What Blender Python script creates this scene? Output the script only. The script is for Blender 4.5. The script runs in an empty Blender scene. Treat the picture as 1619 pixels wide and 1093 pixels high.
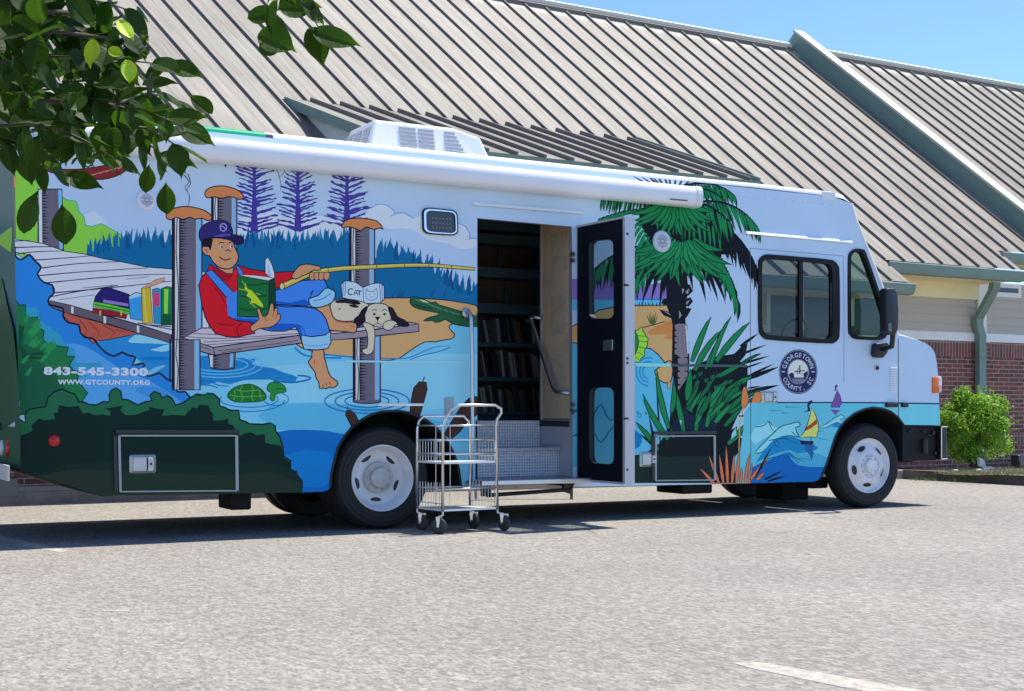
import bpy, bmesh, math, random
import numpy as np
from mathutils import Vector, Matrix, geometry
random.seed(7)
SC = bpy.context.scene
COL = SC.collection
R = math.radians
# ------------------------------------------------------------------ camera model (photo is 1619 x 1093)
F = 2200.0; CX = 809.5; HZ = 647.0; EYE = 1.13
AL = math.atan2(F, 4048.0)
FW = Vector((math.sin(AL), math.cos(AL), 0)); RT = Vector((math.cos(AL), -math.sin(AL), 0)); UP = Vector((0, 0, 1))
CAM = RT * 1.194 - FW * 13.0 + UP * EYE
def ray(x, y): return FW + RT * ((x - CX) / F) + UP * ((HZ - y) / F)
def onY(x, y, Y=0.0):
    d = ray(x, y); t = (Y - CAM.y) / d.y; return CAM + d * t
def onG(x, y, z=0.0):
    d = ray(x, y); t = (z - CAM.z) / d.z; return CAM + d * t
def onX(x, y, X):
    d = ray(x, y); t = (X - CAM.x) / d.x; return CAM + d * t
def onP(x, y, p, n):
    d = ray(x, y); t = (p - CAM).dot(n) / d.dot(n); return CAM + d * t
def atD(x, y, D): return CAM + ray(x, y) * D
def toP(x, y):                                    # photo pixel -> (X, Z) on the side panel
    p = onY(x, y); return (p.x, p.z)

# ------------------------------------------------------------------ materials
def s2l(c):
    c = c / 255.0
    return c / 12.92 if c <= 0.04045 else ((c + 0.055) / 1.055) ** 2.4
MATS = {}
def mat(name, col=(0.5, 0.5, 0.5), rough=0.5, metal=0.0, spec=0.5, bump=0.0, bscale=50, var=0.0, vscale=4, coat=0.0):
    if name in MATS: return MATS[name]
    m = bpy.data.materials.new(name); m.use_nodes = True; nt = m.node_tree; b = nt.nodes['Principled BSDF']
    b.inputs['Base Color'].default_value = (*col, 1); b.inputs['Roughness'].default_value = rough
    b.inputs['Metallic'].default_value = metal; b.inputs['Specular IOR Level'].default_value = spec
    b.inputs['Coat Weight'].default_value = coat
    if var > 0 or bump > 0:
        tc = nt.nodes.new('ShaderNodeTexCoord')
    if var > 0:
        n = nt.nodes.new('ShaderNodeTexNoise'); n.inputs['Scale'].default_value = vscale; n.inputs['Detail'].default_value = 6
        nt.links.new(tc.outputs['Object'], n.inputs['Vector'])
        mr = nt.nodes.new('ShaderNodeMapRange'); mr.inputs['From Min'].default_value = .25; mr.inputs['From Max'].default_value = .75
        mr.inputs['To Min'].default_value = 1 - var; mr.inputs['To Max'].default_value = 1 + var
        nt.links.new(n.outputs['Fac'], mr.inputs['Value'])
        mx = nt.nodes.new('ShaderNodeMix'); mx.data_type = 'RGBA'; mx.blend_type = 'MULTIPLY'; mx.inputs['Factor'].default_value = 1
        mx.inputs['A'].default_value = (*col, 1); nt.links.new(mr.outputs['Result'], mx.inputs['B'])
        nt.links.new(mx.outputs['Result'], b.inputs['Base Color'])
    if bump > 0:
        n = nt.nodes.new('ShaderNodeTexNoise'); n.inputs['Scale'].default_value = bscale; n.inputs['Detail'].default_value = 4
        nt.links.new(tc.outputs['Object'], n.inputs['Vector'])
        bp = nt.nodes.new('ShaderNodeBump'); bp.inputs['Strength'].default_value = bump; bp.inputs['Distance'].default_value = .01
        nt.links.new(n.outputs['Fac'], bp.inputs['Height']); nt.links.new(bp.outputs['Normal'], b.inputs['Normal'])
    MATS[name] = m; return m
# light reaching the shaded side of the vehicle, used to turn colours judged on the photograph into base colours
E = (0.52, 0.635, 0.86)
def alb(rgb, k=1.0):
    q = [s2l(c) ** 1.06 for c in rgb]; g = sum(q) / 3; q = [max(.0008, g + (x - g) * 1.05) for x in q]
    v = [x / e * k for x, e in zip(q, E)]; m = max(v); f = (.87 / m) ** .5 if m > .87 else 1.0
    return tuple(min(.88, max(.004, q * f)) for q in v)
def vinyl(rgb):
    n = 'vinyl_%d_%d_%d' % rgb
    return mat(n, alb(rgb), rough=.30, spec=.10, var=.06, vscale=1.1, bump=.12, bscale=1.7)
def glass(name, tint, refl=.9, thin=.0):
    if name in MATS: return MATS[name]
    m = bpy.data.materials.new(name); m.use_nodes = True; nt = m.node_tree; nt.nodes.clear()
    o = nt.nodes.new('ShaderNodeOutputMaterial'); t = nt.nodes.new('ShaderNodeBsdfTransparent'); g = nt.nodes.new('ShaderNodeBsdfGlossy')
    t.inputs['Color'].default_value = (*tint, 1); g.inputs['Roughness'].default_value = .03; g.inputs['Color'].default_value = (refl, refl, refl, 1)
    f = nt.nodes.new('ShaderNodeFresnel'); ge = nt.nodes.new('ShaderNodeNewGeometry'); q = nt.nodes.new('ShaderNodeMapRange'); q.inputs['To Min'].default_value = 1.45; q.inputs['To Max'].default_value = 1 / 1.45
    nt.links.new(ge.outputs['Backfacing'], q.inputs['Value']); nt.links.new(q.outputs[0], f.inputs['IOR'])
    mx = nt.nodes.new('ShaderNodeMixShader'); nt.links.new(f.outputs[0], mx.inputs[0]); nt.links.new(t.outputs[0], mx.inputs[1])
    nt.links.new(g.outputs[0], mx.inputs[2]); nt.links.new(mx.outputs[0], o.inputs['Surface'])
    MATS[name] = m; return m
M_CHROME = mat('chrome', (.72, .73, .75), .18, 1.0)
M_STEEL = mat('brushed_steel', (.55, .56, .58), .35, 1.0, bump=.2, bscale=80)
M_BLACK = mat('black_plastic', (.012, .012, .014), .45)
M_UNDER = mat('underbody_black', (.005, .005, .006), .8, var=.3, vscale=6)
M_RUBBER = mat('tyre_rubber', (.012, .012, .013), .75, var=.2, vscale=9, bump=.25, bscale=40)
M_WHITE = mat('white_paint', (.80, .81, .82), .3, coat=.2, var=.04, vscale=2)
M_AWN = mat('awning_white', (.84, .84, .85), .35, var=.05, vscale=2)
M_RIM = mat('wheel_white', (.72, .73, .75), .38, var=.10, vscale=9)
M_HUBD = mat('wheel_dusty', (.50, .49, .48), .5, var=.15, vscale=14)

# ------------------------------------------------------------------ object helpers
def tag(o, label=None, cat=None, group=None, kind=None):
    if label: o['label'] = label
    if cat: o['category'] = cat
    if group: o['group'] = group
    if kind: o['kind'] = kind
    return o
def empty(name, loc=(0, 0, 0), rz=0):
    o = bpy.data.objects.new(name, None); COL.objects.link(o); o.location = loc; o.rotation_euler = (0, 0, rz); o.empty_display_size = .2
    return o
def mesh(name, V, Fc, m, parent=None, smooth=False, mi=None, loc=None):
    me = bpy.data.meshes.new(name); me.from_pydata([tuple(v) for v in V], [], [tuple(f) for f in Fc])
    ml = m if isinstance(m, (list, tuple)) else [m]
    for k in ml: me.materials.append(k)
    if mi is not None: me.polygons.foreach_set('material_index', mi)
    if smooth: me.polygons.foreach_set('use_smooth', [True] * len(me.polygons))
    me.update()
    o = bpy.data.objects.new(name, me); COL.objects.link(o)
    if parent is not None:
        o.parent = parent; o.matrix_parent_inverse = parent.matrix_basis.inverted()
    if loc is not None: o.location = loc
    return o
class MB:
    """collects shapes, builds one mesh"""
    def __init__(s): s.V = []; s.F = []; s.I = []; s.cur = 0
    def add(s, V, Fc, i=None):
        n = len(s.V); s.V += [tuple(v) for v in V]; s.F += [tuple(a + n for a in f) for f in Fc]; s.I += [s.cur if i is None else i] * len(Fc); return s
    def box(s, c, d, rot=None, i=None, bev=0):
        x, y, z = d[0] / 2, d[1] / 2, d[2] / 2
        if bev > 0:
            bm = bmesh.new(); bmesh.ops.create_cube(bm, size=1)
            for v in bm.verts: v.co = Vector((v.co.x * d[0], v.co.y * d[1], v.co.z * d[2]))
            bmesh.ops.bevel(bm, geom=list(bm.edges), offset=bev, segments=2, affect='EDGES', profile=.5)
            V = [v.co.copy() for v in bm.verts]; bm.verts.index_update(); Fc = [[v.index for v in f.verts] for f in bm.faces]; bm.free()
        else:
            V = [Vector((a, b, e)) for a in (-x, x) for b in (-y, y) for e in (-z, z)]
            Fc = [(0, 1, 3, 2), (4, 6, 7, 5), (0, 4, 5, 1), (2, 3, 7, 6), (0, 2, 6, 4), (1, 5, 7, 3)]
        if rot is not None: V = [rot @ v for v in V]
        return s.add([v + Vector(c) for v in V], Fc, i)
    def tube(s, pts, r, n=8, i=None, caps=True):
        pts = [Vector(p) for p in pts]; rs = r if isinstance(r, (list, tuple)) else [r] * len(pts)
        V = []; Fc = []; prev = None
        for k, p in enumerate(pts):
            a = pts[max(0, k - 1)]; b = pts[min(len(pts) - 1, k + 1)]; t = (b - a).normalized()
            if prev is None:
                h = Vector((0, 0, 1)) if abs(t.z) < .9 else Vector((1, 0, 0)); u = t.cross(h).normalized()
            else:
                u = (prev - t * prev.dot(t)).normalized()
            prev = u; w = t.cross(u)
            for j in range(n):
                an = 2 * math.pi * j / n; V.append(p + (u * math.cos(an) + w * math.sin(an)) * rs[k])
        for k in range(len(pts) - 1):
            for j in range(n):
                Fc.append((k * n + j, k * n + (j + 1) % n, (k + 1) * n + (j + 1) % n, (k + 1) * n + j))
        if caps: Fc.append(tuple(range(n))[::-1]); Fc.append(tuple((len(pts) - 1) * n + j for j in range(n)))
        return s.add(V, Fc, i)
    def lathe(s, c, axis, prof, n=48, i=None):      # prof: (radius, distance along axis)
        axis = Vector(axis).normalized(); h = Vector((0, 0, 1)) if abs(axis.z) < .9 else Vector((1, 0, 0))
        u = axis.cross(h).normalized(); w = axis.cross(u); V = []; Fc = []; c = Vector(c)
        for (r, d) in prof:
            for j in range(n):
                an = 2 * math.pi * j / n; V.append(c + axis * d + (u * math.cos(an) + w * math.sin(an)) * r)
        for k in range(len(prof) - 1):
            for j in range(n): Fc.append((k * n + j, k * n + (j + 1) % n, (k + 1) * n + (j + 1) % n, (k + 1) * n + j))
        return s.add(V, Fc, i)
    def prism(s, pts, off, i=None):                 # planar loop extruded by the vector off
        n = len(pts); off = Vector(off); V = [Vector(p) for p in pts] + [Vector(p) + off for p in pts]
        Fc = [tuple(range(n)), tuple(range(2 * n - 1, n - 1, -1))] + [(k, k + n, (k + 1) % n + n, (k + 1) % n) for k in range(n)]
        return s.add(V, Fc, i)
    def build(s, name, m, parent=None, smooth=False, auto=False):
        o = mesh(name, s.V, s.F, m, parent, smooth, s.I)
        bm = bmesh.new(); bm.from_mesh(o.data); bmesh.ops.recalc_face_normals(bm, faces=bm.faces)
        if auto:
            for f in bm.faces: f.smooth = True
            for e in bm.edges:
                if len(e.link_faces) == 2 and e.calc_face_angle(0) > R(32): e.smooth = False
        bm.to_mesh(o.data); bm.free()
        return o
def rrect(x0, y0, x1, y1, r, n=5):                  # rounded rectangle loop
    P = []
    for (cx, cy, a0) in ((x1 - r, y0 + r, -90), (x1 - r, y1 - r, 0), (x0 + r, y1 - r, 90), (x0 + r, y0 + r, 180)):
        for k in range(n + 1):
            a = R(a0 + 90 * k / n); P.append((cx + r * math.cos(a), cy + r * math.sin(a)))
    return P
def rquad(q, r=.18, n=5):                           # rounded loop through a quadrilateral (bilinear map of a rounded square)
    out = []
    ru, rv = (r, r) if not isinstance(r, tuple) else r
    for (u, v) in rrect(0, 0, 1, 1, .25, n):
        u = (u * ru / .25) if u < .25 else (1 - (1 - u) * ru / .25 if u > .75 else u); v = (v * rv / .25) if v < .25 else (1 - (1 - v) * rv / .25 if v > .75 else v)
        a = Vector(q[0]).lerp(Vector(q[1]), u); b = Vector(q[3]).lerp(Vector(q[2]), u); p = a.lerp(b, v); out.append((p.x, p.y))
    return out
def copy_tree(o, parent=None):
    c = o.copy(); COL.objects.link(c); c.parent = parent
    for ch in list(o.children): copy_tree(ch, c)
    return c

# ------------------------------------------------------------------ 2D painting helpers (all in photo pixels on the side panel)
def Zm(x0, y0, s): return lambda P: [(x0 + a / s, y0 + b / s) for a, b in P]
R1 = Zm(0, 160, 3.2147); R2 = Zm(0, 450, 3.2147); R3 = Zm(240, 240, 3.6433); R4 = Zm(240, 500, 3.6433); R5 = Zm(480, 240, 3.6433)
R6 = Zm(480, 500, 3.2147); P1 = Zm(920, 260, 3.6433); P2 = Zm(980, 500, 4.2038); P3 = Zm(1180, 370, 4.2038); P4 = Zm(1180, 560, 4.203); P7 = Zm(1080, 640, 4.0475)
PAINT = []
def smooth_loop(P, n=3, closed=True):
    N = len(P); out = []
    rng = range(N) if closed else range(N - 1)
    for i in rng:
        if closed: p0, p1, p2, p3 = P[(i - 1) % N], P[i], P[(i + 1) % N], P[(i + 2) % N]
        else: p0, p1, p2, p3 = P[max(0, i - 1)], P[i], P[i + 1], P[min(N - 1, i + 2)]
        for k in range(n):
            t = k / n; t2 = t * t; t3 = t2 * t
            out.append(tuple(.5 * (2 * p1[j] + (p2[j] - p0[j]) * t + (2 * p0[j] - 5 * p1[j] + 4 * p2[j] - p3[j]) * t2 + (3 * p1[j] - p0[j] - 3 * p2[j] + p3[j]) * t3) for j in (0, 1)))
    if not closed: out.append(P[-1])
    return out
def offset(P, w):
    A = sum(P[i][0] * P[(i + 1) % len(P)][1] - P[(i + 1) % len(P)][0] * P[i][1] for i in range(len(P)))
    sg = 1 if A > 0 else -1; out = []; N = len(P)
    for i in range(N):
        a = Vector(P[i - 1]); b = Vector(P[i]); c = Vector(P[(i + 1) % N])
        d1 = (b - a); d2 = (c - b)
        if d1.length < 1e-6: d1 = d2
        if d2.length < 1e-6: d2 = d1
        d1 = d1.normalized(); d2 = d2.normalized(); n1 = Vector((d1.y, -d1.x)); n2 = Vector((d2.y, -d2.x)); n = n1 + n2
        n = n.normalized() if n.length > .3 else n1
        out.append((b.x + n.x * w * sg, b.y + n.y * w * sg))
    return out
INK = (22, 24, 52)
def P(col, pts, sm=0, ow=0, oc=INK):
    pts = list(pts)
    if sm: pts = smooth_loop(pts, sm)
    if ow: PAINT.append((oc, offset(pts, ow * 1.35)))
    PAINT.append((col, pts))
def S(col, pts, w, sm=3, w2=None, closed=False):    # stroke, optionally tapering
    if sm and len(pts) > 2: pts = smooth_loop(pts, sm, closed)
    if w < 2.6: w *= 1.25
    if closed: pts = list(pts) + [pts[0]]
    N = len(pts); L = []; Rr = []
    for i in range(N):
        a = Vector(pts[max(0, i - 1)]); b = Vector(pts[min(N - 1, i + 1)]); d = (b - a)
        if d.length < 1e-6: continue
        d = d.normalized(); ww = (w if w2 is None else w + (w2 - w) * i / (N - 1)) / 2
        L.append((pts[i][0] - d.y * ww, pts[i][1] + d.x * ww)); Rr.append((pts[i][0] + d.y * ww, pts[i][1] - d.x * ww))
    PAINT.append((col, L + Rr[::-1]))
def blade(col, base, tip, w, bend=0.0, oc=None, ow=1.0):
    b = Vector(base); t = Vector(tip); d = t - b; n = Vector((-d.y, d.x)).normalized(); L = d.length; bd = n * bend * L
    f = lambda k: b + d * k + bd * (4 * k * (1 - k))
    pts = [f(0) + n * w * .30, f(.3) + n * w * .5, f(.6) + n * w * .42, f(.85) + n * w * .18, t, f(.85) - n * w * .18, f(.6) - n * w * .42, f(.3) - n * w * .5, f(0) - n * w * .30]
    pts = [(p.x, p.y) for p in pts]
    if oc: PAINT.append((oc, offset(pts, ow)))
    PAINT.append((col, pts))
def ell(c, rx, ry, n=28, a0=0, a1=360): return [(c[0] + rx * math.cos(R(a0 + (a1 - a0) * k / n)), c[1] + ry * math.sin(R(a0 + (a1 - a0) * k / n))) for k in range(n + (0 if a1 - a0 == 360 else 1))]
# ------------------------------------------------------------------ the mural
rnd = random.Random(3)
SKY = (165, 195, 243)
def along(pl, step):
    out = []; acc = 0
    for i in range(len(pl) - 1):
        a = Vector(pl[i]); b = Vector(pl[i + 1]); L = (b - a).length; d = -acc
        while d + step <= L:
            d += step; out.append(tuple(a.lerp(b, d / L)))
        acc = L - d
    return out
def marsh(col, top, bottom, h, step=10.5, lean=0.0):
    pts = []
    for i, p in enumerate(along(top, step)):
        hh = h * rnd.uniform(.6, 1.25); l = rnd.uniform(-3, 3) + lean
        pts.append((p[0] - step * .45, p[1] + rnd.uniform(-1, 2))); pts.append((p[0] + l, p[1] - hh)); pts.append((p[0] + step * .35, p[1] + rnd.uniform(-1, 2)))
    P(col, pts + list(bottom)[::-1])
def clouds():
    c = (190, 210, 245)
    P(c, R5([(330, 400), (360, 355), (385, 325), (430, 303), (480, 310), (520, 340), (528, 362), (580, 358), (630, 385), (690, 362), (760, 380), (860, 400), (905, 412), (940, 440), (958, 480), (965, 505), (998, 503), (998, 540), (940, 562), (880, 552), (835, 530), (780, 520), (700, 500), (640, 455), (560, 440), (500, 445), (440, 430)]), 2)
    for pts in ([(385, 325), (430, 303), (480, 310), (520, 340), (526, 360)], [(500, 372), (545, 352), (590, 358), (635, 385)], [(890, 412), (930, 430), (955, 470), (958, 505)], [(950, 505), (975, 498), (998, 503)]):
        S((120, 150, 205), R5(pts), 1.3)
    P(c, R3([(480, 430), (520, 380), (600, 350), (700, 345), (760, 380), (840, 350), (960, 370), (1093, 400), (1093, 520), (480, 520)]), 2)
    P((184, 206, 244), R1([(330, 640), (480, 560), (560, 640), (700, 690), (880, 660), (880, 760), (330, 760)]), 2)
clouds()
# hill
P((124, 190, 82), R1([(30, 330), (100, 345), (200, 420), (340, 505), (385, 510), (398, 560), (425, 590), (432, 628), (470, 640), (515, 626), (560, 650), (610, 680), (650, 730), (650, 860), (300, 850), (60, 760), (40, 500)]), 2, 1.2, (64, 160, 170))
# marsh grass
MB_C = (30, 102, 158)
marsh((52, 128, 176), [(133, 402), (205, 384), (275, 382), (335, 384), (395, 382), (470, 384), (540, 382), (557, 388)], [(133, 420), (560, 420)], 22)
marsh(MB_C, [(133, 404), (170, 392), (205, 387), (275, 386), (335, 388), (395, 386), (470, 388), (540, 384), (560, 390)], [(133, 420), (250, 445), (400, 475), (560, 475)], 20)
marsh(MB_C, [(590, 404), (612, 402), (640, 408), (672, 424), (702, 444), (728, 458), (758, 462)], [(560, 475), (610, 472), (650, 472), (700, 474), (756, 486)], 25, 11, 4)
for pl in ([(133, 404), (170, 392), (205, 387), (275, 386)], [(374, 386), (395, 386), (470, 388), (540, 384), (558, 388)], [(592, 404), (612, 402), (640, 408), (672, 424), (702, 444), (728, 458), (752, 461)]):
    for p in along(pl, 4.6):
        h_ = rnd.uniform(12, 27); blade(MB_C if rnd.random() < .7 else (22, 82, 138), (p[0], p[1] + 6), (p[0] + rnd.uniform(-5, 7), p[1] - h_), 5.2, rnd.uniform(-.12, .12))
for i in range(16):
    x = rnd.uniform(400, 740); y = rnd.uniform(425, 462)
    if x > 640: y = 440 + (x - 640) * .2 + rnd.uniform(0, 18)
    blade((24, 84, 138), (x, y + 14), (x + rnd.uniform(4, 11), y - rnd.uniform(0, 9)), 3)
# purple pines
def pine(cx, y0, y1, wt, wb, nb):
    c = (66, 60, 150)
    P(c, [(cx - 2.2, y0), (cx + 2.2, y0), (cx + 3, (y0 + y1) / 2), (cx + 6, y1), (cx - 6, y1), (cx - 3, (y0 + y1) / 2)])
    for i in range(nb):
        k = i / (nb - 1); y = y0 + 4 + (y1 - y0 - 6) * k; w = wt + (wb - wt) * k
        for sd in (-1, 1):
            L = w * rnd.uniform(.75, 1.08); dy = rnd.uniform(7, 13); n = 6; y += rnd.uniform(-1.5, 1.5); top = []; bot = []
            for j in range(n + 1):
                q = j / n; x = cx + sd * (1.0 + L * q); yy = y + 3 - dy * q ** .8 + rnd.uniform(-1.0, 1.0)
                th = 2.15 * (1 - q * .45) * rnd.uniform(.4, 1.6)
                top.append((x, yy - th)); bot.append((x + rnd.uniform(-1.5, 1.5), yy + th * .9))
            P(c, top + bot[::-1])
pine(402, 259, 366, 27, 37, 17); pine(471, 264, 366, 20, 36, 17); pine(548.5, 272, 356, 24, 38, 15)
# hanging boat and moss
P((112, 46, 48), R1([(225, 338), (300, 348), (400, 348), (500, 335), (600, 318), (668, 328), (640, 352), (590, 380), (520, 397), (460, 392), (420, 378), (340, 372), (260, 362)]), 2, 1.0)
for k in range(6): S((214, 150, 150), R1([(440 + k * 32, 384 - k * 8), (475 + k * 32, 372 - k * 9)]), 1.6, 0, .5)
S(INK, R1([(430, 290), (425, 320), (450, 335), (480, 300), (475, 270), (485, 248)]), 1.6); S(INK, R1([(470, 335), (452, 305), (470, 280)]), 1.2)
for X in (R1([(935, 375), (960, 410), (940, 440), (962, 480), (955, 530)]), R1([(955, 370), (968, 420), (950, 450), (965, 490), (958, 530)]), R3([(705, 85), (725, 115), (735, 150), (745, 190), (740, 225)]), R3([(760, 90), (765, 115), (735, 150)])):
    S((70, 75, 85), X, 1.5, 3, .6)
P(INK, R3([(405, 55), (440, 58), (425, 92)]))
P(INK, R3([(300, 0), (318, 28), (308, 30)]))
# water, left
P((112, 182, 224), [(150, 535), (320, 545), (440, 541), (480, 548), (760, 490), (760, 800), (300, 800), (240, 620)])
P((128, 192, 230), [(330, 590), (560, 570), (752, 560), (752, 640), (520, 650), (380, 610)], 2)
P((88, 168, 216), [(430, 640), (560, 640), (640, 655), (752, 680), (752, 700), (440, 680)], 2)
P((52, 132, 206), R2([(470, 300), (560, 272), (650, 252), (760, 252), (870, 296), (900, 600), (840, 480), (760, 470), (735, 412), (690, 372), (620, 345), (580, 366), (520, 346)]))
P((134, 198, 234), R2([(652, 292), (672, 268), (715, 256), (860, 300), (780, 300), (700, 298)]), 2)
P((134, 198, 234), R2([(765, 332), (800, 322), (862, 303), (862, 332), (820, 342)]), 2)
P((112, 176, 220), R2([(740, 455), (790, 420), (845, 410), (800, 440), (760, 466)]), 2)
P((36, 116, 190), R2([(700, 376), (780, 366), (860, 370), (860, 384), (760, 386)]), 2)
P((44, 124, 194), R4([(275, 232), (430, 240), (598, 246), (575, 275), (640, 292), (700, 300), (760, 325), (840, 352), (800, 388), (740, 370), (600, 366), (520, 372), (450, 392), (380, 380), (270, 392)]), 2)
for rx, ry in ((70, 25), (58, 19), (45, 13)): S((92, 170, 222), ell((349, 577), rx * .95, ry * .8, 26, -60, 185), 1.6, 0)
S((34, 108, 180), R4([(700, 372), (800, 382), (880, 372), (915, 357), (880, 345), (840, 342)]), 2.2)
S((34, 108, 180), R4([(280, 372), (340, 378), (380, 398), (440, 404)]), 1.4); S((34, 108, 180), R4([(282, 395), (340, 400), (380, 414)]), 1.4)
# sand bank with alligator
P((222, 172, 130), R5([(440, 850), (480, 846), (620, 845), (700, 850), (800, 856), (900, 870), (995, 890), (995, 940), (930, 975), (850, 992), (835, 1012), (850, 1035), (868, 1055), (850, 1075), (790, 1085), (760, 1093), (700, 1093), (640, 1125), (590, 1160), (540, 1190), (440, 1200), (220, 1175), (60, 1150), (-60, 1093), (0, 1000), (200, 900)]), 2, 1.2)
S((50, 130, 196), R6([(80, 192), (250, 208), (400, 214), (520, 214), (600, 185), (660, 160), (740, 150)]), 3, 3, 1)
S((36, 104, 176), R6([(540, 222), (600, 200), (680, 182), (748, 158)]), 1.2)
S((50, 130, 196), R4([(822, 180), (880, 225), (1000, 240), (1093, 240)]), 2.4)
GA = (38, 88, 66)
P(GA, R5([(620, 845), (640, 838), (690, 852), (735, 872), (760, 868), (780, 885), (850, 905), (930, 930), (1000, 955), (1000, 1005), (930, 1003), (860, 990), (820, 965), (790, 975), (762, 982), (740, 970), (690, 975), (730, 955), (755, 950), (780, 938), (770, 925), (700, 912), (640, 895), (615, 870)]), 2, 1, (14, 30, 40))
S((70, 130, 90), R5([(640, 850), (700, 870), (760, 895), (850, 925), (940, 950)]), 1.6); S((14, 40, 40), R5([(640, 880), (700, 900), (745, 900)]), 1.0)
for k in range(5): S((20, 50, 44), R5([(800 + k * 35, 905 + k * 11), (812 + k * 35, 935 + k * 10)]), .9, 0)
P((225, 230, 190), R5([(665, 850), (700, 858), (725, 870), (690, 866)]), 0)
# deep blue, left edge
P((52, 126, 210), [(18, 330), (20, 376)] + R1([(60, 700), (80, 795), (110, 808), (150, 780), (180, 815), (210, 845), (190, 880), (220, 922), (265, 937), (275, 975), (250, 1000), (250, 1035), (320, 1050)]) + R2([(320, 160), (345, 195), (400, 206), (408, 245), (440, 272), (475, 275), (500, 312), (540, 350), (580, 366), (620, 345), (650, 362), (690, 372), (672, 412), (715, 402), (735, 412), (715, 450), (760, 468), (800, 447), (825, 455), (850, 485), (890, 496), (890, 545), (930, 545), (972, 582), (972, 640), (60, 640)]) + [(20, 640)])
P((84, 152, 220), R2([(300, 330), (380, 300), (480, 340), (600, 420), (760, 490), (900, 580), (900, 640), (400, 640), (330, 480)]), 2)
P((58, 146, 190), R2([(135, 115), (190, 120), (200, 170), (225, 200), (300, 250), (330, 300), (380, 330), (385, 400), (520, 395), (520, 420), (400, 430), (440, 470), (300, 500), (100, 300)]), 0)
P((70, 138, 214), R2([(690, 530), (740, 515), (830, 530), (870, 580), (850, 600), (720, 560)]), 2)
rag = R1([(20, 580), (55, 640), (60, 700), (75, 745), (80, 790), (110, 806), (150, 780), (180, 815), (210, 845), (190, 880), (220, 920), (265, 935), (275, 975), (250, 1000), (250, 1035), (320, 1052)]) + R2([(320, 160), (345, 193), (400, 205), (408, 245), (440, 270), (475, 275), (500, 310), (540, 348), (580, 364), (620, 345), (650, 360), (690, 370), (672, 410), (715, 402), (735, 410), (715, 450), (760, 466), (810, 450), (850, 483), (890, 495), (900, 545), (940, 545), (970, 580)])
# back posts
def hatch(x, y0, y1, L, d=1, col=(34, 34, 56)):
    y = y0
    while y < y1:
        l = L * rnd.uniform(.6, 1.1); P(col, [(x, y), (x + d * l, y + 1.4), (x, y + 3.0)]); y += rnd.uniform(3.6, 5.2)
P((150, 156, 140), [(10, 284), (22.5, 284), (24, 384), (14, 384)], 0, 1); P((214, 160, 110), [(8, 276), (24, 276), (25, 296), (9, 292)], 2)
P((98, 98, 122), [(61, 300), (97, 300), (100, 396), (61, 388)], 0, 1.6); P((216, 222, 240), [(61, 300), (66, 300), (67, 388), (62, 386)]); P((120, 178, 232), [(92, 300), (97.5, 300), (99, 394), (94, 393)])
hatch(67, 304, 386, 12)
# back dock
PL = (202, 206, 230)
P(PL, [(19, 378)] + R1([(150, 715), (220, 726), (330, 765), (420, 778), (520, 802), (620, 820), (740, 845), (870, 856), (1040, 870)]) + [(330, 520), (270, 529)] + R2([(720, 205), (540, 155), (360, 107), (255, 80)]) + rag[14:5:-1] + [(22, 398)], 0, 1.0)
for a in ([(70, 712), (150, 708)], [(75, 745), (220, 740), (300, 742)], [(90, 775), (200, 765), (325, 762)], [(180, 808), (330, 798), (470, 786)], [(215, 848), (400, 826), (610, 816)], [(192, 888), (420, 868), (750, 848)], [(225, 925), (480, 900), (700, 884), (872, 880)], [(272, 975), (500, 955), (740, 930), (872, 915)]):
    S((46, 46, 84), R1(a), 1.5, 3, 1.0)
for a in ([(320, 915), (420, 905)], [(300, 1010), (480, 985)], [(420, 950), (580, 935)], [(640, 905), (760, 893)]): S((90, 90, 130), R1(a), .8, 0)
for a in ([(260, 62), (400, 35), (600, 5)], [(880, 230), (700, 195)], [(870, 215), (760, 205)]): S((46, 46, 84), R2(a), 1.3)
P((92, 88, 108), R2([(255, 84), (360, 108), (520, 156), (700, 205), (870, 258), (870, 296), (700, 246), (530, 192), (360, 150), (270, 120), (248, 100)]), 0, 1.0)
for x, y in ((368, 110), (533, 160), (702, 207)): P((200, 204, 224), R2([(x - 7, y), (x + 7, y + 3), (x + 6, y + 40), (x - 7, y + 36)]), 0, .6)
P((164, 88, 78), R2([(328, 142), (370, 158), (520, 198), (700, 250), (650, 258), (560, 277), (500, 284), (470, 298), (450, 272), (430, 270), (410, 245), (405, 207), (350, 195), (345, 180), (325, 160)]), 0, 1.0)
for a in ([(400, 175), (440, 230), (430, 262)], [(450, 190), (500, 240), (490, 280)], [(520, 205), (580, 240), (560, 270)], [(590, 228), (640, 245)]): S((110, 46, 50), R2(a), 1.2, 3, .5)
S(INK, rag[2:], 2.4, 2)
# books on the dock
P((42, 34, 110), R2([(486, 62), (518, 24), (560, 20), (600, 34), (655, 52), (658, 120), (560, 96), (480, 86)]), 0, 1); P((132, 122, 196), R2([(525, 76), (652, 98), (652, 112), (525, 92)]))
P((90, 184, 66), R2([(476, 88), (560, 102), (658, 126), (660, 152), (560, 126), (474, 112)]), 0, .8); P((40, 110, 50), R2([(480, 98), (656, 134), (656, 140), (480, 104)]))
P((130, 36, 44), R2([(474, 120), (560, 134), (645, 154), (640, 174), (560, 158), (470, 140)]), 0, .8)
for x in (505, 612): P((232, 190, 90), R2([(x, 132), (x + 9, 134), (x + 8, 158), (x - 1, 156)]))
for (c, a) in (((66, 146, 218), [(655, 62), (690, 42), (718, 48), (722, 182), (664, 172)]), ((240, 192, 70), [(720, 22), (740, 12), (762, 16), (775, 194), (726, 198)]), ((56, 136, 190), [(776, 28), (798, 20), (818, 28), (818, 200), (784, 196)]), ((28, 118, 78), [(822, 22), (848, 12), (870, 16), (870, 205), (820, 205)])):
    P(c, R2(a), 0, .9)
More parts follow.
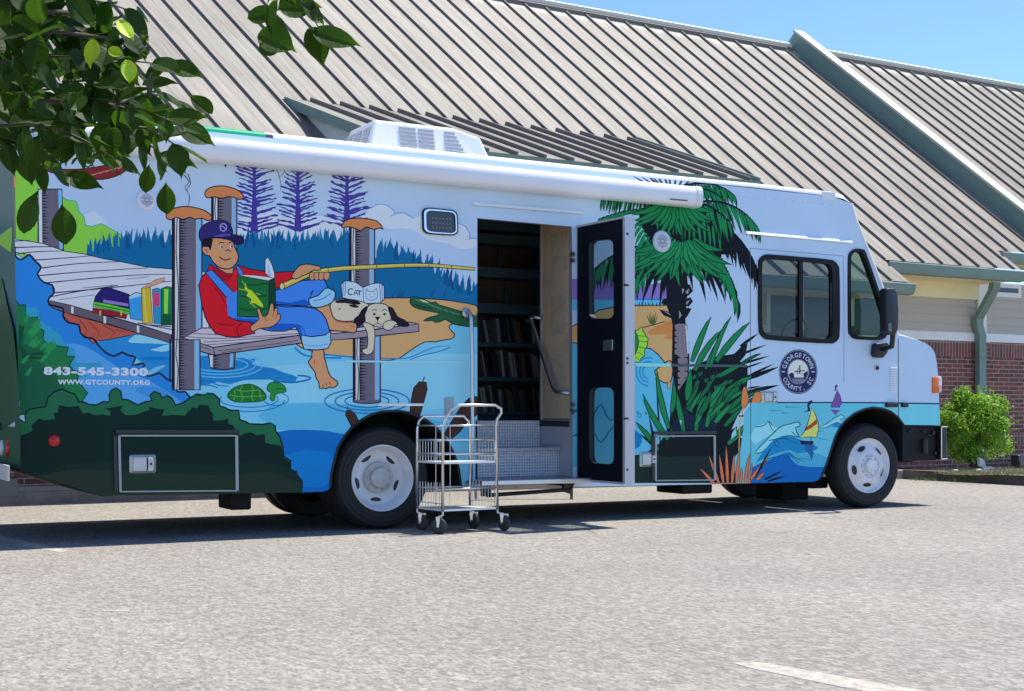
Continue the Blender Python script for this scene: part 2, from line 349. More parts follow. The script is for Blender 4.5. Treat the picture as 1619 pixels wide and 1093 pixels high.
P((150, 196, 236), R2([(655, 62), (690, 42), (718, 48), (716, 60), (660, 74)])); P((250, 216, 130), R2([(726, 22), (736, 20), (748, 196), (740, 197)]))
P((236, 84, 134), R2([(780, 42), (808, 40), (810, 112), (783, 112)])); P((140, 222, 90), R2([(834, 24), (856, 22), (852, 148), (834, 148)]))
P((210, 164, 140), R2([(720, 18), (790, -22), (835, -35), (835, -18), (790, 0), (740, 18)]), 0, .6); P((16, 84, 60), R2([(822, 150), (868, 152), (868, 204), (822, 204)]))
# left post A
def post(x0, x1, y0, y1, dx=0, lb=1.0):
    f = lambda k: (x0 + (x1 - x0) * k)
    q = lambda a, b: [(f(a), y0), (f(b), y0), (f(b) + dx, y1), (f(a) + dx, y1)]
    P((98, 98, 122), q(0, 1), 0, 1.4)
    P((26, 26, 50), q(0, .10)); P((196, 200, 216), q(.08, .22)); P((26, 26, 50), q(.22, .26)); P((116, 176, 234), q(.84, .97)); P((150, 160, 190), q(.80, .85))
    hatch(f(.25) + dx / 2, y0 + 2, y1 - 2, (x1 - x0) * .28)
    S((26, 26, 50), [(f(.16), y0), (f(.12), y0 + (y1 - y0) * .3), (f(.2) + dx / 2, y0 + (y1 - y0) * .6), (f(.15) + dx, y1)], 1.2)
def cap(pts):
    P((216, 138, 98), pts, 2, 1.3); c = [p for p in pts]
P((98, 98, 122), R4([(325, 215), (480, 212), (472, 298), (420, 306), (345, 298)]), 0, 1.5); P((196, 200, 216), R4([(332, 225), (352, 225), (350, 295), (338, 292)])); P((116, 176, 234), R4([(452, 215), (470, 215), (466, 292), (448, 296)])); hatch(338, 562, 581, 12)
post(335, 374, 306, 400); cap(R3([(308, 244), (318, 222), (350, 206), (400, 200), (450, 208), (500, 228), (528, 262), (500, 272), (480, 262), (440, 256), (400, 266), (360, 256), (335, 262), (318, 262)]))
post(273, 319, 340, 540); cap(R3([(85, 378), (95, 345), (140, 326), (200, 318), (260, 328), (310, 345), (345, 378), (325, 396), (290, 380), (250, 386), (220, 374), (180, 388), (140, 374), (110, 390)]))
# post C with rings
for rx, ry in ((215, 62), (162, 46), (112, 32)): S((40, 118, 188), ell((480 + 322 / 3.2147, 500 + 432 / 3.2147), rx / 3.2147, ry / 3.2147, 36), 1.8, 0, None, True)
post(553, 592, 358, 520)
cap(R5([(222, 435), (238, 402), (290, 386), (350, 388), (420, 402), (458, 445), (440, 436), (405, 446), (360, 430), (330, 452), (300, 440), (262, 430), (240, 432)]))
post(559, 601, 528, 634); P((98, 98, 122), R6([(252, 425), (390, 425), (385, 438), (330, 442), (262, 438)])); S((26, 26, 50), R6([(250, 428), (265, 440), (330, 444), (385, 438), (392, 428)]), 1.4)
# bench dock
P((178, 178, 200), R4([(182, 128), (285, 72), (500, 70), (1093, 90)]) + R5([(400, 1000), (600, 985), (660, 994)]) + R4([(355, 184)]), 0, 1.3)
for a in ([(200, 118), (420, 128), (860, 100)], [(240, 100), (330, 104), (480, 110)], [(300, 150), (600, 130), (860, 112)], [(320, 165), (560, 150)]): S((70, 70, 100), R4(a), .9, 3)
for a in ([(150, 1055), (300, 1035), (640, 1000)], [(420, 1020), (620, 1004)]): S((70, 70, 100), R5(a), .9)
P((136, 132, 152), R4([(182, 128), (355, 184), (862, 112), (1030, 96)]) + R5([(160, 1052), (400, 1030), (660, 994), (662, 1034), (440, 1056), (300, 1072), (150, 1085)]) + R4([(1030, 130), (862, 152), (362, 222), (300, 206), (185, 168)]), 0, 1.4)
for a in ([(200, 150), (340, 195)], [(380, 200), (600, 176), (840, 140)], [(400, 212), (520, 192)], [(190, 158), (280, 188)]): S((60, 58, 80), R4(a), .8, 0)
S(INK, R4([(355, 184), (362, 222)]), 1.2, 0)
post(273, 316, 538, 616, 0); S((26, 26, 50), R4([(105, 130), (105, 380)]), 2.0, 0)
# CAT book
P((176, 206, 240), R5([(218, 765), (242, 745), (300, 755), (342, 785), (390, 765), (438, 757), (462, 778), (462, 850), (440, 870), (345, 872), (225, 838)]), 0, 1)
for a in ([(242, 745), (238, 832)], [(342, 785), (346, 868)], [(438, 757), (444, 868)], [(228, 758), (226, 835)], [(452, 768), (452, 860)]): S((60, 90, 150), R5(a), .9, 0)
T = (24, 30, 60)
S(T, R5([(285, 792), (268, 790), (256, 803), (262, 822), (282, 822)]), 1.3); S(T, R5([(290, 825), (300, 795), (312, 826)]), 1.3, 0); S(T, R5([(294, 814), (308, 815)]), 1.1, 0); S(T, R5([(306, 800), (334, 804)]), 1.3, 0); S(T, R5([(321, 802), (322, 828)]), 1.3, 0)
S((80, 110, 160), R5([(362, 790), (375, 805), (405, 803), (420, 786), (426, 830), (415, 850), (390, 856), (365, 848), (358, 825), (362, 790)]), .9, 2)
for a in ([(375, 822), (385, 825)], [(405, 822), (414, 818)], [(385, 840), (395, 836), (405, 840)]): S((80, 110, 160), R5(a), .8, 0)
# dog
DG = (234, 210, 200)
P(DG, R5([(155, 890), (175, 860), (230, 850), (300, 858), (370, 880), (380, 920), (330, 950), (300, 970), (240, 975), (185, 968), (165, 930)]), 2, 1)
P((30, 22, 36), R5([(185, 858), (240, 850), (310, 860), (330, 876), (300, 882), (240, 872), (190, 872)]), 2); P((30, 22, 36), R5([(262, 882), (290, 880), (320, 892), (300, 900), (270, 892)]), 2); P((30, 22, 36), R5([(198, 902), (214, 904), (208, 912)]), 0)
P(DG, R5([(335, 980), (370, 985), (402, 1010), (408, 1060), (404, 1120), (398, 1150), (370, 1168), (345, 1158), (342, 1140), (368, 1130), (372, 1080), (365, 1030)]), 2, 1)
P(DG, R5([(352, 975), (362, 910), (390, 882), (430, 876), (475, 884), (500, 925), (495, 985), (440, 1008), (395, 995), (375, 985)]), 2, 1.1)
P((34, 24, 40), R5([(362, 892), (368, 900), (352, 940), (355, 975), (325, 1002), (298, 1004), (293, 965), (318, 945), (335, 915)]), 2, .6); P((34, 24, 40), R5([(487, 895), (515, 905), (540, 950), (580, 970), (608, 995), (590, 1008), (545, 1000), (515, 975), (500, 940)]), 2, .6)
P(DG, R5([(462, 1015), (462, 992), (490, 975), (515, 975), (538, 990), (525, 998), (505, 1022), (480, 1026)]), 2, 1)
P((24, 18, 34), R5([(410, 952), (440, 952), (426, 972)]), 0, .5); S(INK, R5([(426, 972), (426, 990), (405, 995)]), .9); S(INK, R5([(426, 990), (450, 994)]), .9, 0)
for x in (407, 466): P((24, 18, 34), ell((480 + x / 3.6433, 240 + 936 / 3.6433), 2.2, 1.8, 10)); S(INK, R5([(x - 14, 918), (x, 908), (x + 14, 916)]), .9)
# boy: back leg, trousers, foot
SK = (222, 158, 126); RED = (188, 38, 52); BL = (70, 128, 222); LB = (140, 192, 240)
P(SK, R5([(72, 888), (130, 868), (152, 905), (165, 950), (195, 975), (250, 982), (300, 990), (302, 1025), (290, 1042), (262, 1036), (200, 1030), (140, 1022), (110, 985), (95, 930)]), 2, 1.3)
S((150, 80, 60), R5([(180, 975), (240, 985), (270, 980)]), .9); S((150, 80, 60), R5([(268, 1005), (296, 1008)]), .8, 0)
P(BL, R3([(640, 840), (720, 800), (800, 770), (870, 745), (990, 738), (1002, 760), (1010, 790), (960, 830), (920, 850), (905, 880), (860, 892), (700, 900)]), 1, 1.4)
P((40, 92, 196), R3([(720, 860), (800, 870), (880, 850), (905, 880), (860, 892), (720, 892)]), 2)
P(LB, R3([(908, 850), (960, 832), (1000, 790), (1030, 795), (1055, 815), (1040, 862), (990, 888), (940, 895), (915, 882)]), 2, 1.3)
S(INK, R3([(910, 820), (930, 800), (905, 850)]), 1.0); S((50, 110, 200), R3([(930, 860), (990, 845), (1030, 815)]), 1.0)
P(SK, R4([(930, 195), (985, 192), (990, 235), (1000, 270), (1010, 310), (1030, 352), (1068, 380), (1060, 402), (1040, 410), (1020, 405), (1005, 415), (985, 410), (968, 415), (966, 385), (948, 350), (942, 320), (918, 290), (905, 262), (925, 238)]), 2, 1.3)
for a in ([(985, 392), (984, 408)], [(1003, 385), (1006, 402)], [(1022, 380), (1032, 398)], [(940, 250), (935, 275)]): S((130, 66, 50), R4(a), .9, 0)
P(BL, R3([(420, 830), (495, 795), (640, 900), (720, 885), (860, 892), (930, 900), (975, 930), (1000, 965), (1018, 1020), (1022, 1075), (1000, 1100), (880, 1100), (862, 1080), (850, 1040), (828, 1005), (770, 1030), (690, 1030), (640, 1020), (600, 985), (520, 985), (440, 950)]), 1, 1.4)
P((40, 92, 196), R3([(650, 1015), (720, 990), (800, 990), (850, 995), (870, 1060), (862, 1078), (845, 1035), (828, 1005), (770, 1028), (700, 1030)]), 1); P((40, 92, 196), R3([(440, 930), (520, 960), (600, 965), (640, 1000), (600, 985), (520, 985)]), 1)
S(INK, R3([(700, 885), (780, 895), (860, 892), (940, 903)]), 1.3); S((40, 80, 170), R3([(850, 1000), (880, 1030), (885, 1080)]), 1.0)
P(LB, R4([(862, 112), (920, 122), (1000, 112), (1025, 92), (1030, 150), (1012, 185), (950, 192), (880, 188), (868, 150)]), 1, 1.4); S((70, 130, 210), R4([(880, 165), (950, 172), (1015, 160)]), .9)
# shirt
P(RED, R3([(495, 655), (560, 678), (700, 700), (812, 692), (815, 738), (770, 775), (700, 785), (690, 760), (500, 760)]), 1, 1.3)
P(RED, R3([(335, 652), (400, 690), (460, 700), (500, 655), (520, 720), (500, 800), (430, 845), (438, 900), (450, 960), (500, 978), (570, 985), (592, 1045), (545, 1052), (500, 1065), (430, 1062), (370, 1045), (335, 1000), (310, 950), (292, 880), (274, 770), (292, 722), (320, 695)]), 1, 1.4)
S((110, 16, 34), R3([(345, 760), (400, 830), (438, 905)]), 1.3); S((110, 16, 34), R3([(520, 985), (490, 1020), (500, 1062)]), 1.2); S((110, 16, 34), R3([(380, 990), (450, 1000), (480, 990)]), 1.0)
P((150, 24, 44), R3([(350, 655), (400, 690), (465, 705), (440, 740), (400, 735), (360, 700)]), 0, .7)
P(BL, R3([(312, 695), (345, 683), (400, 740), (478, 818), (474, 846), (448, 850), (425, 830), (370, 765)]), 1, 1.2); P((110, 160, 235), ell((240 + 455 / 3.6433, 240 + 832 / 3.6433), 3, 3, 12), 0, .6)
P(BL, R3([(488, 655), (505, 668), (528, 700), (515, 712), (500, 700)]), 0, 1)
P(BL, R3([(430, 845), (492, 800), (502, 960), (440, 945)]), 0, 0)
# head
P((28, 18, 34), R3([(285, 470), (350, 490), (345, 560), (330, 580), (300, 565), (284, 530)]), 1)
P(SK, R3([(360, 630), (470, 640), (464, 700), (430, 700), (380, 668)]), 0, 1)
P(SK, R3([(338, 540), (350, 500), (400, 492), (462, 495), (472, 545), (492, 585), (495, 615), (482, 645), (455, 668), (420, 672), (380, 658), (350, 625), (335, 598), (310, 592), (292, 565), (300, 548), (322, 550)]), 2, 1.4)
P((28, 18, 34), R3([(310, 545), (340, 495), (352, 505), (345, 545), (338, 570), (326, 550)]), 0)
S(INK, R3([(388, 604), (405, 618), (430, 624), (455, 614)]), 1.4); S(INK, R3([(425, 572), (440, 565), (452, 575)]), 1.2); S(INK, R3([(305, 562), (318, 570), (322, 582)]), .9)
for x, y in ((402, 550), (460, 547)):
    P((236, 232, 232), ell((240 + x / 3.6433, 240 + y / 3.6433), 2.6, 2.6, 12)); P((24, 18, 34), ell((240 + (x + 2) / 3.6433, 240 + y / 3.6433), 1.5, 2.2, 10)); S(INK, R3([(x - 16, y - 20), (x, y - 28), (x + 14, y - 22)]), 1.2)
HT = (50, 44, 112)
P(HT, R3([(276, 490), (278, 455), (300, 425), (345, 404), (400, 398), (436, 408), (455, 435), (462, 478), (400, 492), (350, 495), (300, 500), (285, 515)]), 2, 1.2)
P((34, 28, 84), R3([(340, 492), (400, 478), (470, 480), (515, 492), (530, 510), (515, 530), (480, 532), (462, 510), (400, 496)]), 2, 1.2)
P((84, 76, 168), R3([(345, 488), (400, 474), (455, 474), (450, 486), (400, 490)]), 1)
S((150, 150, 220), ell((240 + 412 / 3.6433, 240 + 436 / 3.6433), 5, 6, 16), 1.2, 0, None, True); S((150, 150, 220), R3([(400, 428), (415, 436), (425, 448)]), 1.0)
# book held open
P((230, 236, 250), R3([(655, 700), (655, 625), (668, 610), (690, 650), (705, 700), (705, 735)]), 0, 1); P((150, 180, 225), R3([(664, 632), (674, 650), (690, 725), (670, 715)]), 0)
P((16, 62, 44), R3([(672, 745), (708, 728), (712, 905), (690, 925), (672, 925)]), 0, 1.2)
P((30, 104, 62), R3([(497, 714), (560, 722), (672, 745), (672, 950), (560, 948), (495, 945)]), 0, 1.4)
P((232, 238, 250), R3([(500, 710), (600, 714), (700, 728), (672, 742), (560, 722)]), 0, .9)
for y in (760, 830, 905): S((18, 76, 48), R3([(505, y), (580, y + 8), (665, y - 2)]), 2.2)
P((170, 205, 60), R3([(540, 755), (550, 790), (575, 800), (610, 840), (640, 880), (640, 898), (615, 885), (585, 870), (565, 880), (575, 850), (545, 830), (555, 812), (535, 790)]), 0)
for a in ([(500, 790), (550, 800)], [(560, 860), (600, 900)], [(600, 815), (625, 825)], [(520, 745), (545, 780)]): S((130, 170, 60), R3(a), 1.2, 0)
# rod
rod = R3([(745, 778), (820, 745), (905, 705), (1010, 682)]) + R5([(140, 682), (230, 672), (420, 662), (580, 655), (720, 654), (850, 664), (990, 676)])
S(INK, rod, 11, 2, 5.6); S((226, 190, 92), rod, 8, 2, 3.4); S((250, 224, 150), [(p[0], p[1] - 1) for p in rod], 2.2, 2, .9)
P((244, 234, 170), ell((240 + 750 / 3.6433, 240 + 776 / 3.6433), 3.2, 5, 12), 0, .8)
for k in (2, 4, 6, 7, 8, 9): S((110, 76, 30), [(rod[k][0], rod[k][1] - 4 + k * .15), (rod[k][0] + .8, rod[k][1] + 4 - k * .15)], 1.0, 0)
# hands
P(SK, R3([(808, 718), (825, 690), (850, 662), (890, 650), (930, 656), (966, 664), (968, 682), (930, 680), (900, 700), (860, 715), (830, 732)]), 2, 1.2)
for x in (925, 952, 978, 1008): P(SK, R3([(x - 14, 700), (x + 12, 698), (x + 15, 722), (x + 2, 738), (x - 12, 734)]), 2, .9)
P(SK, R3([(570, 1008), (600, 985), (620, 960), (608, 912), (618, 905), (635, 945), (650, 952), (672, 935), (684, 882), (698, 880), (702, 925), (712, 905), (724, 905), (720, 940), (735, 935), (738, 960), (715, 990), (680, 1010), (620, 1015), (582, 1034)]), 2, 1.2)
for a in ([(702, 925), (695, 950)], [(720, 940), (710, 962)], [(650, 952), (665, 975)]): S((150, 80, 60), R3(a), .9, 0)
# turtle
S((46, 124, 190), ell((240 + 560 / 3.6433, 500 + 478 / 3.6433), 46, 13, 30, -20, 200), 1.4, 0); S((46, 124, 190), ell((240 + 560 / 3.6433, 500 + 484 / 3.6433), 56, 18, 30, 0, 190), 1.6, 0); S((46, 124, 190), ell((240 + 715 / 3.6433, 500 + 478 / 3.6433), 20, 10, 24, -60, 200), 1.4, 0)
P((34, 108, 52), R4([(440, 468), (445, 440), (480, 412), (530, 396), (580, 396), (625, 420), (650, 445), (658, 470), (630, 488), (560, 494), (480, 492)]), 2, .9, (16, 60, 40))
for a in ([(450, 455), (520, 465), (600, 462), (652, 458)], [(480, 420), (520, 432), (580, 430), (620, 425)], [(520, 400), (510, 432), (525, 465), (515, 490)], [(575, 398), (585, 430), (575, 465), (585, 490)], [(475, 425), (480, 460), (470, 485)], [(620, 425), (625, 460), (635, 485)]): S((90, 160, 90), R4(a), 1.0)
P((44, 132, 66), R4([(665, 412), (680, 388), (715, 382), (752, 394), (770, 418), (768, 436), (735, 442), (712, 452), (705, 482), (692, 486), (682, 472), (688, 440), (670, 430)]), 2, .9, (16, 60, 40)); S((16, 60, 40), R4([(715, 420), (745, 418), (768, 424)]), 1.0)
# deep water near the wheel
P((24, 104, 188), R4([(700, 690), (720, 668), (800, 655), (900, 655), (1000, 660), (1093, 676)]) + R6([(60, 585), (200, 598), (260, 620), (260, 900), (0, 1000)]) + R4([(840, 1040), (700, 800)]), 0)
P((36, 118, 198), [(450, 720), (520, 715), (530, 760), (480, 770)], 2)
# cattails
BR = (60, 46, 46)
for a in ([(540, 500), (548, 430), (562, 365), (590, 335), (622, 338), (626, 372), (608, 440), (590, 505)], [(215, 500), (220, 482), (238, 480), (262, 500), (290, 560), (255, 580), (232, 535)]): P(BR, R6(a), 1, 1.0)
S(BR, R6([(606, 336), (610, 320), (615, 308)]), 1.4); S(BR, R6([(222, 482), (226, 470), (222, 460)]), 1.2)
P(BR, R6([(715, 600), (740, 560), (790, 478), (840, 420), (875, 410), (895, 425), (895, 490), (835, 530), (790, 590), (750, 625)]), 1, 1.0)
# left foliage and bushes
P((34, 112, 74), [(20, 470)] + R2([(100, 108), (128, 104), (130, 172), (192, 166), (178, 208), (222, 238), (216, 280), (246, 310), (345, 320), (335, 365), (378, 366), (350, 410), (372, 440), (402, 445), (390, 488), (444, 552), (410, 600), (300, 640), (100, 660)]) + [(20, 660)], 0, 1.2)
P((28, 92, 66), R2([(90, 240), (130, 250), (120, 300), (220, 330), (215, 380), (160, 370), (250, 420), (330, 520), (330, 620), (90, 620)]), 0); P((20, 70, 56), R2([(95, 200), (125, 215), (105, 300), (140, 350), (220, 345), (225, 355), (150, 362), (250, 380), (120, 380), (95, 330)]), 0)
P((26, 88, 70), R2([(90, 400), (200, 410), (300, 520), (300, 640), (90, 660)]), 0)
for k in range(16):
    x = rnd.uniform(30, 80); y = rnd.uniform(500, 600); blade((44, 134, 84), (x, y + 9), (x + rnd.uniform(8, 18), y - 6), 6)
bush = R2([(60, 700), (100, 690), (130, 705), (130, 660), (150, 638), (205, 628), (235, 625), (245, 580), (275, 550), (315, 535), (350, 552), (378, 560), (400, 600), (430, 602), (450, 614), (490, 616), (525, 600), (560, 598), (558, 565), (568, 540), (590, 530), (610, 545), (618, 585), (650, 590), (700, 616), (740, 600), (775, 592), (765, 565), (785, 548), (812, 558), (822, 580), (850, 568), (872, 582), (890, 616), (930, 606), (960, 585), (1000, 560), (1040, 565), (1066, 555)]) + R4([(240, 455), (280, 462), (320, 448), (355, 452), (385, 480), (388, 520), (420, 530), (450, 548), (498, 545), (504, 600), (540, 612), (560, 625), (640, 628), (680, 620), (708, 635), (708, 660), (735, 700), (748, 745), (758, 812), (795, 835), (795, 882), (830, 915), (862, 950), (862, 985), (850, 1040)])
P((36, 98, 74), bush + [(200, 860), (20, 860), (20, 670)], 0, 1.8, (14, 24, 44))
P((12, 38, 40), R2([(60, 790), (100, 770), (165, 745), (160, 715), (200, 680), (220, 690), (280, 682), (272, 655), (292, 650), (300, 612), (340, 622), (400, 618), (420, 655), (450, 650), (480, 665), (520, 660), (560, 668), (560, 645), (535, 630), (590, 622), (622, 615), (612, 640), (640, 665), (690, 662), (762, 636), (752, 620), (800, 632), (838, 634), (822, 668), (880, 662), (940, 666), (960, 640), (1000, 640), (1010, 612), (1060, 612)]) + R4([(215, 560), (230, 525), (260, 530), (328, 514), (335, 545), (352, 560), (355, 602), (410, 600), (440, 590), (440, 620), (472, 630), (480, 660), (510, 690), (540, 672), (575, 668), (600, 685), (650, 680), (655, 730), (690, 738), (738, 742), (748, 760), (758, 815), (795, 840), (795, 882), (830, 915), (860, 950), (860, 990), (850, 1040)]) + [(200, 860), (20, 860), (20, 700)])
P((20, 44, 44), [(100, 735), (200, 728), (330, 736), (420, 730), (470, 745), (476, 790), (120, 790)], 0)
P((34, 52, 48), [(60, 752), (120, 742), (250, 748), (360, 752), (430, 746), (474, 764), (476, 790), (120, 795)], 0)
# ================= right of the door
P((126, 112, 192), P1([(-60, 660), (60, 655), (130, 640), (200, 660), (300, 675), (400, 690), (480, 680), (530, 690), (530, 800), (-60, 800)]))
P((96, 172, 218), P1([(-60, 780), (530, 780), (530, 840), (-60, 840)])); P((60, 120, 200), P1([(300, 772), (530, 772), (530, 782), (300, 782)]))
P((92, 172, 216), [(900, 520), (1090, 540), (1090, 720), (900, 740)])
P((226, 174, 132), P1([(-60, 940), (40, 882), (100, 842), (200, 824), (300, 816), (520, 814), (560, 1093)]) + P2([(355, 300), (300, 305), (255, 250), (210, 215), (170, 205), (95, 270), (-20, 230)]) + [(900, 540)], 0, 1.3)
P((214, 140, 92), P1([(380, 965), (420, 935), (500, 905), (520, 900), (522, 1010), (470, 1000), (505, 975)]), 0); P((214, 140, 92), P2([(180, 110), (220, 85), (300, 60), (345, 70), (345, 130), (280, 160), (320, 120), (200, 125)]), 0)
S(INK, P1([(350, 940), (400, 928), (480, 905)]), 1.1)
for k in range(7): blade((70, 90, 50), P1([(395 + k * 4, 922)])[0], P1([(372 + k * 11, 862 - (k % 3) * 10)])[0], 1.6)
for k in range(9): blade((30, 60, 60), P1([(310 + k * 20, 820)])[0], P1([(305 + k * 21 + rnd.uniform(-8, 8), 790)])[0], 1.6)
P((40, 124, 72), P2([(60, 120), (100, 95), (125, 130), (130, 200), (110, 260), (60, 290)]), 2, 1.0)
P((150, 214, 78), P2([(104, 104), (125, 90), (145, 74), (152, 100), (165, 122), (185, 150), (180, 195), (160, 232), (165, 262), (138, 280), (132, 305), (100, 302), (96, 270), (118, 225), (128, 170), (118, 125)]), 1, 1.0)
for a in ([(120, 130), (170, 135)], [(128, 165), (183, 170)], [(124, 205), (172, 215)], [(115, 238), (158, 262)], [(102, 270), (130, 295)]): S((60, 130, 50), P2(a), 1.0, 0)
for rx in (58, 42, 28): S((56, 136, 196), ell((980 + 190 / 4.2, 500 + 370 / 4.2), rx / 3.0, rx / 2.6, 18, 90, 290), 2.0, 0)
P((226, 174, 132), P2([(236, 365), (270, 340), (300, 312), (335, 300), (348, 330), (345, 400), (330, 438), (300, 440), (262, 420), (245, 395)]), 2, 1.3); P((226, 174, 132), P2([(318, 440), (340, 440), (330, 485), (318, 480)]), 0, .8)
for c, r in (((131, 660), 12), ((172, 646), 7), ((120, 640), 5)): S((36, 100, 160), ell((980 + c[0] / 4.2, 500 + c[1] / 4.2), r / 4.2, r / 4.2, 12), 1.0, 0, None, True)
P((36, 116, 184), P2([(60, 760), (120, 770), (150, 810), (135, 860), (110, 880), (60, 900)]), 2)
for a in ([(905, 655), (925, 640), (935, 660), (950, 640), (965, 665), (990, 645)], [(905, 690), (935, 680), (950, 700), (970, 675), (990, 690)]): S((40, 110, 150), a, 2)
# palm trunk
P((18, 20, 34), P1([(480, 600), (600, 600), (612, 700), (605, 780), (600, 850), (596, 900), (606, 960), (618, 1093)]) + P2([(462, 300), (440, 620), (380, 620), (345, 330), (350, 60)]) + P1([(515, 890), (490, 820)]))
for (a) in ([(590, 700), (620, 690), (640, 730), (610, 760), (580, 740)], [(590, 780), (625, 765), (640, 790), (615, 820), (585, 815)], [(560, 860), (610, 825), (632, 832), (605, 880), (575, 900)], [(500, 770), (470, 775), (455, 800), (490, 815)], [(505, 850), (445, 835), (470, 870), (520, 890)]): P((18, 20, 34), P1(a), 1)
for (a) in ([(575, 715), (590, 720), (580, 750)], [(595, 735), (620, 715), (610, 750)], [(560, 840), (575, 870), (560, 890)], [(600, 795), (622, 780), (605, 812)], [(470, 846), (500, 856), (515, 872)]): P((140, 140, 158), P1(a), 0)
y = 925
for k in range(5):
    P((118, 116, 134), P1([(535, y), (560, y - 8), (598, y), (602, y + 26), (570, y + 33), (536, y + 26)]), 1); y += 36
y = 60
for k in range(12):
    w = 66 - max(0, k - 8) * 8; P((118, 116, 134), P2([(384, y), (410, y - 10), (384 + w, y - 4), (386 + w, y + 30), (410, y + 38), (388, y + 28)]), 1); y += 45
S((184, 188, 204), P1([(600, 930), (606, 1000), (612, 1090)]), 2.2)
# palm fronds
GR = (30, 122, 80); BK = (12, 18, 30)
def frond(a, c, b, Ln, n, down=.75, gcol=GR, w=5.5, green=1.0, spread=.35):
    a, c, b = [Vector(P1([q])[0]) for q in (a, c, b)]; Ln = Ln / 3.6433
    f = lambda t: a * (1 - t) ** 2 + c * 2 * t * (1 - t) + b * t * t
    g = lambda t: ((c - a) * (1 - t) + (b - c) * t).normalized()
    bl = []
    for i in range(n):
        t = (i + .5) / n; p = f(t); tg = g(t); d = (tg * (1 - down) + Vector((0, 1)) * down).normalized()
        d = (d + Vector((rnd.uniform(-1, 1), rnd.uniform(-1, 1))) * .08).normalized()
        L = 1.14 * Ln * (.62 + .5 * math.sin(min(1, t * 1.15) * math.pi * .8)) * rnd.uniform(.85, 1.12) * (1 - .35 * max(0, t - .8) * 5 * .4)
        bl.append((p, p + d * L, L))
    S(BK, [tuple(f(k / 10)) for k in range(11)], 4, 0, 1.6)
    for (p, q, L) in bl: blade(BK, tuple(p), tuple(q), w * 1.05, rnd.uniform(-.03, .10) * (1 if b.x > a.x else -1) * -1)
    if green > 0:
        for (p, q, L) in bl:
            if rnd.random() < green:
                p2 = p.lerp(q, .05); q2 = p.lerp(q, .86); blade(gcol, tuple(p2), tuple(q2), w * .62, rnd.uniform(-.02, .06) * (1 if b.x > a.x else -1) * -1)
mass = P1([(330, 330), (330, 260), (430, 215), (600, 205), (700, 225), (760, 300), (830, 380), (900, 420), (880, 520), (800, 520), (780, 610), (700, 560), (640, 640), (560, 650), (470, 640), (400, 600), (300, 620), (300, 500), (380, 440)])
for tip in ((285, 62), (335, 66), (365, 48), (405, 70), (425, 52), (470, 58), (500, 55), (545, 62), (590, 68), (640, 75), (690, 84)):
    blade((60, 66, 80), P1([(510 + (tip[0] - 490) * .35, 150)])[0], P1([tip])[0], 4, 0)
frond((560, 130), (760, 70), (880, 180), 90, 20, .7, w=4.2)
frond((620, 150), (740, 120), (820, 210), 80, 12, .7, w=4.2)
P(BK, mass, 0)
frond((540, 200), (300, 150), (110, 200), 95, 22, .8, w=4.5)
frond((420, 260), (240, 260), (105, 322), 40, 12, .25, w=8)
frond((600, 230), (870, 160), (1010, 360), 135, 24, .72, w=5)
frond((640, 320), (880, 300), (1005, 590), 190, 22, .72, w=5.5, green=0)
frond((600, 330), (800, 330), (930, 500), 140, 14, .8, w=5, green=.25)
frond((400, 215), (540, 190), (800, 380), 190, 16, .92, w=6.5)
frond((700, 230), (760, 240), (850, 330), 150, 10, .8, w=6)
for k in range(7): blade(GR, P1([(330 + k * 14, 330 + k * 22)])[0], P1([(270 + k * 18, 430 + k * 22)])[0], 6, .05)
frond((540, 470), (200, 440), (40, 640), 150, 24, .8, (44, 120, 90), w=5)
frond((560, 440), (330, 420), (180, 560), 170, 18, .85, w=6)
frond((540, 520), (400, 500), (300, 660), 150, 14, .85, w=6)
for k, tp in enumerate(((320, 700), (345, 820), (400, 800), (450, 830), (470, 760), (520, 690), (545, 700), (590, 660), (640, 730), (690, 700), (715, 800), (745, 740), (785, 795), (830, 812), (868, 800))):
    st = (480 + k * 14, 470 + abs(k - 7) * 6); blade(BK, P1([st])[0], P1([tp])[0], 8, (k - 7) * -.012)
frond((580, 440), (820, 440), (892, 780), 150, 26, .78, w=6)
for k in range(9): blade(GR, P1([(510 + k * 22, 440 + (k % 2) * 8)])[0], P1([(440 + k * 34, 620 + (k % 3) * 24)])[0], 7.5, (k - 4) * -.02)
for k in range(8): blade(GR, P1([(360 + k * 26, 420 + (k % 3) * 25)])[0], P1([(300 + k * 26, 560 + (k % 2) * 60)])[0], 7, .04)
for k in range(7): blade(BK, P1([(400 + k * 60, 250)])[0], P1([(385 + k * 68, 400 + (k % 2) * 40)])[0], 5, 0)
for k in range(5): blade(GR, P1([(420 + k * 62, 225)])[0], P1([(440 + k * 70, 390 + (k % 2) * 30)])[0], 6, 0)
def fan(cx, cy, a0, a1, n, r0, l0, l1, w, droop, col=GR):
    for k in range(n):
        an = R(a0 + (a1 - a0) * (k + .5) / n + rnd.uniform(-4, 4)); L = rnd.uniform(l0, l1); dx, dy = math.cos(an), math.sin(an)
        p = P1([(cx + dx * r0, cy + dy * r0 * .6)])[0]; q = P1([(cx + dx * L, cy + dy * L * .8 + droop * abs(dx))])[0]; blade(col, p, q, w, (.10 if dx > 0 else -.10), BK, 1.1)
fan(540, 205, 0, 180, 15, 60, 170, 290, 7.5, 60)
fan(560, 430, -8, 188, 17, 80, 230, 350, 8.5, 70)
fan(575, 425, 15, 165, 9, 40, 150, 230, 7.5, 40, (36, 132, 88))
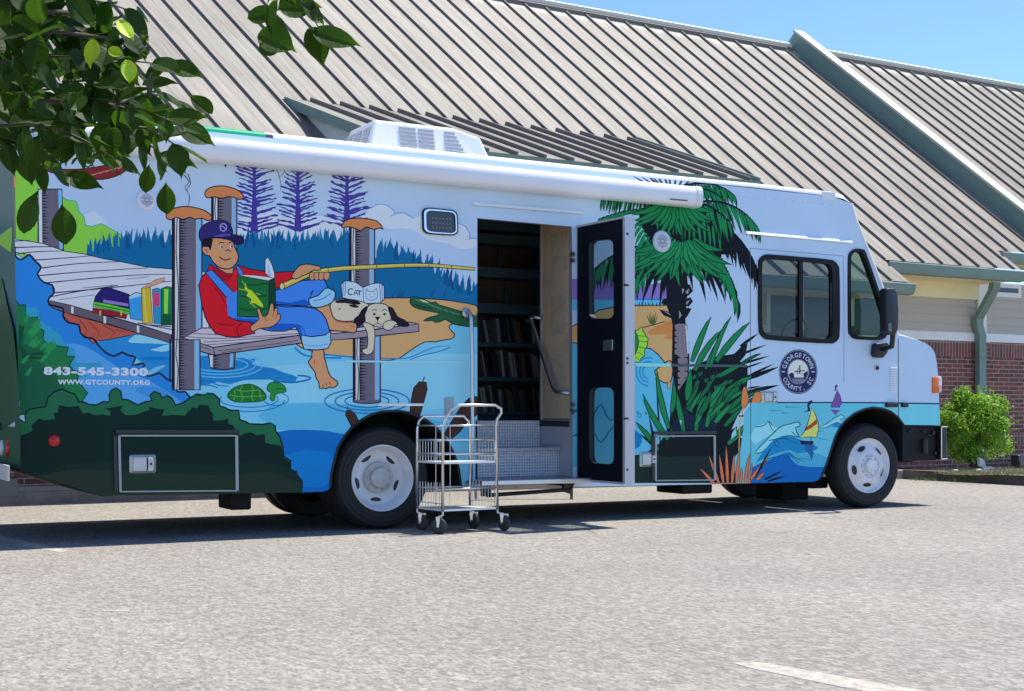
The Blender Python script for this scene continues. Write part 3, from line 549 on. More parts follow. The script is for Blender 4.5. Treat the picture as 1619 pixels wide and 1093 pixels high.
# agave clump
P((14, 24, 34), P2([(60, 1110), (100, 935), (160, 915), (250, 860), (300, 790), (330, 700), (345, 560), (440, 420), (480, 350), (560, 300), (640, 270), (760, 250), (810, 200), (850, 180), (835, 260), (800, 300), (850, 330), (850, 420), (840, 500), (820, 600), (780, 670), (740, 760), (790, 700), (770, 780), (860, 850), (932, 815), (905, 880), (975, 905), (930, 960), (1020, 985), (960, 1040), (900, 1110)]))
P((18, 40, 62), P2([(330, 780), (360, 700), (440, 600), (520, 700), (640, 640), (640, 780)]))
for b_, t_, w in (((800, 200), (925, 112), 5), ((790, 260), (980, 188), 4), ((800, 320), (1002, 262), 4), ((820, 350), (960, 300), 3), ((840, 420), (1062, 335), 7), ((850, 400), (1030, 315), 4), ((850, 505), (1062, 458), 7), ((850, 480), (940, 465), 3), ((790, 665), (950, 655), 4), ((240, 900), (190, 640), 4), ((250, 880), (130, 780), 5), ((270, 860), (240, 420), 3)):
    blade(BK, P2([b_])[0], P2([t_])[0], w)
for b_, t_, w in (((480, 300), (605, 0), 8), ((500, 360), (680, 85), 8.5), ((570, 350), (690, 110), 6), ((600, 340), (740, -5), 6), ((640, 300), (865, 35), 9), ((450, 560), (470, 350), 10), ((425, 770), (355, 440), 8), ((325, 745), (242, 350), 8), ((345, 640), (355, 420), 7), ((320, 820), (148, 515), 8), ((505, 765), (592, 440), 8), ((575, 735), (660, 500), 8), ((650, 700), (702, 470), 6), ((255, 890), (102, 705), 7), ((650, 705), (725, 580), 6), ((720, 850), (862, 740), 8), ((760, 800), (860, 700), 6), ((660, 400), (850, 300), 7), ((745, 480), (880, 400), 9), ((740, 520), (850, 490), 5), ((790, 330), (940, 245), 3), ((360, 810), (340, 740), 5)):
    P_ = P2([b_, t_]); blade(GR if w > 5 else (26, 96, 70), P_[0], P_[1], w, rnd.uniform(-.05, .05), BK, 1.3)
for k in range(26):
    bx = rnd.uniform(440, 760); by = rnd.uniform(560, 740); an = R(-70 + (bx - 440) * .10 + rnd.uniform(-14, 14)); L = rnd.uniform(150, 260)
    p_, q_ = P2([(bx, by), (bx + math.cos(an) * L, by + math.sin(an) * L)]); blade((26, 104, 72) if k % 3 else (36, 128, 86), p_, q_, rnd.uniform(4.5, 7.5), rnd.uniform(-.06, .06), BK, 1.2)
for (x, y) in ((480, 400), (520, 380), (500, 440), (560, 420), (600, 400), (640, 390), (690, 440), (660, 455), (625, 470), (720, 430), (580, 440), (760, 490)):
    P((26, 100, 72), P2([(x, y), (x + 30, y - 12), (x + 26, y + 10), (x + 4, y + 22)]))
P((132, 190, 220), P2([(780, 690), (840, 670), (850, 690), (800, 720), (750, 750)])); P((132, 190, 220), P2([(745, 780), (770, 740), (775, 790), (740, 820)])); P((150, 190, 215), P2([(398, 690), (412, 695), (404, 724)]))
P((216, 138, 92), P2([(812, 520), (820, 480), (832, 470), (846, 500), (855, 555), (850, 580), (825, 612), (808, 590)]), 2, .8); P((216, 138, 92), P2([(885, 540), (900, 510), (930, 506), (950, 520), (938, 560), (915, 590), (905, 625), (878, 645), (872, 600)]), 2, .8)
S((200, 150, 110), P2([(822, 605), (800, 690), (795, 800), (790, 940)]), 1.4); S((200, 150, 110), P2([(880, 640), (860, 700), (820, 860), (800, 980)]), 1.4)
# lower panels dark
P((26, 44, 48), P2([(60, 930), (160, 915), (330, 935), (620, 930), (620, 1110), (60, 1110)]), 0)
# cab sea
P((96, 178, 212), P4([(30, 325), (180, 322), (700, 322), (1290, 330), (1290, 480), (1000, 480), (700, 860), (-60, 870), (-90, 700), (-40, 640), (-20, 500), (-20, 400)]))
P((110, 190, 222), P4([(860, 332), (1290, 336), (1290, 480), (1040, 480)]), 0)
S((24, 40, 90), P4([(200, 322), (700, 322), (960, 324), (1290, 330)]), 1.6, 0)
for a in ([(160, 375), (245, 372)], [(260, 352), (370, 352)], [(230, 392), (300, 392)], [(480, 560), (560, 575)], [(450, 520), (520, 512)]): S((58, 140, 186), P4(a), 1.6, 0, .4)
P((132, 200, 226), P4([(60, 480), (120, 462), (150, 445), (170, 470), (230, 485), (190, 520), (120, 560), (60, 600), (20, 560)]), 1)
P((130, 202, 230), P4([(60, 655), (130, 580), (200, 510), (240, 480), (290, 468), (330, 455), (352, 460), (352, 478), (325, 485), (332, 520), (348, 550), (300, 540), (240, 545), (180, 575), (110, 645)]), 2, 1.1, (28, 62, 100))
P((40, 128, 190), P4([(110, 650), (180, 572), (230, 552), (300, 548), (360, 570), (480, 620), (420, 650), (340, 660), (290, 640), (220, 655), (130, 690), (70, 720), (50, 740)]), 2)
P((76, 158, 206), P4([(130, 700), (200, 668), (280, 645), (360, 665), (440, 655), (540, 690), (540, 745), (400, 750), (330, 740), (290, 700), (250, 690)]), 2)
P((22, 100, 182), P4([(30, 760), (80, 730), (160, 700), (230, 672), (282, 660), (300, 700), (340, 738), (420, 750), (560, 750), (540, 870), (30, 870)]), 1)
for a in ([(60, 485), (115, 475), (150, 448), (180, 478), (235, 488)], [(150, 450), (170, 500), (200, 520)], [(150, 575), (250, 560), (310, 585), (350, 590)], [(300, 515), (330, 540), (370, 560)], [(130, 700), (210, 680), (280, 656), (330, 690), (420, 700)], [(285, 660), (310, 690), (350, 725)], [(300, 670), (340, 700), (390, 715)], [(180, 580), (200, 610), (230, 622)], [(195, 570), (225, 600)]): S((28, 62, 100), P4(a), 1.2, 3, .5)
P((128, 200, 226), P4([(485, 490), (540, 462), (590, 425), (630, 405), (648, 415), (640, 430), (620, 428), (640, 462), (600, 452), (560, 470), (530, 488)]), 1, .9, (28, 62, 100)); P((44, 130, 190), P4([(560, 482), (600, 456), (640, 466), (620, 490)]), 1)
P((36, 100, 160), P4([(385, 605), (455, 600), (440, 640), (450, 660), (432, 710), (422, 670), (392, 640)]), 1)
P((30, 34, 76), P4([(352, 574), (450, 580), (440, 602), (365, 602)]), 0); S((30, 34, 76), P4([(430, 545), (430, 582)]), 1, 0)
P((238, 230, 140), P4([(358, 556), (385, 520), (408, 470), (425, 410), (434, 360), (455, 400), (475, 455), (478, 500), (464, 552), (420, 548)]), 1, .9, (40, 50, 80)); P((150, 74, 50), P4([(388, 512), (400, 488), (440, 460), (466, 434), (470, 460), (430, 490)]), 0, .4)
P((28, 36, 80), P4([(378, 388), (408, 372), (404, 345), (408, 318), (438, 304), (440, 322), (418, 340), (426, 378), (400, 384)]), 0)
P((108, 80, 166), P4([(560, 352), (585, 300), (604, 240), (622, 280), (630, 320), (618, 352)]), 0, .8); P((100, 84, 170), P4([(560, 368), (625, 374), (600, 392), (596, 410), (575, 388)]), 0)
P((60, 50, 130), P4([(578, 248), (590, 232), (586, 215), (600, 202), (610, 215), (598, 222), (600, 240), (585, 246)]), 0)
# bottom orange grass
for k, tp in enumerate(((110, 408), (165, 325), (232, 318), (275, 262), (325, 318), (362, 276), (375, 400), (425, 308), (442, 372), (545, 335), (522, 432))):
    bx = 205 + k * 27 if k < 9 else (430 if k == 9 else 470); P_ = P7([(bx, 512 - (0 if k < 9 else 30)), tp]); blade((198, 122, 96), P_[0], P_[1], 4.6, 0, (40, 24, 34), .8)
for b_, t_ in (((520, 480), (640, 420)), ((540, 490), (660, 455)), ((460, 470), (570, 262))): P_ = P7([b_, t_]); blade(BK, P_[0], P_[1], 3.5)
# county seal on the door
def seal():
    c = (1262, 588); P((34, 44, 92), ell(c, 30.3, 35.3, 48)); S((120, 130, 165), ell(c, 29, 33.8, 48), .9, 0, None, True); S((120, 130, 165), ell(c, 16.6, 19.4, 40), .8, 0, None, True)
    P((206, 212, 222), ell(c, 15.8, 18.5, 40))
    P((34, 44, 92), [(1246.8, 592), (1252, 589), (1256, 592), (1262, 590), (1270, 591), (1277, 586), (1277.3, 592), (1274, 600), (1268, 605.2), (1262, 606.5), (1255, 605), (1250, 600)])
    P((206, 212, 222), [(1255, 592.5), (1258, 591), (1270, 591.5), (1271, 597), (1256, 597)])
    for k in range(4): S((150, 160, 190), [(1252 + k, 599.5 + k * 1.7), (1272 - k, 599.5 + k * 1.7)], .6, 0)
    S((34, 44, 92), [(1264.5, 590), (1264.5, 578)], 1.6, 0); S((34, 44, 92), [(1256, 588), (1272, 586)], 1.2, 0); S((34, 44, 92), [(1266, 586), (1262, 582), (1260, 590)], 1.0, 0)
    for x in (1238.5, 1285.5): S((170, 176, 200), [(x - 2.5, 588), (x + 2.5, 588)], 1.4, 0)
seal()
# ------------------------------------------------------------------ painted panels
def panel(outline, holes, paint, base, Y, name, parent, flip=False):
    """one flat panel at depth Y cut to outline minus holes; paint = [(rgb, loop)] in (X,Z)"""
    V = []; Eg = []
    def addloop(L):
        n = len(V); V.extend(Vector(p) for p in L)
        for i in range(len(L)): Eg.append((n + i, n + (i + 1) % len(L)))
    addloop(outline)
    for h in holes: addloop(h)
    for c, L in paint: addloop(L)
    vo, eo, fo, _, _, _ = geometry.delaunay_2d_cdt(V, Eg, [], 0, 1e-5)
    vo = np.array([(v.x, v.y) for v in vo]); T = np.array([list(f) for f in fo])
    cen = vo[T].mean(axis=1)
    a = vo[T[:, 1]] - vo[T[:, 0]]; b = vo[T[:, 2]] - vo[T[:, 0]]; area = np.abs(a[:, 0] * b[:, 1] - a[:, 1] * b[:, 0])
    def inside(L):
        L = np.array(L); lo = L.min(0); hi = L.max(0)
        idx = np.where((cen[:, 0] >= lo[0]) & (cen[:, 0] <= hi[0]) & (cen[:, 1] >= lo[1]) & (cen[:, 1] <= hi[1]))[0]
        if len(idx) == 0: return idx
        px = cen[idx, 0]; py = cen[idx, 1]; w = np.zeros(len(idx), int)
        x0 = L[:, 0]; y0 = L[:, 1]; x1 = np.roll(x0, -1); y1 = np.roll(y0, -1)
        for i in range(len(L)):
            cr = (x1[i] - x0[i]) * (py - y0[i]) - (px - x0[i]) * (y1[i] - y0[i])
            w += ((y0[i] <= py) & (y1[i] > py) & (cr > 0)).astype(int); w -= ((y0[i] > py) & (y1[i] <= py) & (cr < 0)).astype(int)
        return idx[w != 0]
    cols = [base] + sorted(set(c for c, _ in paint)); ci = {c: i for i, c in enumerate(cols)}
    mi = np.full(len(T), -1); mi[inside(outline)] = 0; keep = mi.copy()
    for c, L in paint: mi[inside(L)] = ci[c]
    mi[keep < 0] = -1
    for h in holes: mi[inside(h)] = -1
    mi[area < 1e-9] = -1
    k = np.where(mi >= 0)[0]; T = T[k]; mi = mi[k]
    used = np.unique(T); rm = np.full(len(vo), -1); rm[used] = np.arange(len(used))
    Vs = [(vo[i, 0], Y, vo[i, 1]) for i in used]; Fs = [tuple(int(rm[q]) for q in t) for t in T]
    if flip: Fs = [f[::-1] for f in Fs]
    return mesh(name, Vs, Fs, [vinyl(c) if isinstance(c, tuple) else c for c in cols], parent, mi=[int(q) for q in mi])
PX = lambda L: [toP(*p) for p in L]

# ------------------------------------------------------------------ the bookmobile
BW = 2.4
bus = tag(empty('bookmobile', (2.0, 1.2, 0)), 'long bookmobile covered in a painted fishing pier mural, its side door standing open', 'bookmobile')
arch_r = [(522, 770.6), (523, 752), (526.6, 736), (534, 708), (547, 686.6), (557, 675), (570, 665), (582, 658), (595, 653), (605, 650.8), (617, 650), (632, 650), (648, 653), (662, 658), (676, 666), (688, 675), (698, 686), (708, 699), (717, 716), (725, 740), (729, 770)]
arch_f = [(1428.6, 671.8), (1420, 660), (1408, 651), (1394, 646), (1380, 644.5), (1365.6, 647.5), (1351, 654), (1337, 664.7), (1327.5, 676.6), (1320, 691), (1315.6, 705), (1309.7, 724), (1303.7, 741), (1298, 755)]
low_l = [(33, 742), (40, 747.5), (104.7, 766.6), (163, 785.7), (183, 783.5), (378, 780.5), (473, 779), (511, 777.5), (519, 775)]
front = [(1316, 311), (1346, 322), (1352, 345), (1405, 482), (1418, 529), (1436, 533.5), (1453, 538.5), (1464, 543), (1472, 549), (1478, 558), (1481, 572), (1483.5, 596), (1485, 637), (1486.6, 672.7)]
out_px = [(20, 176), (24, 420)] + low_l + arch_r + [(731, 771), (756, 771), (905, 770), (1004, 768), (1120, 766), (1284, 761.8), (1292, 760)] + arch_f[::-1] + front[::-1]
OUT = PX(out_px)
door_h = PX([(754.6, 345), (904, 358.5), (906, 790), (754.6, 790)])
win_o = rquad([(1197.5, 401), (1326.5, 411.5), (1327, 545), (1198.5, 537)], .13); win_i = rquad([(1203.5, 408), (1315, 417.5), (1315.5, 537.5), (1204, 529.5)], .11)
def sl(P_, n=3): return smooth_loop(P_, n)
q_o = sl([(1340.3, 412), (1342, 401), (1348, 395), (1356, 393.5), (1363, 395), (1368, 400), (1385, 448), (1402, 502), (1403.5, 522), (1399, 534), (1388, 538), (1368, 537.5), (1350, 536), (1343, 530), (1340.5, 520), (1340, 460)])
q_i = sl([(1344.5, 414), (1346, 404), (1350, 399.5), (1356, 398.5), (1361, 400), (1364.5, 405), (1381, 450), (1397.5, 503), (1399, 520), (1395.5, 529), (1387, 533), (1368, 532.5), (1352, 531), (1346.5, 527), (1344.8, 518), (1344.3, 460)])
holes = [door_h, PX(win_i), PX(q_i)]
paint = [(c, PX(L)) for c, L in PAINT]
side = panel(OUT, holes, paint, SKY, 0.0, 'mural_side_wall', bus)
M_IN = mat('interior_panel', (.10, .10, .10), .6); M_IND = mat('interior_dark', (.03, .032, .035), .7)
inner = panel(OUT, [door_h, PX(win_o), PX(q_o), PX([(520, 800), (520, 640), (735, 640), (735, 800)]), PX([(1290, 800), (1290, 640), (1490, 640), (1490, 800)])], [], M_IN, .05, 'inner_wall', bus)
far = panel(OUT, [PX(win_i), PX(q_i)], [], M_WHITE, BW, 'far_side_wall', bus)
# lips of the openings
mb = MB()
for L, y1 in ((door_h, .06), (PX(win_i), .05), (PX(q_i), .05)):
    n = len(L)
    mb.add([(x, .0, z) for x, z in L] + [(x, y1, z) for x, z in L], [(i, (i + 1) % n, (i + 1) % n + n, i + n) for i in range(n)])
mb.build('door_jamb', mat('jamb_aluminium', (.5, .5, .52), .4, .6), bus)
# shell round the body: rear, bottom, hood, nose
def strip(mb, L, y0, y1, i=None):
    n = len(L); mb.add([(x, y0, z) for x, z in L] + [(x, y1, z) for x, z in L], [(k, k + 1, k + 1 + n, k + n) for k in range(n - 1)], i)
white_b = vinyl((190, 205, 240)); M_REAR = vinyl((40, 84, 96))
mb = MB(); strip(mb, PX([(20, 176), (24, 420), (33, 742)]), 0, BW); mb.build('rear_wall', vinyl((50, 96, 112)), bus)
mb = MB(); strip(mb, PX(low_l), 0, BW); strip(mb, PX([(731, 771), (752, 771)]), 0, .3); strip(mb, PX([(905, 770), (1004, 768), (1120, 766), (1284, 761.8), (1292, 760)]), 0, BW); mb.build('floor_pan', M_UNDER, bus)
# wheel wells
mb = MB()
for A in (arch_r, arch_f):
    L = PX(A); strip(mb, L, 0.0, .75); mb.add([(x, .75, z) for x, z in L], [tuple(range(len(L)))])
    L2 = [(x, z) for x, z in L]; strip(mb, L2, BW - .75, BW); mb.add([(x, BW - .75, z) for x, z in L2], [tuple(range(len(L2)))])
mb.build('wheel_well', M_UNDER, bus)
# rubber lip round each arch
mb = MB()
for A in (arch_r, arch_f):
    L = PX(A); mb.tube([(x, -.002, z) for x, z in L], .012, 6)
mb.build('arch_lip', M_BLACK, bus)
# hood with rounded edges
HB = PX(front[4:])
mb = MB(); n = len(HB); cx = sum(p[0] for p in HB) / n - .3
prof = [(0.0, 0.0), (.02, .012), (.07, .03), (.2, .045), (1.2, .06), (2.2, .045), (2.33, .03), (2.38, .012), (BW, 0)]
Vh = []
for (yy, up) in prof:
    for k, (x, z) in enumerate(HB):
        f = min(1, k / 4) ; Vh.append((x + up * 1.3 * f, yy, z + up * (1 - f)))
mb.add(Vh, [(a * n + b, a * n + b + 1, (a + 1) * n + b + 1, (a + 1) * n + b) for a in range(len(prof) - 1) for b in range(n - 1)])
hood = mb.build('hood', M_WHITE, bus, smooth=True)
# windscreen frame and glass
WS = [toP(*p) for p in front[1:5]]
mb = MB(); w0 = Vector((WS[0][0], 0, WS[0][1])); w1 = Vector((WS[3][0], 0, WS[3][1])); dv = w1 - w0
L = [(w0.x, w0.z)] + [tuple(WS[1]), tuple(WS[2])] + [(w1.x, w1.z)]
strip(mb, L, 0, .07); strip(mb, L, BW - .07, BW)
a0 = Vector((L[0][0], .07, L[0][1])); a1 = Vector((L[1][0], .07, L[1][1])); a2 = Vector((L[2][0], .07, L[2][1])); a3 = Vector((L[3][0], .07, L[3][1])); oy = Vector((0, BW - .14, 0))
mb.add([a0, a0 + oy, a1 + oy, a1], [(0, 1, 2, 3)]); mb.add([a2.lerp(a3, .6), a2.lerp(a3, .6) + oy, a3 + oy, a3], [(0, 1, 2, 3)])
mb.tube([a0 + Vector((.0, -.07, 0)), a1 + Vector((.006, -.068, 0)), a2 + Vector((.008, -.068, 0)), a3 + Vector((.006, -.068, 0))], .018, 8)
mb.build('windscreen_frame', M_WHITE, bus)
mb = MB(); mb.add([a1, a1 + oy, a2.lerp(a3, .6) + oy, a2.lerp(a3, .6)], [(0, 1, 2, 3)]); mb.build('windscreen', glass('screen_glass', (.75, .82, .78)), bus)
# roof
top = PX([(20, 176), (130, 187.5), (262, 201.2), (276, 202.7), (420, 217.7), (432, 219), (560, 232.3), (800, 257.2), (1050, 283.3), (1200, 297.5), (1290, 307.5), (1316, 311), (1334, 315), (1346, 322)])
sec = [(0, 0), (.003, .02), (.014, .040), (.04, .054), (.3, .07), (1.2, .085), (2.1, .07), (2.36, .054), (2.386, .04), (2.397, .02), (BW, 0)]
V = []; Fc = []; mi = []
for k, (x, z) in enumerate(top):
    for (yy, up) in sec:
        kk = 1 if k < len(top) - 3 else (1.15, 1.05, .0)[k - (len(top) - 3)]
        V.append((x, yy, z + up * kk))
m_ = len(sec)
for k in range(len(top) - 1):
    for j in range(m_ - 1):
        Fc.append((k * m_ + j, k * m_ + j + 1, (k + 1) * m_ + j + 1, (k + 1) * m_ + j)); mi.append(1 if (k < 4 and j < 3 and k != 2) else (2 if k == 4 and j < 2 else 0))
roof = mesh('roof', V, Fc, [M_WHITE, vinyl((40, 140, 120)), vinyl((60, 70, 100))], bus, smooth=True, mi=mi)
mb = MB(); x0, z0 = toP(1299, 302.5); x1, z1 = toP(1320, 305)
mb.box(((x0 + x1) / 2, -.006, z0 - .045), (x1 - x0, .012, .09), bev=.004); mb.build('roof_cap_bracket', M_WHITE, roof)
# rivets, drip rails and seams
mb = MB()
for k in range(13):
    x, z = toP(1165 + k * 15.0, 310.5 + k * 1.32); mb.box((x, -.002, z), (.012, .006, .012))
mb.build('rivet', mat('rivet_metal', (.6, .63, .7), .3, .5), side)
def rail(a, b, h, dy, m, name, par=None, y=0):
    mb = MB(); x0, z0 = toP(*a); x1, z1 = toP(*b); mb.prism([(x0, y - dy, z0 - h / 2), (x1, y - dy, z1 - h / 2), (x1, y - dy * .6, z1 + h / 2), (x0, y - dy * .6, z0 + h / 2)], (0, dy * .55, 0))
    return mb.build(name, m, par or bus)
M_RAIL = mat('rail_white', alb((200, 214, 242)), .3)
rail((1178, 368), (1345, 382.5), .03, .035, M_RAIL, 'drip_rail'); rail((746, 322.5), (922, 337), .028, .03, M_RAIL, 'drip_rail')
rail((545, 571.5), (733, 573), .018, .012, mat('belt_glint_pale', alb((150, 208, 228)), .25), 'belt_moulding'); rail((1004, 577), (1060, 577.6), .035, .014, mat('belt_glint_aqua', alb((150, 226, 226)), .2), 'belt_moulding'); rail((1060, 577.6), (1180, 579), .026, .012, mat('belt_dark', alb((58, 84, 88)), .3), 'belt_moulding')  # pale and aqua lengths carry the rib's glint in their colour
M_SEAM = mat('seam_shadow_gap', (.06, .07, .10), .8)
def seam(pts, name='panel_gap', w=1.3, m=None):
    mb = MB()
    for a, b in zip(pts[:-1], pts[1:]):
        x0, z0 = toP(*a); x1, z1 = toP(*b); d = Vector((x1 - x0, 0, z1 - z0)).normalized(); nn = Vector((-d.z, 0, d.x)) * (w / 2 / 150)
        p0 = Vector((x0, -.0015, z0)); p1 = Vector((x1, -.0015, z1)); mb.add([p0 - nn, p1 - nn, p1 + nn, p0 + nn], [(0, 1, 2, 3)])
    return mb.build(name, m or M_SEAM, side)
seam([(1186.5, 393), (1333, 405), (1334.2, 470), (1334.2, 606)], 'cab_door_gap', 1.0, mat('gap_soft', alb((112, 128, 168)), .8)); seam([(1186, 393), (1186.5, 560), (1187, 700), (1187, 763)], 'panel_gap', 1.1, mat('gap_dark', alb((60, 84, 110)), .8))
seam([(1420, 536), (1420.3, 600), (1420.5, 660)], 'hood_gap', 1.6)
seam([(20, 268), (250, 278)], 'panel_gap', .5, mat('gap_pale', alb((140, 160, 200)), .8)) if False else None
# windows
M_FRAME = mat('window_frame_black', (.006, .006, .008), .4, spec=.2)
def ring(o, i_, y0, y1, m, name, par):
    O = PX(o); I = PX(i_); n = len(O); mb = MB()
    V = [(x, y0, z) for x, z in O] + [(x, y0, z) for x, z in I] + [(x, y1, z) for x, z in O] + [(x, y1, z) for x, z in I]
    F_ = []
    for k in range(n):
        j = (k + 1) % n; F_ += [(k, j, j + n, k + n), (k, k + 2 * n, j + 2 * n, j), (k + n, j + n, j + 3 * n, k + 3 * n)]
    mb.add(V, F_); return mb.build(name, m, par)
def pane(L, y, m, name, par):
    L = PX(L); return mesh(name, [(x, y, z) for x, z in L], [tuple(range(len(L)))], m, par)
G1 = glass('cab_glass', (.27, .33, .35)); G2 = glass('cab_glass_green', (.36, .50, .43))
w1_ = ring(win_o, win_i, -.014, .055, M_FRAME, 'cab_window', bus)
pane(win_i, .02, G1, 'glass', w1_)
mb = MB(); x, z0 = toP(1265.5, 414); _, z1 = toP(1265.5, 535); mb.box((x, .005, (z0 + z1) / 2), (.055, .03, z0 - z1)); x, z0 = toP(1318, 419); _, z1 = toP(1318, 537); mb.box((x, .012, (z0 + z1) / 2), (.03, .03, z0 - z1))
mb.build('window_mullion', M_FRAME, w1_)
w2_ = ring(q_o, q_i, -.014, .055, M_FRAME, 'quarter_window', bus); pane(q_i, .02, G2, 'glass', w2_)
f1 = ring(win_o, win_i, 0, .014, M_FRAME, 'cab_window', bus); f1.location.y = BW; pane(win_i, BW - .01, glass('far_glass', (.85, .9, .88)), 'glass', f1).location.y = -BW * 0
f2 = ring(q_o, q_i, 0, .014, M_FRAME, 'quarter_window', bus); f2.location.y = BW
for f_ in (f1, f2):
    for c_ in f_.children: c_.matrix_parent_inverse = Matrix.Translation((0, -BW, 0))
v_o = rquad([(666.6, 328), (722, 333), (723.5, 373.5), (667.5, 370)], .2); v_i = rquad([(672, 333), (718, 336.5), (719.5, 370), (673, 366.5)], .2)
vent = ring(v_o, v_i, -.02, .0, M_FRAME, 'vent_window', bus); ring(rquad([(668.6, 330), (720, 334.7), (721.5, 371.7), (669.5, 368.2)], .2), v_i, -.023, -.018, M_CHROME, 'vent_trim', vent); pane(v_i, -.004, mat('vent_glass', (.05, .055, .07), .12), 'glass', vent)
mb = MB()
for k in range(3):
    for j in range(6):
        x, z = toP(684 + j * 5.4, 345 + k * 7.5 + j * .35); mb.box((x, -.006, z), (.022, .004, .016))
mb.build('vent_louvre', mat('vent_grey', (.18, .18, .2), .5), vent)
# round speakers
def speaker_disc(c, rx, ry, base, dark):
    cc = Vector((*toP(*c),)); r = (toP(c[0] + rx, c[1])[0] - toP(c[0] - rx, c[1])[0]) / 2 * 1.0; mb = MB(); mb.lathe((cc[0], 0, cc[1]), (0, -1, 0), [(r, 0), (r, .012), (r * .9, .02), (r * .6, .024), (0, .026)], 40)
    o = mb.build('round_speaker', base, bus, smooth=False); mb = MB()
    for k in range(-5, 6):
        if k in (0,): continue
        zz = k * r * .12; ww = math.sqrt(max(0, (r * .62) ** 2 - zz ** 2)) * 2
        if ww > .02: mb.box((cc[0], -.026, cc[1] + zz), (ww, .004, r * .05))
    mb.lathe((cc[0], 0, cc[1]), (0, -1, 0), [(r * .28, .022), (r * .28, .03), (r * .2, .032)], 24)
    mb.build('speaker_grille', dark, o); return o
speaker_disc((231.5, 317), 16, 17, vinyl((176, 192, 226)), vinyl((128, 140, 176)))
speaker_disc((1045.5, 382), 14, 15, mat('speaker_white', (.62, .64, .68), .4), mat('speaker_grey', (.34, .36, .42), .5))
# compartment doors
def compartment(q, latch, m_in=None):
    (xa, za), (xb, zb), (xc, zc), (xd, zd) = [toP(*p) for p in q]
    mb = MB(); w = .022
    def bar(x0, z0, x1, z1, ww, dy): d = Vector((x1 - x0, 0, z1 - z0)).normalized(); n = Vector((-d.z, 0, d.x)) * ww / 2; mb.prism([Vector((x0, -.001, z0)) - n, Vector((x1, -.001, z1)) - n, Vector((x1, -.001, z1)) + n, Vector((x0, -.001, z0)) + n], (0, -dy, 0))
    bar(xa, za, xb, zb, .014, .014); bar(xb, zb, xc, zc, .026, .012); bar(xc, zc, xd, zd, .012, .01); bar(xd, zd, xa, za, .02, .014)
    o = mb.build('compartment_door', mat('door_trim_grey', (.33, .36, .37), .35, .3), bus)
    mb = MB(); bar(xa - .03, za + .035, xb + .02, zb + .035, .03, .02); bar(xa - .035, za, xd - .035, zd, .03, .016); mb.build('door_seal', mat('seal_dark', (.02, .028, .03), .5), o)
    la = toP(*latch[0]); lb = toP(*latch[1]); cx, cz = (la[0] + lb[0]) / 2, (la[1] + lb[1]) / 2; w, h = lb[0] - la[0], la[1] - lb[1]
    latch_part(cx, cz, w, h, o)
    return o
def latch_part(cx, cz, w, h, par):
    mb = MB(); L = rrect(cx - w / 2, cz - h / 2, cx + w / 2, cz + h / 2, h * .14); I = rrect(cx - w * .43, cz - h * .40, cx + w * .43, cz + h * .40, h * .1); n = len(L)
    V = [(x, -.002, z) for x, z in L] + [(x, -.018, z) for x, z in I]; V += [(cx + (x - cx) * .92, -.008, cz + (z - cz) * .9) for x, z in I]
    mb.add(V, [(k, (k + 1) % n, (k + 1) % n + n, k + n) for k in range(n)] + [(k + n, (k + 1) % n + n, (k + 1) % n + 2 * n, k + 2 * n) for k in range(n)] + [tuple(2 * n + k for k in range(n))])
    lt = mb.build('latch', mat('latch_steel', (.62, .62, .63), .3, .7), par); mb = MB()
    mb.box((cx - w * .12, -.014, cz), (w * .5, .012, h * .66), bev=.003); mb.box((cx + w * .30, -.013, cz), (w * .22, .01, h * .5), bev=.002)
    pd = mb.build('latch_paddle', mat('latch_paddle', (.5, .5, .52), .35, .5), lt)
    mb = MB(); mb.box((cx + w * .16, -.0135, cz), (w * .045, .012, h * .7)); mb.lathe((cx + w * .30, -.018, cz), (0, -1, 0), [(w * .05, 0), (w * .05, .004), (0, .005)], 12); mb.build('latch_gap', M_BLACK, lt)
compartment([(188, 689), (373.5, 689), (374.5, 776), (190, 777.5)], ((204.5, 719.5), (246.5, 748)))
compartment([(1036, 690), (1129, 689), (1129.5, 759), (1036, 760)], ((1011, 714.5), (1038.5, 738)))
la = toP(1204.5, 618.5); lb = toP(1229, 637.5); latch_part((la[0] + lb[0]) / 2, (la[1] + lb[1]) / 2, lb[0] - la[0], la[1] - lb[1], bus)
# red side marker, door lock, cowl vent, hinges
c = toP(85, 697); mb = MB(); mb.lathe((c[0], 0, c[1]), (0, -1, 0), [(.05, 0), (.05, .012), (.04, .022), (0, .026)], 24); mb.build('side_reflector', mat('red_lens', (.5, .01, .012), .2), bus, smooth=True)
c = toP(1386, 582); mb = MB(); mb.box((c[0], -.004, c[1]), (.07, .012, .06), bev=.004); mb.build('lock_plate', mat('lock_grey', (.5, .52, .56), .35, .5), bus)
mb = MB(); mb.lathe((c[0], -.008, c[1]), (0, -1, 0), [(.022, 0), (.022, .012), (0, .014)], 16); mb.build('lock', M_BLACK, bus)
mb = MB(); a = toP(1406, 582); b = toP(1417, 622); cx = (a[0] + b[0]) / 2
mb.box((cx, -.006, a[1]), (b[0] - a[0], .03, .02), bev=.004)
for k in range(13):
    z = a[1] - .03 - k * (a[1] - b[1] - .03) / 13; mb.box((cx - .005, -.004, z), ((b[0] - a[0]) * .8, .02, .010))
mb.build('cowl_vent', M_RAIL, bus)
for xa, xb in ((1399, 1417), (1424, 1433)):
    a = toP(xa, 640.5); b = toP(xb, 640.5); mb = MB(); mb.box(((a[0] + b[0]) / 2, -.02, a[1]), (b[0] - a[0], .04, .05), bev=.008); mb.build('hood_latch', M_BLACK, bus)
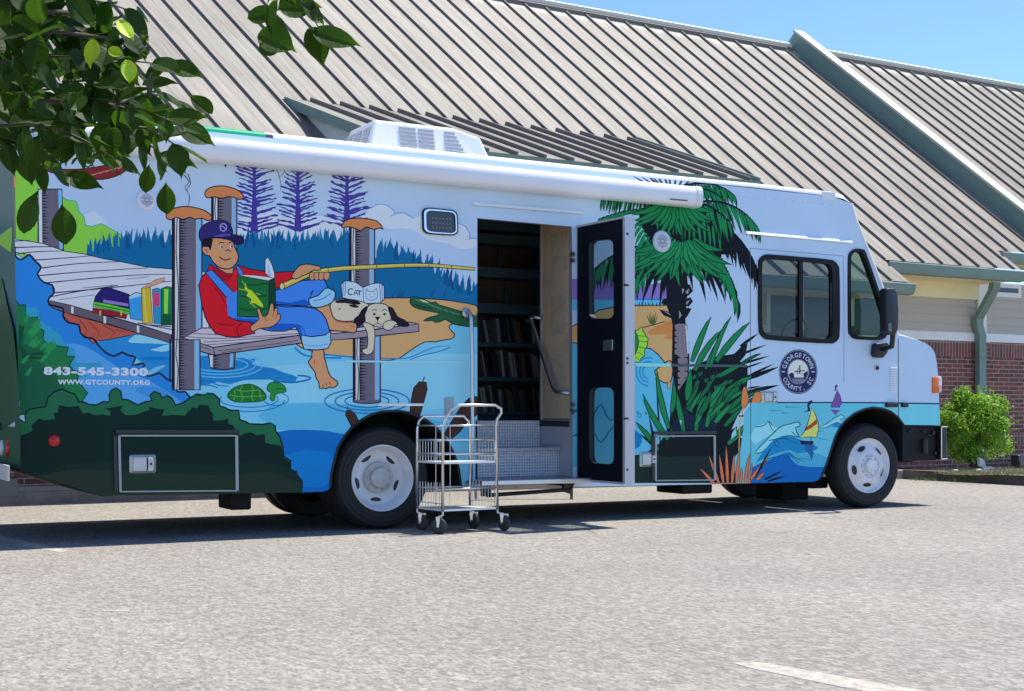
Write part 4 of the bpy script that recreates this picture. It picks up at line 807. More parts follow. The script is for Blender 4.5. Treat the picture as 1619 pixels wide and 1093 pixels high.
# teal front lower panel wraps the nose (belt line)
mb = MB(); a = toP(1485, 637); b = toP(1486.6, 672.7); mb.box((a[0] + .035, BW / 2, (a[1] + b[1]) / 2), (.06, BW - .12, (a[1] - b[1]) * .98), bev=.02); mb.build('nose_valance', vinyl((96, 178, 212)), bus)
# headlamp
a = toP(1473, 596); b = toP(1484, 622); mb = MB(); cz = (a[1] + b[1]) / 2
mb.box(((a[0] + b[0]) / 2, .0, cz), (b[0] - a[0], .03, a[1] - b[1]), bev=.012); hl = mb.build('turn_signal', mat('amber_lens', (.75, .16, .02), .2), bus, smooth=True)
mb = MB(); mb.box((b[0] + .03, .16, cz + .01), (.10, .3, (a[1] - b[1]) * 1.05), bev=.03); mb.build('headlamp', mat('lamp_lens', (.55, .58, .6), .08, .3), bus, smooth=True)
# front bumper and running gear behind the wheel
a = toP(1487, 674); b = toP(1499.5, 727)
mb = MB(); bx = a[0] + .045; mb.box((bx, BW / 2, (a[1] + b[1]) / 2), (.10, BW + .02, a[1] - b[1]), bev=.01); bp = mb.build('front_bumper', mat('bumper_steel', (.02, .02, .022), .35, .2), bus)
mb = MB(); mb.box((bx - .047, -.013, (a[1] + b[1]) / 2), (.012, .012, a[1] - b[1])); mb.box((bx, -.013, b[1] + .012), (.10, .012, .012)); mb.box((bx, -.013, a[1] - .006), (.10, .012, .012)); mb.build('bumper_edge', M_CHROME, bp)
mb = MB(); c0 = toP(1432, 676); c1 = toP(1484, 676)
mb.box(((c0[0] + c1[0]) / 2, .7, .75), (c1[0] - c0[0], 1.3, .45)); mb.box(((c0[0] + c1[0]) / 2 - .1, .3, .55), (.4, .1, .1)); mb.box(((c0[0] + c1[0]) / 2 + .05, .25, .62), (.8, .06, .05))
mb.build('radiator_housing', M_UNDER, bus)
mb = MB(); random.seed(5)
for k in range(7):
    x, z = toP(1436 + random.uniform(0, 46), random.uniform(682, 722)); mb.box((x, .03, z), (random.uniform(.02, .06), .03, random.uniform(.01, .03)), Matrix.Rotation(random.uniform(-.6, .6), 3, 'Y'))
x, z = toP(1464, 706); mb.tube([(x, .02, z + .08), (x, .02, z - .08)], .035, 12)
mb.build('engine_fitting', mat('fitting_grey', (.018, .018, .018), .5, .1), bus)
# chassis
mb = MB()
for y in (.92, 1.48): mb.box((1.3, y, .68), (8.6, .09, .24))
for x in (-2.5, -1.0, 1.2, 2.6, 4.2): mb.box((x, 1.2, .68), (.1, .9, .12))
mb.box((0, 1.2, .48), (.22, 1.7, .22)); mb.box((6.016, 1.2, .42), (.14, 1.7, .12)); mb.box((3.2, 1.95, .58), (1.3, .5, .4)); mb.box((3.7, 1.2, .80), (2.9, 2.1, .06)); mb.box((-2.0, 1.2, .80), (2.2, 2.1, .06))
def ubox(x0, x1, y0, y1, Y, dpt):
    a = onY(x0, y0, Y); b = onY(x1, y1, Y); mb.box(((a.x + b.x) / 2, Y + dpt / 2, (a.z + b.z) / 2), (abs(b.x - a.x), dpt, abs(a.z - b.z)), bev=.02)
ubox(365, 398, 774, 806, .25, .4); ubox(1079, 1127, 762, 780, .25, .5); ubox(1236, 1279, 758, 790, 1.1, .5); ubox(1284, 1310, 755, 772, .4, .3); ubox(700, 735, 730, 772, .3, .3)
mb.build('chassis', M_UNDER, bus)
# rear bumper and lamps on the rear wall
xr = toP(30, 700)[0]
def onR(x, y): return onX(x, y, xr - .02)
a = onR(14, 738); b = onR(-60, 764); 
mb = MB(); mb.box((xr - .07, 1.2, .38 + .10), (.16, 2.2, .16), bev=.01); mb.build('rear_bumper', mat('bumper_dull', (.10, .10, .09), .5), bus)
a = onX(14, 736, xr - .16); b = onX(-30, 762, xr - .16); b.z = onX(14, 761, xr - .16).z; mb = MB(); mb.box((xr - .163, (a.y + b.y) / 2, (a.z + b.z) / 2), (.02, abs(a.y - b.y), abs(a.z - b.z)), bev=.004); mb.build('bumper_plate', mat('plate_pale', (.5, .5, .46), .5), bus)
for (x, cm) in ((3.2, mat('clear_lens', (.6, .6, .58), .15)), (12.5, mat('red_lens', (.5, .01, .012), .2))):
    c = onR(x, 709); mb = MB(); mb.lathe((xr - .012, c.y, c.z), (-1, 0, 0), [(.075, 0), (.07, .02), (0, .03)], 24); mb.build('tail_lamp', cm, bus, smooth=True)
for (x0, y0, x1, y1, cc) in ((2, 635, 28, 643, (.25, .27, .27)), (6, 648, 28, 652, (.25, .27, .27)), (13, 663, 24, 675, (.6, .62, .62))):
    a = onR(x0, y0); b = onR(x1, y1); mb = MB(); mb.box((xr - .012, (a.y + b.y) / 2, (a.z + b.z) / 2), (.02, abs(a.y - b.y), abs(a.z - b.z))); mb.build('rear_badge', mat('badge_%d' % y0, cc, .4), bus)
mb = MB()
for (P_, ) in ((([(2, 300), (8, 290), (20, 296), (22, 380), (20, 400), (0, 385)]),),):
    L = [onR(*p) for p in P_]; mb.add([Vector((xr - .035, p.y, p.z)) for p in L], [tuple(range(len(L)))])
mb.build('rear_mural_hill', vinyl((120, 176, 84)), bus)
mb = MB(); L = [onR(*p) for p in ((-40, 470), (6, 440), (14, 480), (24, 520), (29, 600), (32, 690), (32, 735), (-40, 735))]; mb.add([Vector((xr - .036 if p.z > 1.4 else xr - .02, p.y, p.z)) for p in L], [tuple(range(len(L)))]); mb.build('rear_mural_bush', vinyl((38, 84, 70)), bus)
# awning
def zl(a, b, Y): p = onY(*a, Y); q = onY(*b, Y); return lambda x: p.z + (q.z - p.z) * (x - p.x) / (q.x - p.x)
zt = zl((326, 216), (1087, 294), -.14); zb = zl((318, 253), (1087, 325.5), -.16)
xa = onY(72, 200, -.12).x; xb = onY(1104, 310, -.12).x - .07
prof = [(0, .02), (-.04, .0), (-.13, 0), (-.175, .012), (-.196, .04), (-.203, .08), (-.204, .12), (-.198, .155), (-.182, .18), (-.155, .196), (-.12, .2), (-.105, .186), (0, .188)]
V = []; ns = 2
for k in range(ns):
    x = xa + (xb - xa) * k / (ns - 1); lo, hi = zb(x), zt(x)
    for (y, z) in prof: V.append((x, y, lo + (hi - lo) * z / .2))
n = len(prof); Fc = [(k, k + 1, k + 1 + n, k + n) for k in range(n - 1)]
aw = mesh('awning_case', V, Fc, M_AWN, bus)
for p_ in aw.data.polygons: p_.use_smooth = True
mb = MB(); x = xb; lo, hi = zb(x), zt(x); mb.prism([(x, y - .006 if 0 < j < n - 1 else y, lo - .004 + (hi - lo + .008) * z / .2) for j, (y, z) in enumerate(prof)], (.07, 0, 0)); mb.prism([(xa - .07, y, zb(xa) + (zt(xa) - zb(xa)) * z / .2) for y, z in prof], (.07, 0, 0))
mb.build('awning_end_cap', mat('cap_white', (.78, .78, .78), .4), aw)
mb = MB(); x0 = onY(1060, 318, -.21).x; x1 = onY(1088, 320, -.21).x; mb.box(((x0 + x1) / 2, -.2005, zb(x1) + .045), (x1 - x0, .004, .012)); mb.build('awning_badge', mat('badge_dark', (.12, .1, .1), .5), aw)
mb = MB(); mb.box(((xa + xb) / 2, -.19, zb(xa) * 0 + (zb(xa) + zb(xb)) / 2 + .05), (.01, .001, .001)); 
# air conditioner on the roof
ac = empty('x'); bpy.data.objects.remove(ac)
mb = MB(); X0, X1, Y0, Y1, Z0, Z1 = .12, 1.48, .75, 1.6, 3.55, 4.02
bot = [(X0, Y0), (X1 + .12, Y0), (X1 + .12, Y1), (X0, Y1)]; topc = [(X0 + .14, Y0 + .10), (X1 - .35, Y0 + .10), (X1 - .35, Y1 - .10), (X0 + .14, Y1 - .10)]
V = [(x, y, Z0) for x, y in bot] + [(x, y, Z1) for x, y in topc]; V += [(X1 - .05, Y0 + .06, Z1 - .08), (X1 - .05, Y1 - .06, Z1 - .08)]
mb.add(V, [(0, 1, 8, 5, 4), (1, 2, 9, 8), (2, 3, 7, 6, 9), (3, 0, 4, 7), (4, 5, 6, 7), (5, 8, 9, 6)])
acu = mb.build('roof_air_conditioner', M_WHITE, bus)
bv = acu.modifiers.new('b', 'BEVEL'); bv.width = .03; bv.segments = 3
mb = MB()
def lv(u0, u1, k, n=7):
    t = .30 + .60 * k / n; z = Z0 + (Z1 - Z0) * t; y = Y0 + .10 * t - .006; mb.box(((X0 + u0 + X0 + u1) / 2, y, z), (u1 - u0, .012, .024))
for k in range(1, 8):
    lv(.40, .58, k - .5); lv(.61, .78, k - .5)
    if True: lv(.90, 1.16 - .02 * k, k - .5)
for k in range(1, 7):
    t = .30 + .60 * k / 7; z = Z0 + (Z1 - Z0) * t; x = X0 + .14 * t - .006
    for (a_, b_) in ((.12, .3), (.36, .55), (.6, .74)): mb.box((x, Y0 + a_ + (b_ - a_) / 2, z), (.012, b_ - a_, .024))
mb.build('cooling_slot', mat('slot_shadow', (.40, .41, .45), .7), acu)

# wheels
def wheel(cx, cy, kind, sgn=-1, R_=.484):
    ax = (0, sgn, 0); c = (cx, cy, R_)
    tp = [(.312, -.02), (.325, .006), (.35, .014), (.37, .016), (.372, .012), (.41, .016), (.412, .010), (.445, .004), (.468, -.02), (.478, -.05), (R_, -.07), (R_, -.17), (.478, -.2), (.45, -.235), (.32, -.24)]
    if kind == 'rear':
        rp = [(.315, -.012), (.313, .004), (.306, .008), (.300, .0), (.292, -.03), (.280, -.05), (.270, -.09), (.262, -.12), (.250, -.135), (.20, -.140), (.155, -.142), (.150, -.135)]
        hp = [(.150, -.137), (.148, -.10), (.14, -.09), (.10, -.086), (.095, -.05), (.088, -.042), (.080, -.038), (0, -.036)]
    else:
        rp = [(.315, -.012), (.313, .004), (.306, .008), (.300, .0), (.290, -.035), (.272, -.045), (.262, -.04), (.235, -.02), (.205, .004), (.185, .02), (.165, .026)]
        hp = [(.165, .024), (.14, .026), (.132, .012), (.10, .01), (.085, .014), (.08, .05), (.06, .058), (.05, .05), (0, .05)]
    mb = MB(); mb.lathe(c, ax, rp, 64); rim = mb.build('wheel', M_RIM, bus, smooth=True)
    mb = MB(); mb.lathe(c, ax, tp, 72)
    if kind == 'rear': mb.lathe((cx, cy - sgn * .30, R_), ax, tp, 72)
    t = mb.build('tyre', M_RUBBER, rim, auto=True)
    mb = MB(); mb.lathe(c, ax, hp, 40); 
    for k in range(10):
        an = 2 * math.pi * k / 10; r = .115; d = (-.086 if kind == 'rear' else .014)
        p = Vector((cx + r * math.cos(an), cy + sgn * d, R_ + r * math.sin(an))); mb.lathe(p, ax, [(.012, 0), (.012, .02), (.006, .024), (0, .024)], 8)
    mb.build('hub', M_HUBD if kind == 'rear' else M_RIM, rim, auto=True)
    mb = MB(); hr = .215 if kind == 'rear' else .222
    for k in range(5):
        an = R((50 if kind == 'rear' else 120) + 72 * k); u = Vector((math.cos(an), 0, math.sin(an))); w = Vector((-math.sin(an), 0, math.cos(an)))
        if kind == 'rear': slope = Vector((0, 0, 0)); d = -.1375
        else: slope = Vector((0, sgn, 0)) * -.8; d = -.004
        V = [Vector((cx, cy + sgn * d, R_)) + u * hr + (u + slope * (1 if kind != 'rear' else 0)).normalized() * (.028 * math.cos(q)) + w * (.056 * math.sin(q)) for q in [2 * math.pi * j / 18 for j in range(18)]]
        if kind != 'rear': V = [v + Vector((0, sgn * .004, 0)) for v in V]
        mb.add(V, [tuple(range(18))])
    mb.build('hand_hole', M_BLACK, rim)
    return rim
wheel(0.0, .03, 'rear'); wheel(6.016, .03, 'front'); wheel(0.0, BW - .03, 'rear', 1); wheel(6.016, BW - .03, 'front', 1)
# mirror
def quadbox(pts, y0, y1, m, name, par, bev=.02):
    L = PX2(pts, y0); mb = MB(); mb.prism([(x, y0, z) for x, z in L], (0, y1 - y0, 0)); o = mb.build(name, m, par); b = o.modifiers.new('b', 'BEVEL'); b.width = bev; b.segments = 3
    for p in o.data.polygons: p.use_smooth = True
    return o
def PX2(L, Y): return [((q := onY(a, b, Y)).x, q.z) for a, b in L]
mir = quadbox([(1401, 459), (1404, 455), (1416, 456), (1420, 464), (1422, 490), (1421, 522), (1417, 529), (1407, 530), (1402, 524)], -.34, -.22, M_BLACK, 'side_mirror', bus, .025)
mb = MB(); p0 = onY(1412, 526, -.28); p1 = onY(1410, 548, -.22); p2 = onY(1398, 552, -.10); p3 = onY(1391, 552, 0); mb.tube([p0, p1, p2, p3], .03, 10); mb.build('mirror_arm', M_BLACK, mir)
quadbox([(1386, 543), (1402, 541), (1407, 545), (1404, 558), (1397, 566), (1387, 565), (1384, 560)], -.09, -.003, M_BLACK, 'mirror_bracket', mir, .015)
mb = MB(); L = PX2([(1404, 512), (1409, 510), (1410, 524), (1405, 525)], -.345); mb.add([(x, -.347, z) for x, z in L], [(0, 1, 2, 3)]); mb.build('mirror_glass', mat('mirror_glass', (.10, .12, .12), .2, .2), mir)
# cab interior
M_SEAT = mat('seat_black', (.012, .012, .014), .7)
mb = MB()
for yy in (.62, 1.78):
    mb.box((4.95, yy, 1.42), (.5, .5, .3), bev=.06); mb.box((4.72, yy, 1.88), (.17, .50, .66), Matrix.Rotation(-.16, 3, 'Y'), bev=.06); mb.box((4.66, yy, 2.30), (.13, .26, .2), bev=.05); mb.box((4.9, yy, 1.14), (.3, .3, .3))
mb.build('cab_seat', M_SEAT, bus)
mb = MB(); x_, _ = toP(1405, 482); mb.box((x_ - .05, 1.2, 1.80), (.5, 2.2, .36), bev=.05); mb.build('dashboard', mat('dash_grey', (.09, .10, .10), .6), bus)
mb = MB(); ring_ = [(5.42 + .10 * math.sin(a) * .5, .62 + .22 * math.cos(a), 2.02 + .16 * math.sin(a)) for a in [2 * math.pi * k / 24 for k in range(25)]]; mb.tube(ring_, .015, 8); mb.tube([(5.42, .62, 2.02), (5.7, .62, 1.8)], .02, 8); mb.build('steering_wheel', M_SEAT, bus)
mb = MB(); mb.box((4.28, 1.25, 1.9), (.04, 2.2, 1.8)); mb.box((5.2, 1.2, .98), (2.0, .84, .05)); mb.build('cab_bulkhead', M_IND, bus)
mb = MB(); mb.box((1.4, 1.2, 3.32), (8.8, 2.3, .03)); mb.build('ceiling', M_IN, bus)
# ---- stairwell, floor, book shelves
FL = 1.01
mb = MB(); mb.box((-1.2, 1.2, FL - .03), (4.2, .84, .06)); mb.box((3.2, 1.2, FL - .03), (2.2, 2.3, .06)); mb.box((1.5, 1.57, FL - .031), (1.25, 1.6, .06)); mb.build('floor', M_IND, bus)
def tread():
    m = mat('diamond_plate', (.50, .50, .52), .42, .25)
    nt = m.node_tree; b = nt.nodes['Principled BSDF']
    if nt.nodes.get('dp'): return m
    tc = nt.nodes.new('ShaderNodeTexCoord'); mp = nt.nodes.new('ShaderNodeMapping'); mp.name = 'dp'; mp.inputs['Rotation'].default_value = (R(45), R(45), R(45)); mp.inputs['Scale'].default_value = (1, 1, 1)
    sp = nt.nodes.new('ShaderNodeSeparateXYZ'); nt.links.new(tc.outputs['Object'], sp.inputs[0])
    def m2(op, a, b_=None):
        n = nt.nodes.new('ShaderNodeMath'); n.operation = op
        for i, v in enumerate((a, b_)):
            if v is None: continue
            if isinstance(v, (int, float)): n.inputs[i].default_value = v
            else: nt.links.new(v, n.inputs[i])
        return n.outputs[0]
    h = m2('ADD', sp.outputs['X'], sp.outputs['Y']); k = 105
    p = m2('SINE', m2('MULTIPLY', m2('ADD', h, sp.outputs['Z']), k)); q = m2('SINE', m2('MULTIPLY', m2('SUBTRACT', h, sp.outputs['Z']), k)); pr = m2('MULTIPLY', p, q)
    bp = nt.nodes.new('ShaderNodeBump'); bp.inputs['Strength'].default_value = .5; bp.inputs['Distance'].default_value = .008; nt.links.new(pr, bp.inputs['Height']); nt.links.new(bp.outputs[0], b.inputs['Normal'])
    mr = nt.nodes.new('ShaderNodeMapRange'); mr.inputs['From Min'].default_value = -.2; mr.inputs['From Max'].default_value = .8; nt.links.new(pr, mr.inputs['Value'])
    mx = nt.nodes.new('ShaderNodeMix'); mx.data_type = 'RGBA'; mx.inputs['A'].default_value = (.55, .55, .57, 1); mx.inputs['B'].default_value = (.84, .84, .85, 1); nt.links.new(mr.outputs[0], mx.inputs['Factor']); nt.links.new(mx.outputs['Result'], b.inputs['Base Color'])
    return m
M_DP = tread()
xl, xr_ = door_h[0][0] + .01, 2.11
mb = MB(); mb.box(((xl + xr_) / 2, .77, (.725 + FL) / 2), (xr_ - xl, .02, FL - .725)); mb.box(((xl + xr_) / 2, .37, (.45 + .725) / 2), (xr_ - xl, .02, .725 - .45)); mb.build('step_riser', M_DP, bus)
mb = MB(); mb.box(((xl + xr_) / 2, .56, .725), (xr_ - xl, .42, .02)); mb.box(((xl + xr_) / 2, .345, .722), (xr_ - xl, .03, .03)); mb.build('step_tread', mat('tread_grey', (.5, .5, .52), .45, .3), bus)
mb = MB(); mb.box((xr_ + .015, .39, .735), (.02, .80, FL - .44)); mb.box((xl - .02, .39, .735), (.02, .78, FL - .44)); mb.build('stairwell_side', mat('stair_steel', (.55, .54, .55), .45, .25), bus)
# folding platform
mb = MB(); mb.box(((xl + xr_) / 2 - .02, .06, .432), (xr_ - xl + .14, .62, .03), bev=.008); pf = mb.build('folding_step', mat('step_top', (.30, .32, .42), .35, .6), bus)
mb = MB(); mb.box(((xl + xr_) / 2 - .02, -.26, .425), (xr_ - xl + .16, .03, .05), bev=.008); mb.build('step_edge', mat('step_edge', (.62, .62, .64), .3, .8), pf)
mb = MB(); mb.tube([(1.0, -.1, .40), (1.02, -.12, .30), (1.95, -.12, .33), (2.0, -.1, .40)], .02, 8); mb.box((1.93, -.1, .36), (.10, .04, .12), Matrix.Rotation(.3, 3, 'Y')); mb.box((1.02, -.1, .36), (.10, .04, .14)); mb.build('step_linkage', M_BLACK, pf)
# partition and interior rail
mb = MB(); mb.box((2.16, .42, (FL + 3.2) / 2 + .02), (.03, .72, 3.2 - FL)); part = mb.build('partition', mat('tan_board', (.74, .54, .34), .6, var=.18, vscale=3), bus)
mb = MB(); mb.box((2.155, .795, 2.1), (.04, .03, 2.2)); mb.build('partition_trim', mat('trim_pale', (.5, .5, .5), .4), part)
mb = MB()
for (z, ) in ((2.75,), (2.1,), (1.5,)): mb.box((2.142, .42, z), (.004, .34, .4))
mb.build('notice_sheet', mat('sheet_tan', (.62, .48, .33), .7, var=.2, vscale=9), part)
pA = onX(857, 504, 2.13); A_ = onX(838, 502, 2.05); B_ = onX(874, 612, 2.05); B2 = onX(880, 620, 2.05); C_ = onX(902, 622, 2.09)
mb = MB(); mb.tube([pA, onX(842, 501, 2.06), A_, onX(840, 508, 2.05), B_, B2, C_], .022, 10); mb.build('grab_rail', M_STEEL, bus, smooth=True)
mb = MB(); p = onY(737, 495, -.02); mb.tube([p, onY(743, 496, -.10), onY(745, 503, -.11), onY(746.5, 560, -.11), onY(747, 690, -.11), onY(744, 760, -.10), onY(738, 764, -.0)], .020, 10); mb.lathe(p, (0, -1, 0), [(.045, 0), (.045, .012), (0, .014)], 16); mb.build('door_grab_rail', M_STEEL, bus, smooth=True)
a = toP(703, 629); b = toP(716, 660); mb = MB(); mb.box(((a[0] + b[0]) / 2, -.01, (a[1] + b[1]) / 2), (b[0] - a[0], .02, a[1] - b[1]), bev=.004); mb.build('switch_cover', mat('cover_grey', (.33, .37, .42), .5), bus)
a = onY(598, 640, -.14); b = onY(669, 640, -.14); mb = MB(); mb.tube([a, b], .013, 8); mb.build('fender_rail', mat('rail_bright', (.85, .86, .86), .3, .2), bus)
# shelves
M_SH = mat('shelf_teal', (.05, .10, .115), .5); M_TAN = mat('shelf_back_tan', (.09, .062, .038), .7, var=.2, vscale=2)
X0s, X1s, Yf, Yb = .9, 2.86, 1.96, 2.28
lev = [1.07, 1.47, 1.86, 2.27, 2.68, 3.06]
bc = tag(empty('bookcase', (1.9, 2.1, FL)), 'tall dark teal bookcase along the far wall inside the open bookmobile door', 'bookcase')
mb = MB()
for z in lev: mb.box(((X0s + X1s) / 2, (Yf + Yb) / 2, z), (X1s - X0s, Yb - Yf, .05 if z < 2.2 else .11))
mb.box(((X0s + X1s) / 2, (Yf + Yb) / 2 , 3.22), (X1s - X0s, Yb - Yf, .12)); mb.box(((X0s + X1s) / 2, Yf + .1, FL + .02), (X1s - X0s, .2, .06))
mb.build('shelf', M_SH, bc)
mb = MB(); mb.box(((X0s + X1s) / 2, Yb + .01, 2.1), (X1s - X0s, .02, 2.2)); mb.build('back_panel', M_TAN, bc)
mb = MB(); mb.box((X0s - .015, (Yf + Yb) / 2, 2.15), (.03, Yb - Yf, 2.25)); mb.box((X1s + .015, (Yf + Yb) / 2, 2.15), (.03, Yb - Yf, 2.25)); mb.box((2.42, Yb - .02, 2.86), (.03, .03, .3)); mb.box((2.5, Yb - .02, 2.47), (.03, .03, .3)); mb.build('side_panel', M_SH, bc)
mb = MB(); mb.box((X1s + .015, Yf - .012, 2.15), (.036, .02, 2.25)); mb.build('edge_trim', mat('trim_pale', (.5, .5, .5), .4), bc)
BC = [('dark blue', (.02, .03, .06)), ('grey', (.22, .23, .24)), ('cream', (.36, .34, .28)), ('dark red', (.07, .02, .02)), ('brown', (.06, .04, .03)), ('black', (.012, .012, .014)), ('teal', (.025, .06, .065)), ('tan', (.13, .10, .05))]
random.seed(11); proto = {}
for si, (z, nm) in enumerate(((lev[0], 'bottom'), (lev[1], 'middle'), (lev[2], 'upper'))):
    x = 1.94
    while x < 2.82:
        w = random.uniform(.022, .04); ci = random.choice([0, 1, 1, 2, 3, 4, 5, 5, 6, 7]); h = random.uniform(.24, .31); ln = random.uniform(.10, .2)
        cn, cc = BC[ci]
        if ci not in proto:
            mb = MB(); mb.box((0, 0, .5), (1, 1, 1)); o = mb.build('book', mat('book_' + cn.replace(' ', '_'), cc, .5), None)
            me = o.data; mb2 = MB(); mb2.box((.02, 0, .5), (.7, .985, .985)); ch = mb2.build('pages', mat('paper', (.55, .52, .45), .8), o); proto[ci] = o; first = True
        else: o = copy_tree(proto[ci])
        o.scale = (w, .17, h); o.location = (x, Yf + .11, z + .028); o.rotation_euler = (0, -ln, 0)
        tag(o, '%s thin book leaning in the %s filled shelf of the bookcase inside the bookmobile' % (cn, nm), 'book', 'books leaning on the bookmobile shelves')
        x += w + random.uniform(.002, .010) + (random.random() < .06) * .04
# ---- open entry door leaf
hx, x1d = 2.06, 2.16
def dl(u, z): return (u, z)                   # leaf coordinates: distance from hinge, height
da = Vector((0.05, -1, 0)).normalized(); dn = Vector((-1, -.05, 0)).normalized(); H0 = Vector((2.09, -.03, 0)); Wd = .815; Zb, Zt = .43, 2.95
def on_leaf(x, y):
    p = onP(x, y, H0, dn); return ((p - H0).dot(da), p.z)
w1 = [on_leaf(*p) for p in rquad([(931, 381), (970, 378), (971, 504), (932, 504)], (.26, .08))]
w2 = [on_leaf(*p) for p in rquad([(932, 613), (971, 613), (971, 735), (932, 732)], (.26, .08))]
L0 = [(0, Zb), (Wd, Zb), (Wd, Zt), (0, Zt)]
def leaf(outer, hs, off, m, name, par):
    V = []; Eg = []
    for L in [outer] + hs:
        n = len(V); V += [Vector(p) for p in L]; Eg += [(n + i, n + (i + 1) % len(L)) for i in range(len(L))]
    vo, eo, fo, _, _, _ = geometry.delaunay_2d_cdt(V, Eg, [], 0, 1e-6)
    def ins(p, L):
        w = False
        for i in range(len(L)):
            a = L[i]; b = L[i - 1]
            if (a[1] > p[1]) != (b[1] > p[1]) and p[0] < (b[0] - a[0]) * (p[1] - a[1]) / (b[1] - a[1]) + a[0]: w = not w
        return w
    Fs = []
    for f in fo:
        c = sum((vo[i] for i in f), Vector((0, 0))) / 3
        if ins(c, outer) and not any(ins(c, h) for h in hs): Fs.append(tuple(f))
    return mesh(name, [H0 + da * v.x + UP * v.y + dn * off for v in vo], Fs, m, par)
M_NAVY = mat('door_lining_navy', (.005, .006, .013), .6, spec=.12)
dr = leaf(L0, [w1, w2], .001, M_NAVY, 'entry_door', bus)
leaf(L0, [w1, w2], -.06, vinyl((90, 160, 200)), 'door_outer_skin', dr)
mb = MB()
for L in (w1, w2):
    n = len(L); mb.add([H0 + da * a + UP * z + dn * .004 for a, z in L] + [H0 + da * a + UP * z - dn * .06 for a, z in L], [(k, (k + 1) % n, (k + 1) % n + n, k + n) for k in range(n)])
mb.build('door_window_frame', M_BLACK, dr)
for L in (w1, w2): mesh('door_glass', [H0 + da * a + UP * z - dn * .03 for a, z in L], [tuple(range(len(L)))], glass('door_glass', (.40, .45, .46)), dr)
mb = MB(); Q = lambda u, z, o: H0 + da * u + UP * z + dn * o
mb.prism([Q(Wd, Zb - .01, .03), Q(Wd, Zt + .01, .03), Q(Wd, Zt + .01, -.085), Q(Wd, Zb - .01, -.085)], da * .035); mb.build('door_edge', mat('door_edge_aluminium', (.50, .50, .53), .4, .5), dr)
mb = MB(); mb.prism([Q(0, Zt, .02), Q(Wd, Zt, .02), Q(Wd, Zt, -.08), Q(0, Zt, -.08)], UP * .02); mb.prism([Q(0, Zb, .02), Q(Wd, Zb, .02), Q(Wd, Zb, -.08), Q(0, Zb, -.08)], UP * -.02); mb.build('door_cap_rail', mat('cap_rail', (.5, .5, .53), .4, .5), dr)
mb = MB()
for y in (370, 567, 574, 743):
    p = onP(992, y, Q(Wd + .036, 0, 0), da); mb.lathe(p, da, [(.012, 0), (.012, .004), (0, .005)], 10)
for y in (451, 662): p = onP(990, y, Q(Wd + .036, 0, 0), da); mb.box(p, (.05, .012, .02))
mb.build('door_bolt', M_BLACK, dr)
a = on_leaf(957, 538); b = on_leaf(972, 554); mb = MB(); c = Q((a[0] + b[0]) / 2, (a[1] + b[1]) / 2, .015)
rt = Matrix((da, -dn, UP)).transposed(); mb.box(c, (abs(b[0] - a[0]), .03, abs(a[1] - b[1])), rt, bev=.004); mb.build('door_latch', M_STEEL, dr)
mb = MB()
for y in (402, 412, 640, 650): p = onY(905, y, -.03); mb.box((2.04, -.02, p.z), (.03, .04, .04))
mb.build('door_hinge', M_STEEL, dr)
for (z0, z1, o) in ((.55, 1.42, .006), (1.72, 2.82, .006)):
    pass
# ---- lettering
def letters(s, fnsize=1.0, bold=.0, space=1.0):
    cu = bpy.data.curves.new('t', 'FONT'); cu.body = s; cu.size = fnsize; cu.offset = bold; cu.space_character = space; cu.resolution_u = 3
    ob = bpy.data.objects.new('t', cu); COL.objects.link(ob); me = bpy.data.meshes.new_from_object(ob)
    V = [v.co.copy() for v in me.vertices]; Fs = [tuple(p.vertices) for p in me.polygons]
    bpy.data.objects.remove(ob); bpy.data.meshes.remove(me); bpy.data.curves.remove(cu); return V, Fs
def text_px(s, x0, y0, x1, y1, h, m, name, bold=.03, Y=-.003):
    V, Fs = letters(s, 1, bold, 1.08); lo = min(v.x for v in V); hi = max(v.x for v in V); b = min(v.y for v in V); t = max(v.y for v in V)
    out = []
    for v in V:
        k = (v.x - lo) / (hi - lo); p = onY(x0 + (x1 - x0) * k, y0 + (y1 - y0) * k - h * v.y / t, Y); out.append(p)
    return mesh(name, out, Fs, m, side)
M_TXT = mat('lettering_white', (.82, .84, .88), .4)
text_px('843-545-3300', 69, 592, 234, 594, 12.2, M_TXT, 'phone_number', .05)
text_px('WWW.GTCOUNTY.ORG', 91.5, 607.6, 237, 608.6, 7.4, M_TXT, 'web_address', .04)
mb = MB()
def arc_text(s, c, rx, ry, a0, a1, h, inward):
    for k, ch in enumerate(s):
        if ch == ' ': continue
        V, Fs = letters(ch, 1, .02); lo = min(v.x for v in V); hi = max(v.x for v in V); an = R(a0 + (a1 - a0) * k / (len(s) - 1))
        u = Vector((math.cos(an), -math.sin(an))); tg = Vector((math.sin(an), math.cos(an))) if inward else Vector((-math.sin(an), -math.cos(an)))
        upv = u if inward else -u
        cc = Vector((c[0] + rx * math.cos(an), c[1] - ry * math.sin(an))); out = []
        for v in V:
            q = cc + tg * ((v.x - (lo + hi) / 2) * h * .95) + upv * ((v.y - .35) * h * 1.12); out.append(onY(q.x, q.y, -.003))
        mb.add(out, Fs)
arc_text('GEORGETOWN', (1262, 588), 22.8, 26.6, 162, 18, 8.6, True)
arc_text('COUNTY, SC', (1262, 588), 22.8, 26.6, 207, 333, 8.6, False)
mb.build('seal_lettering', mat('lettering_pale', (.62, .64, .7), .4), side)
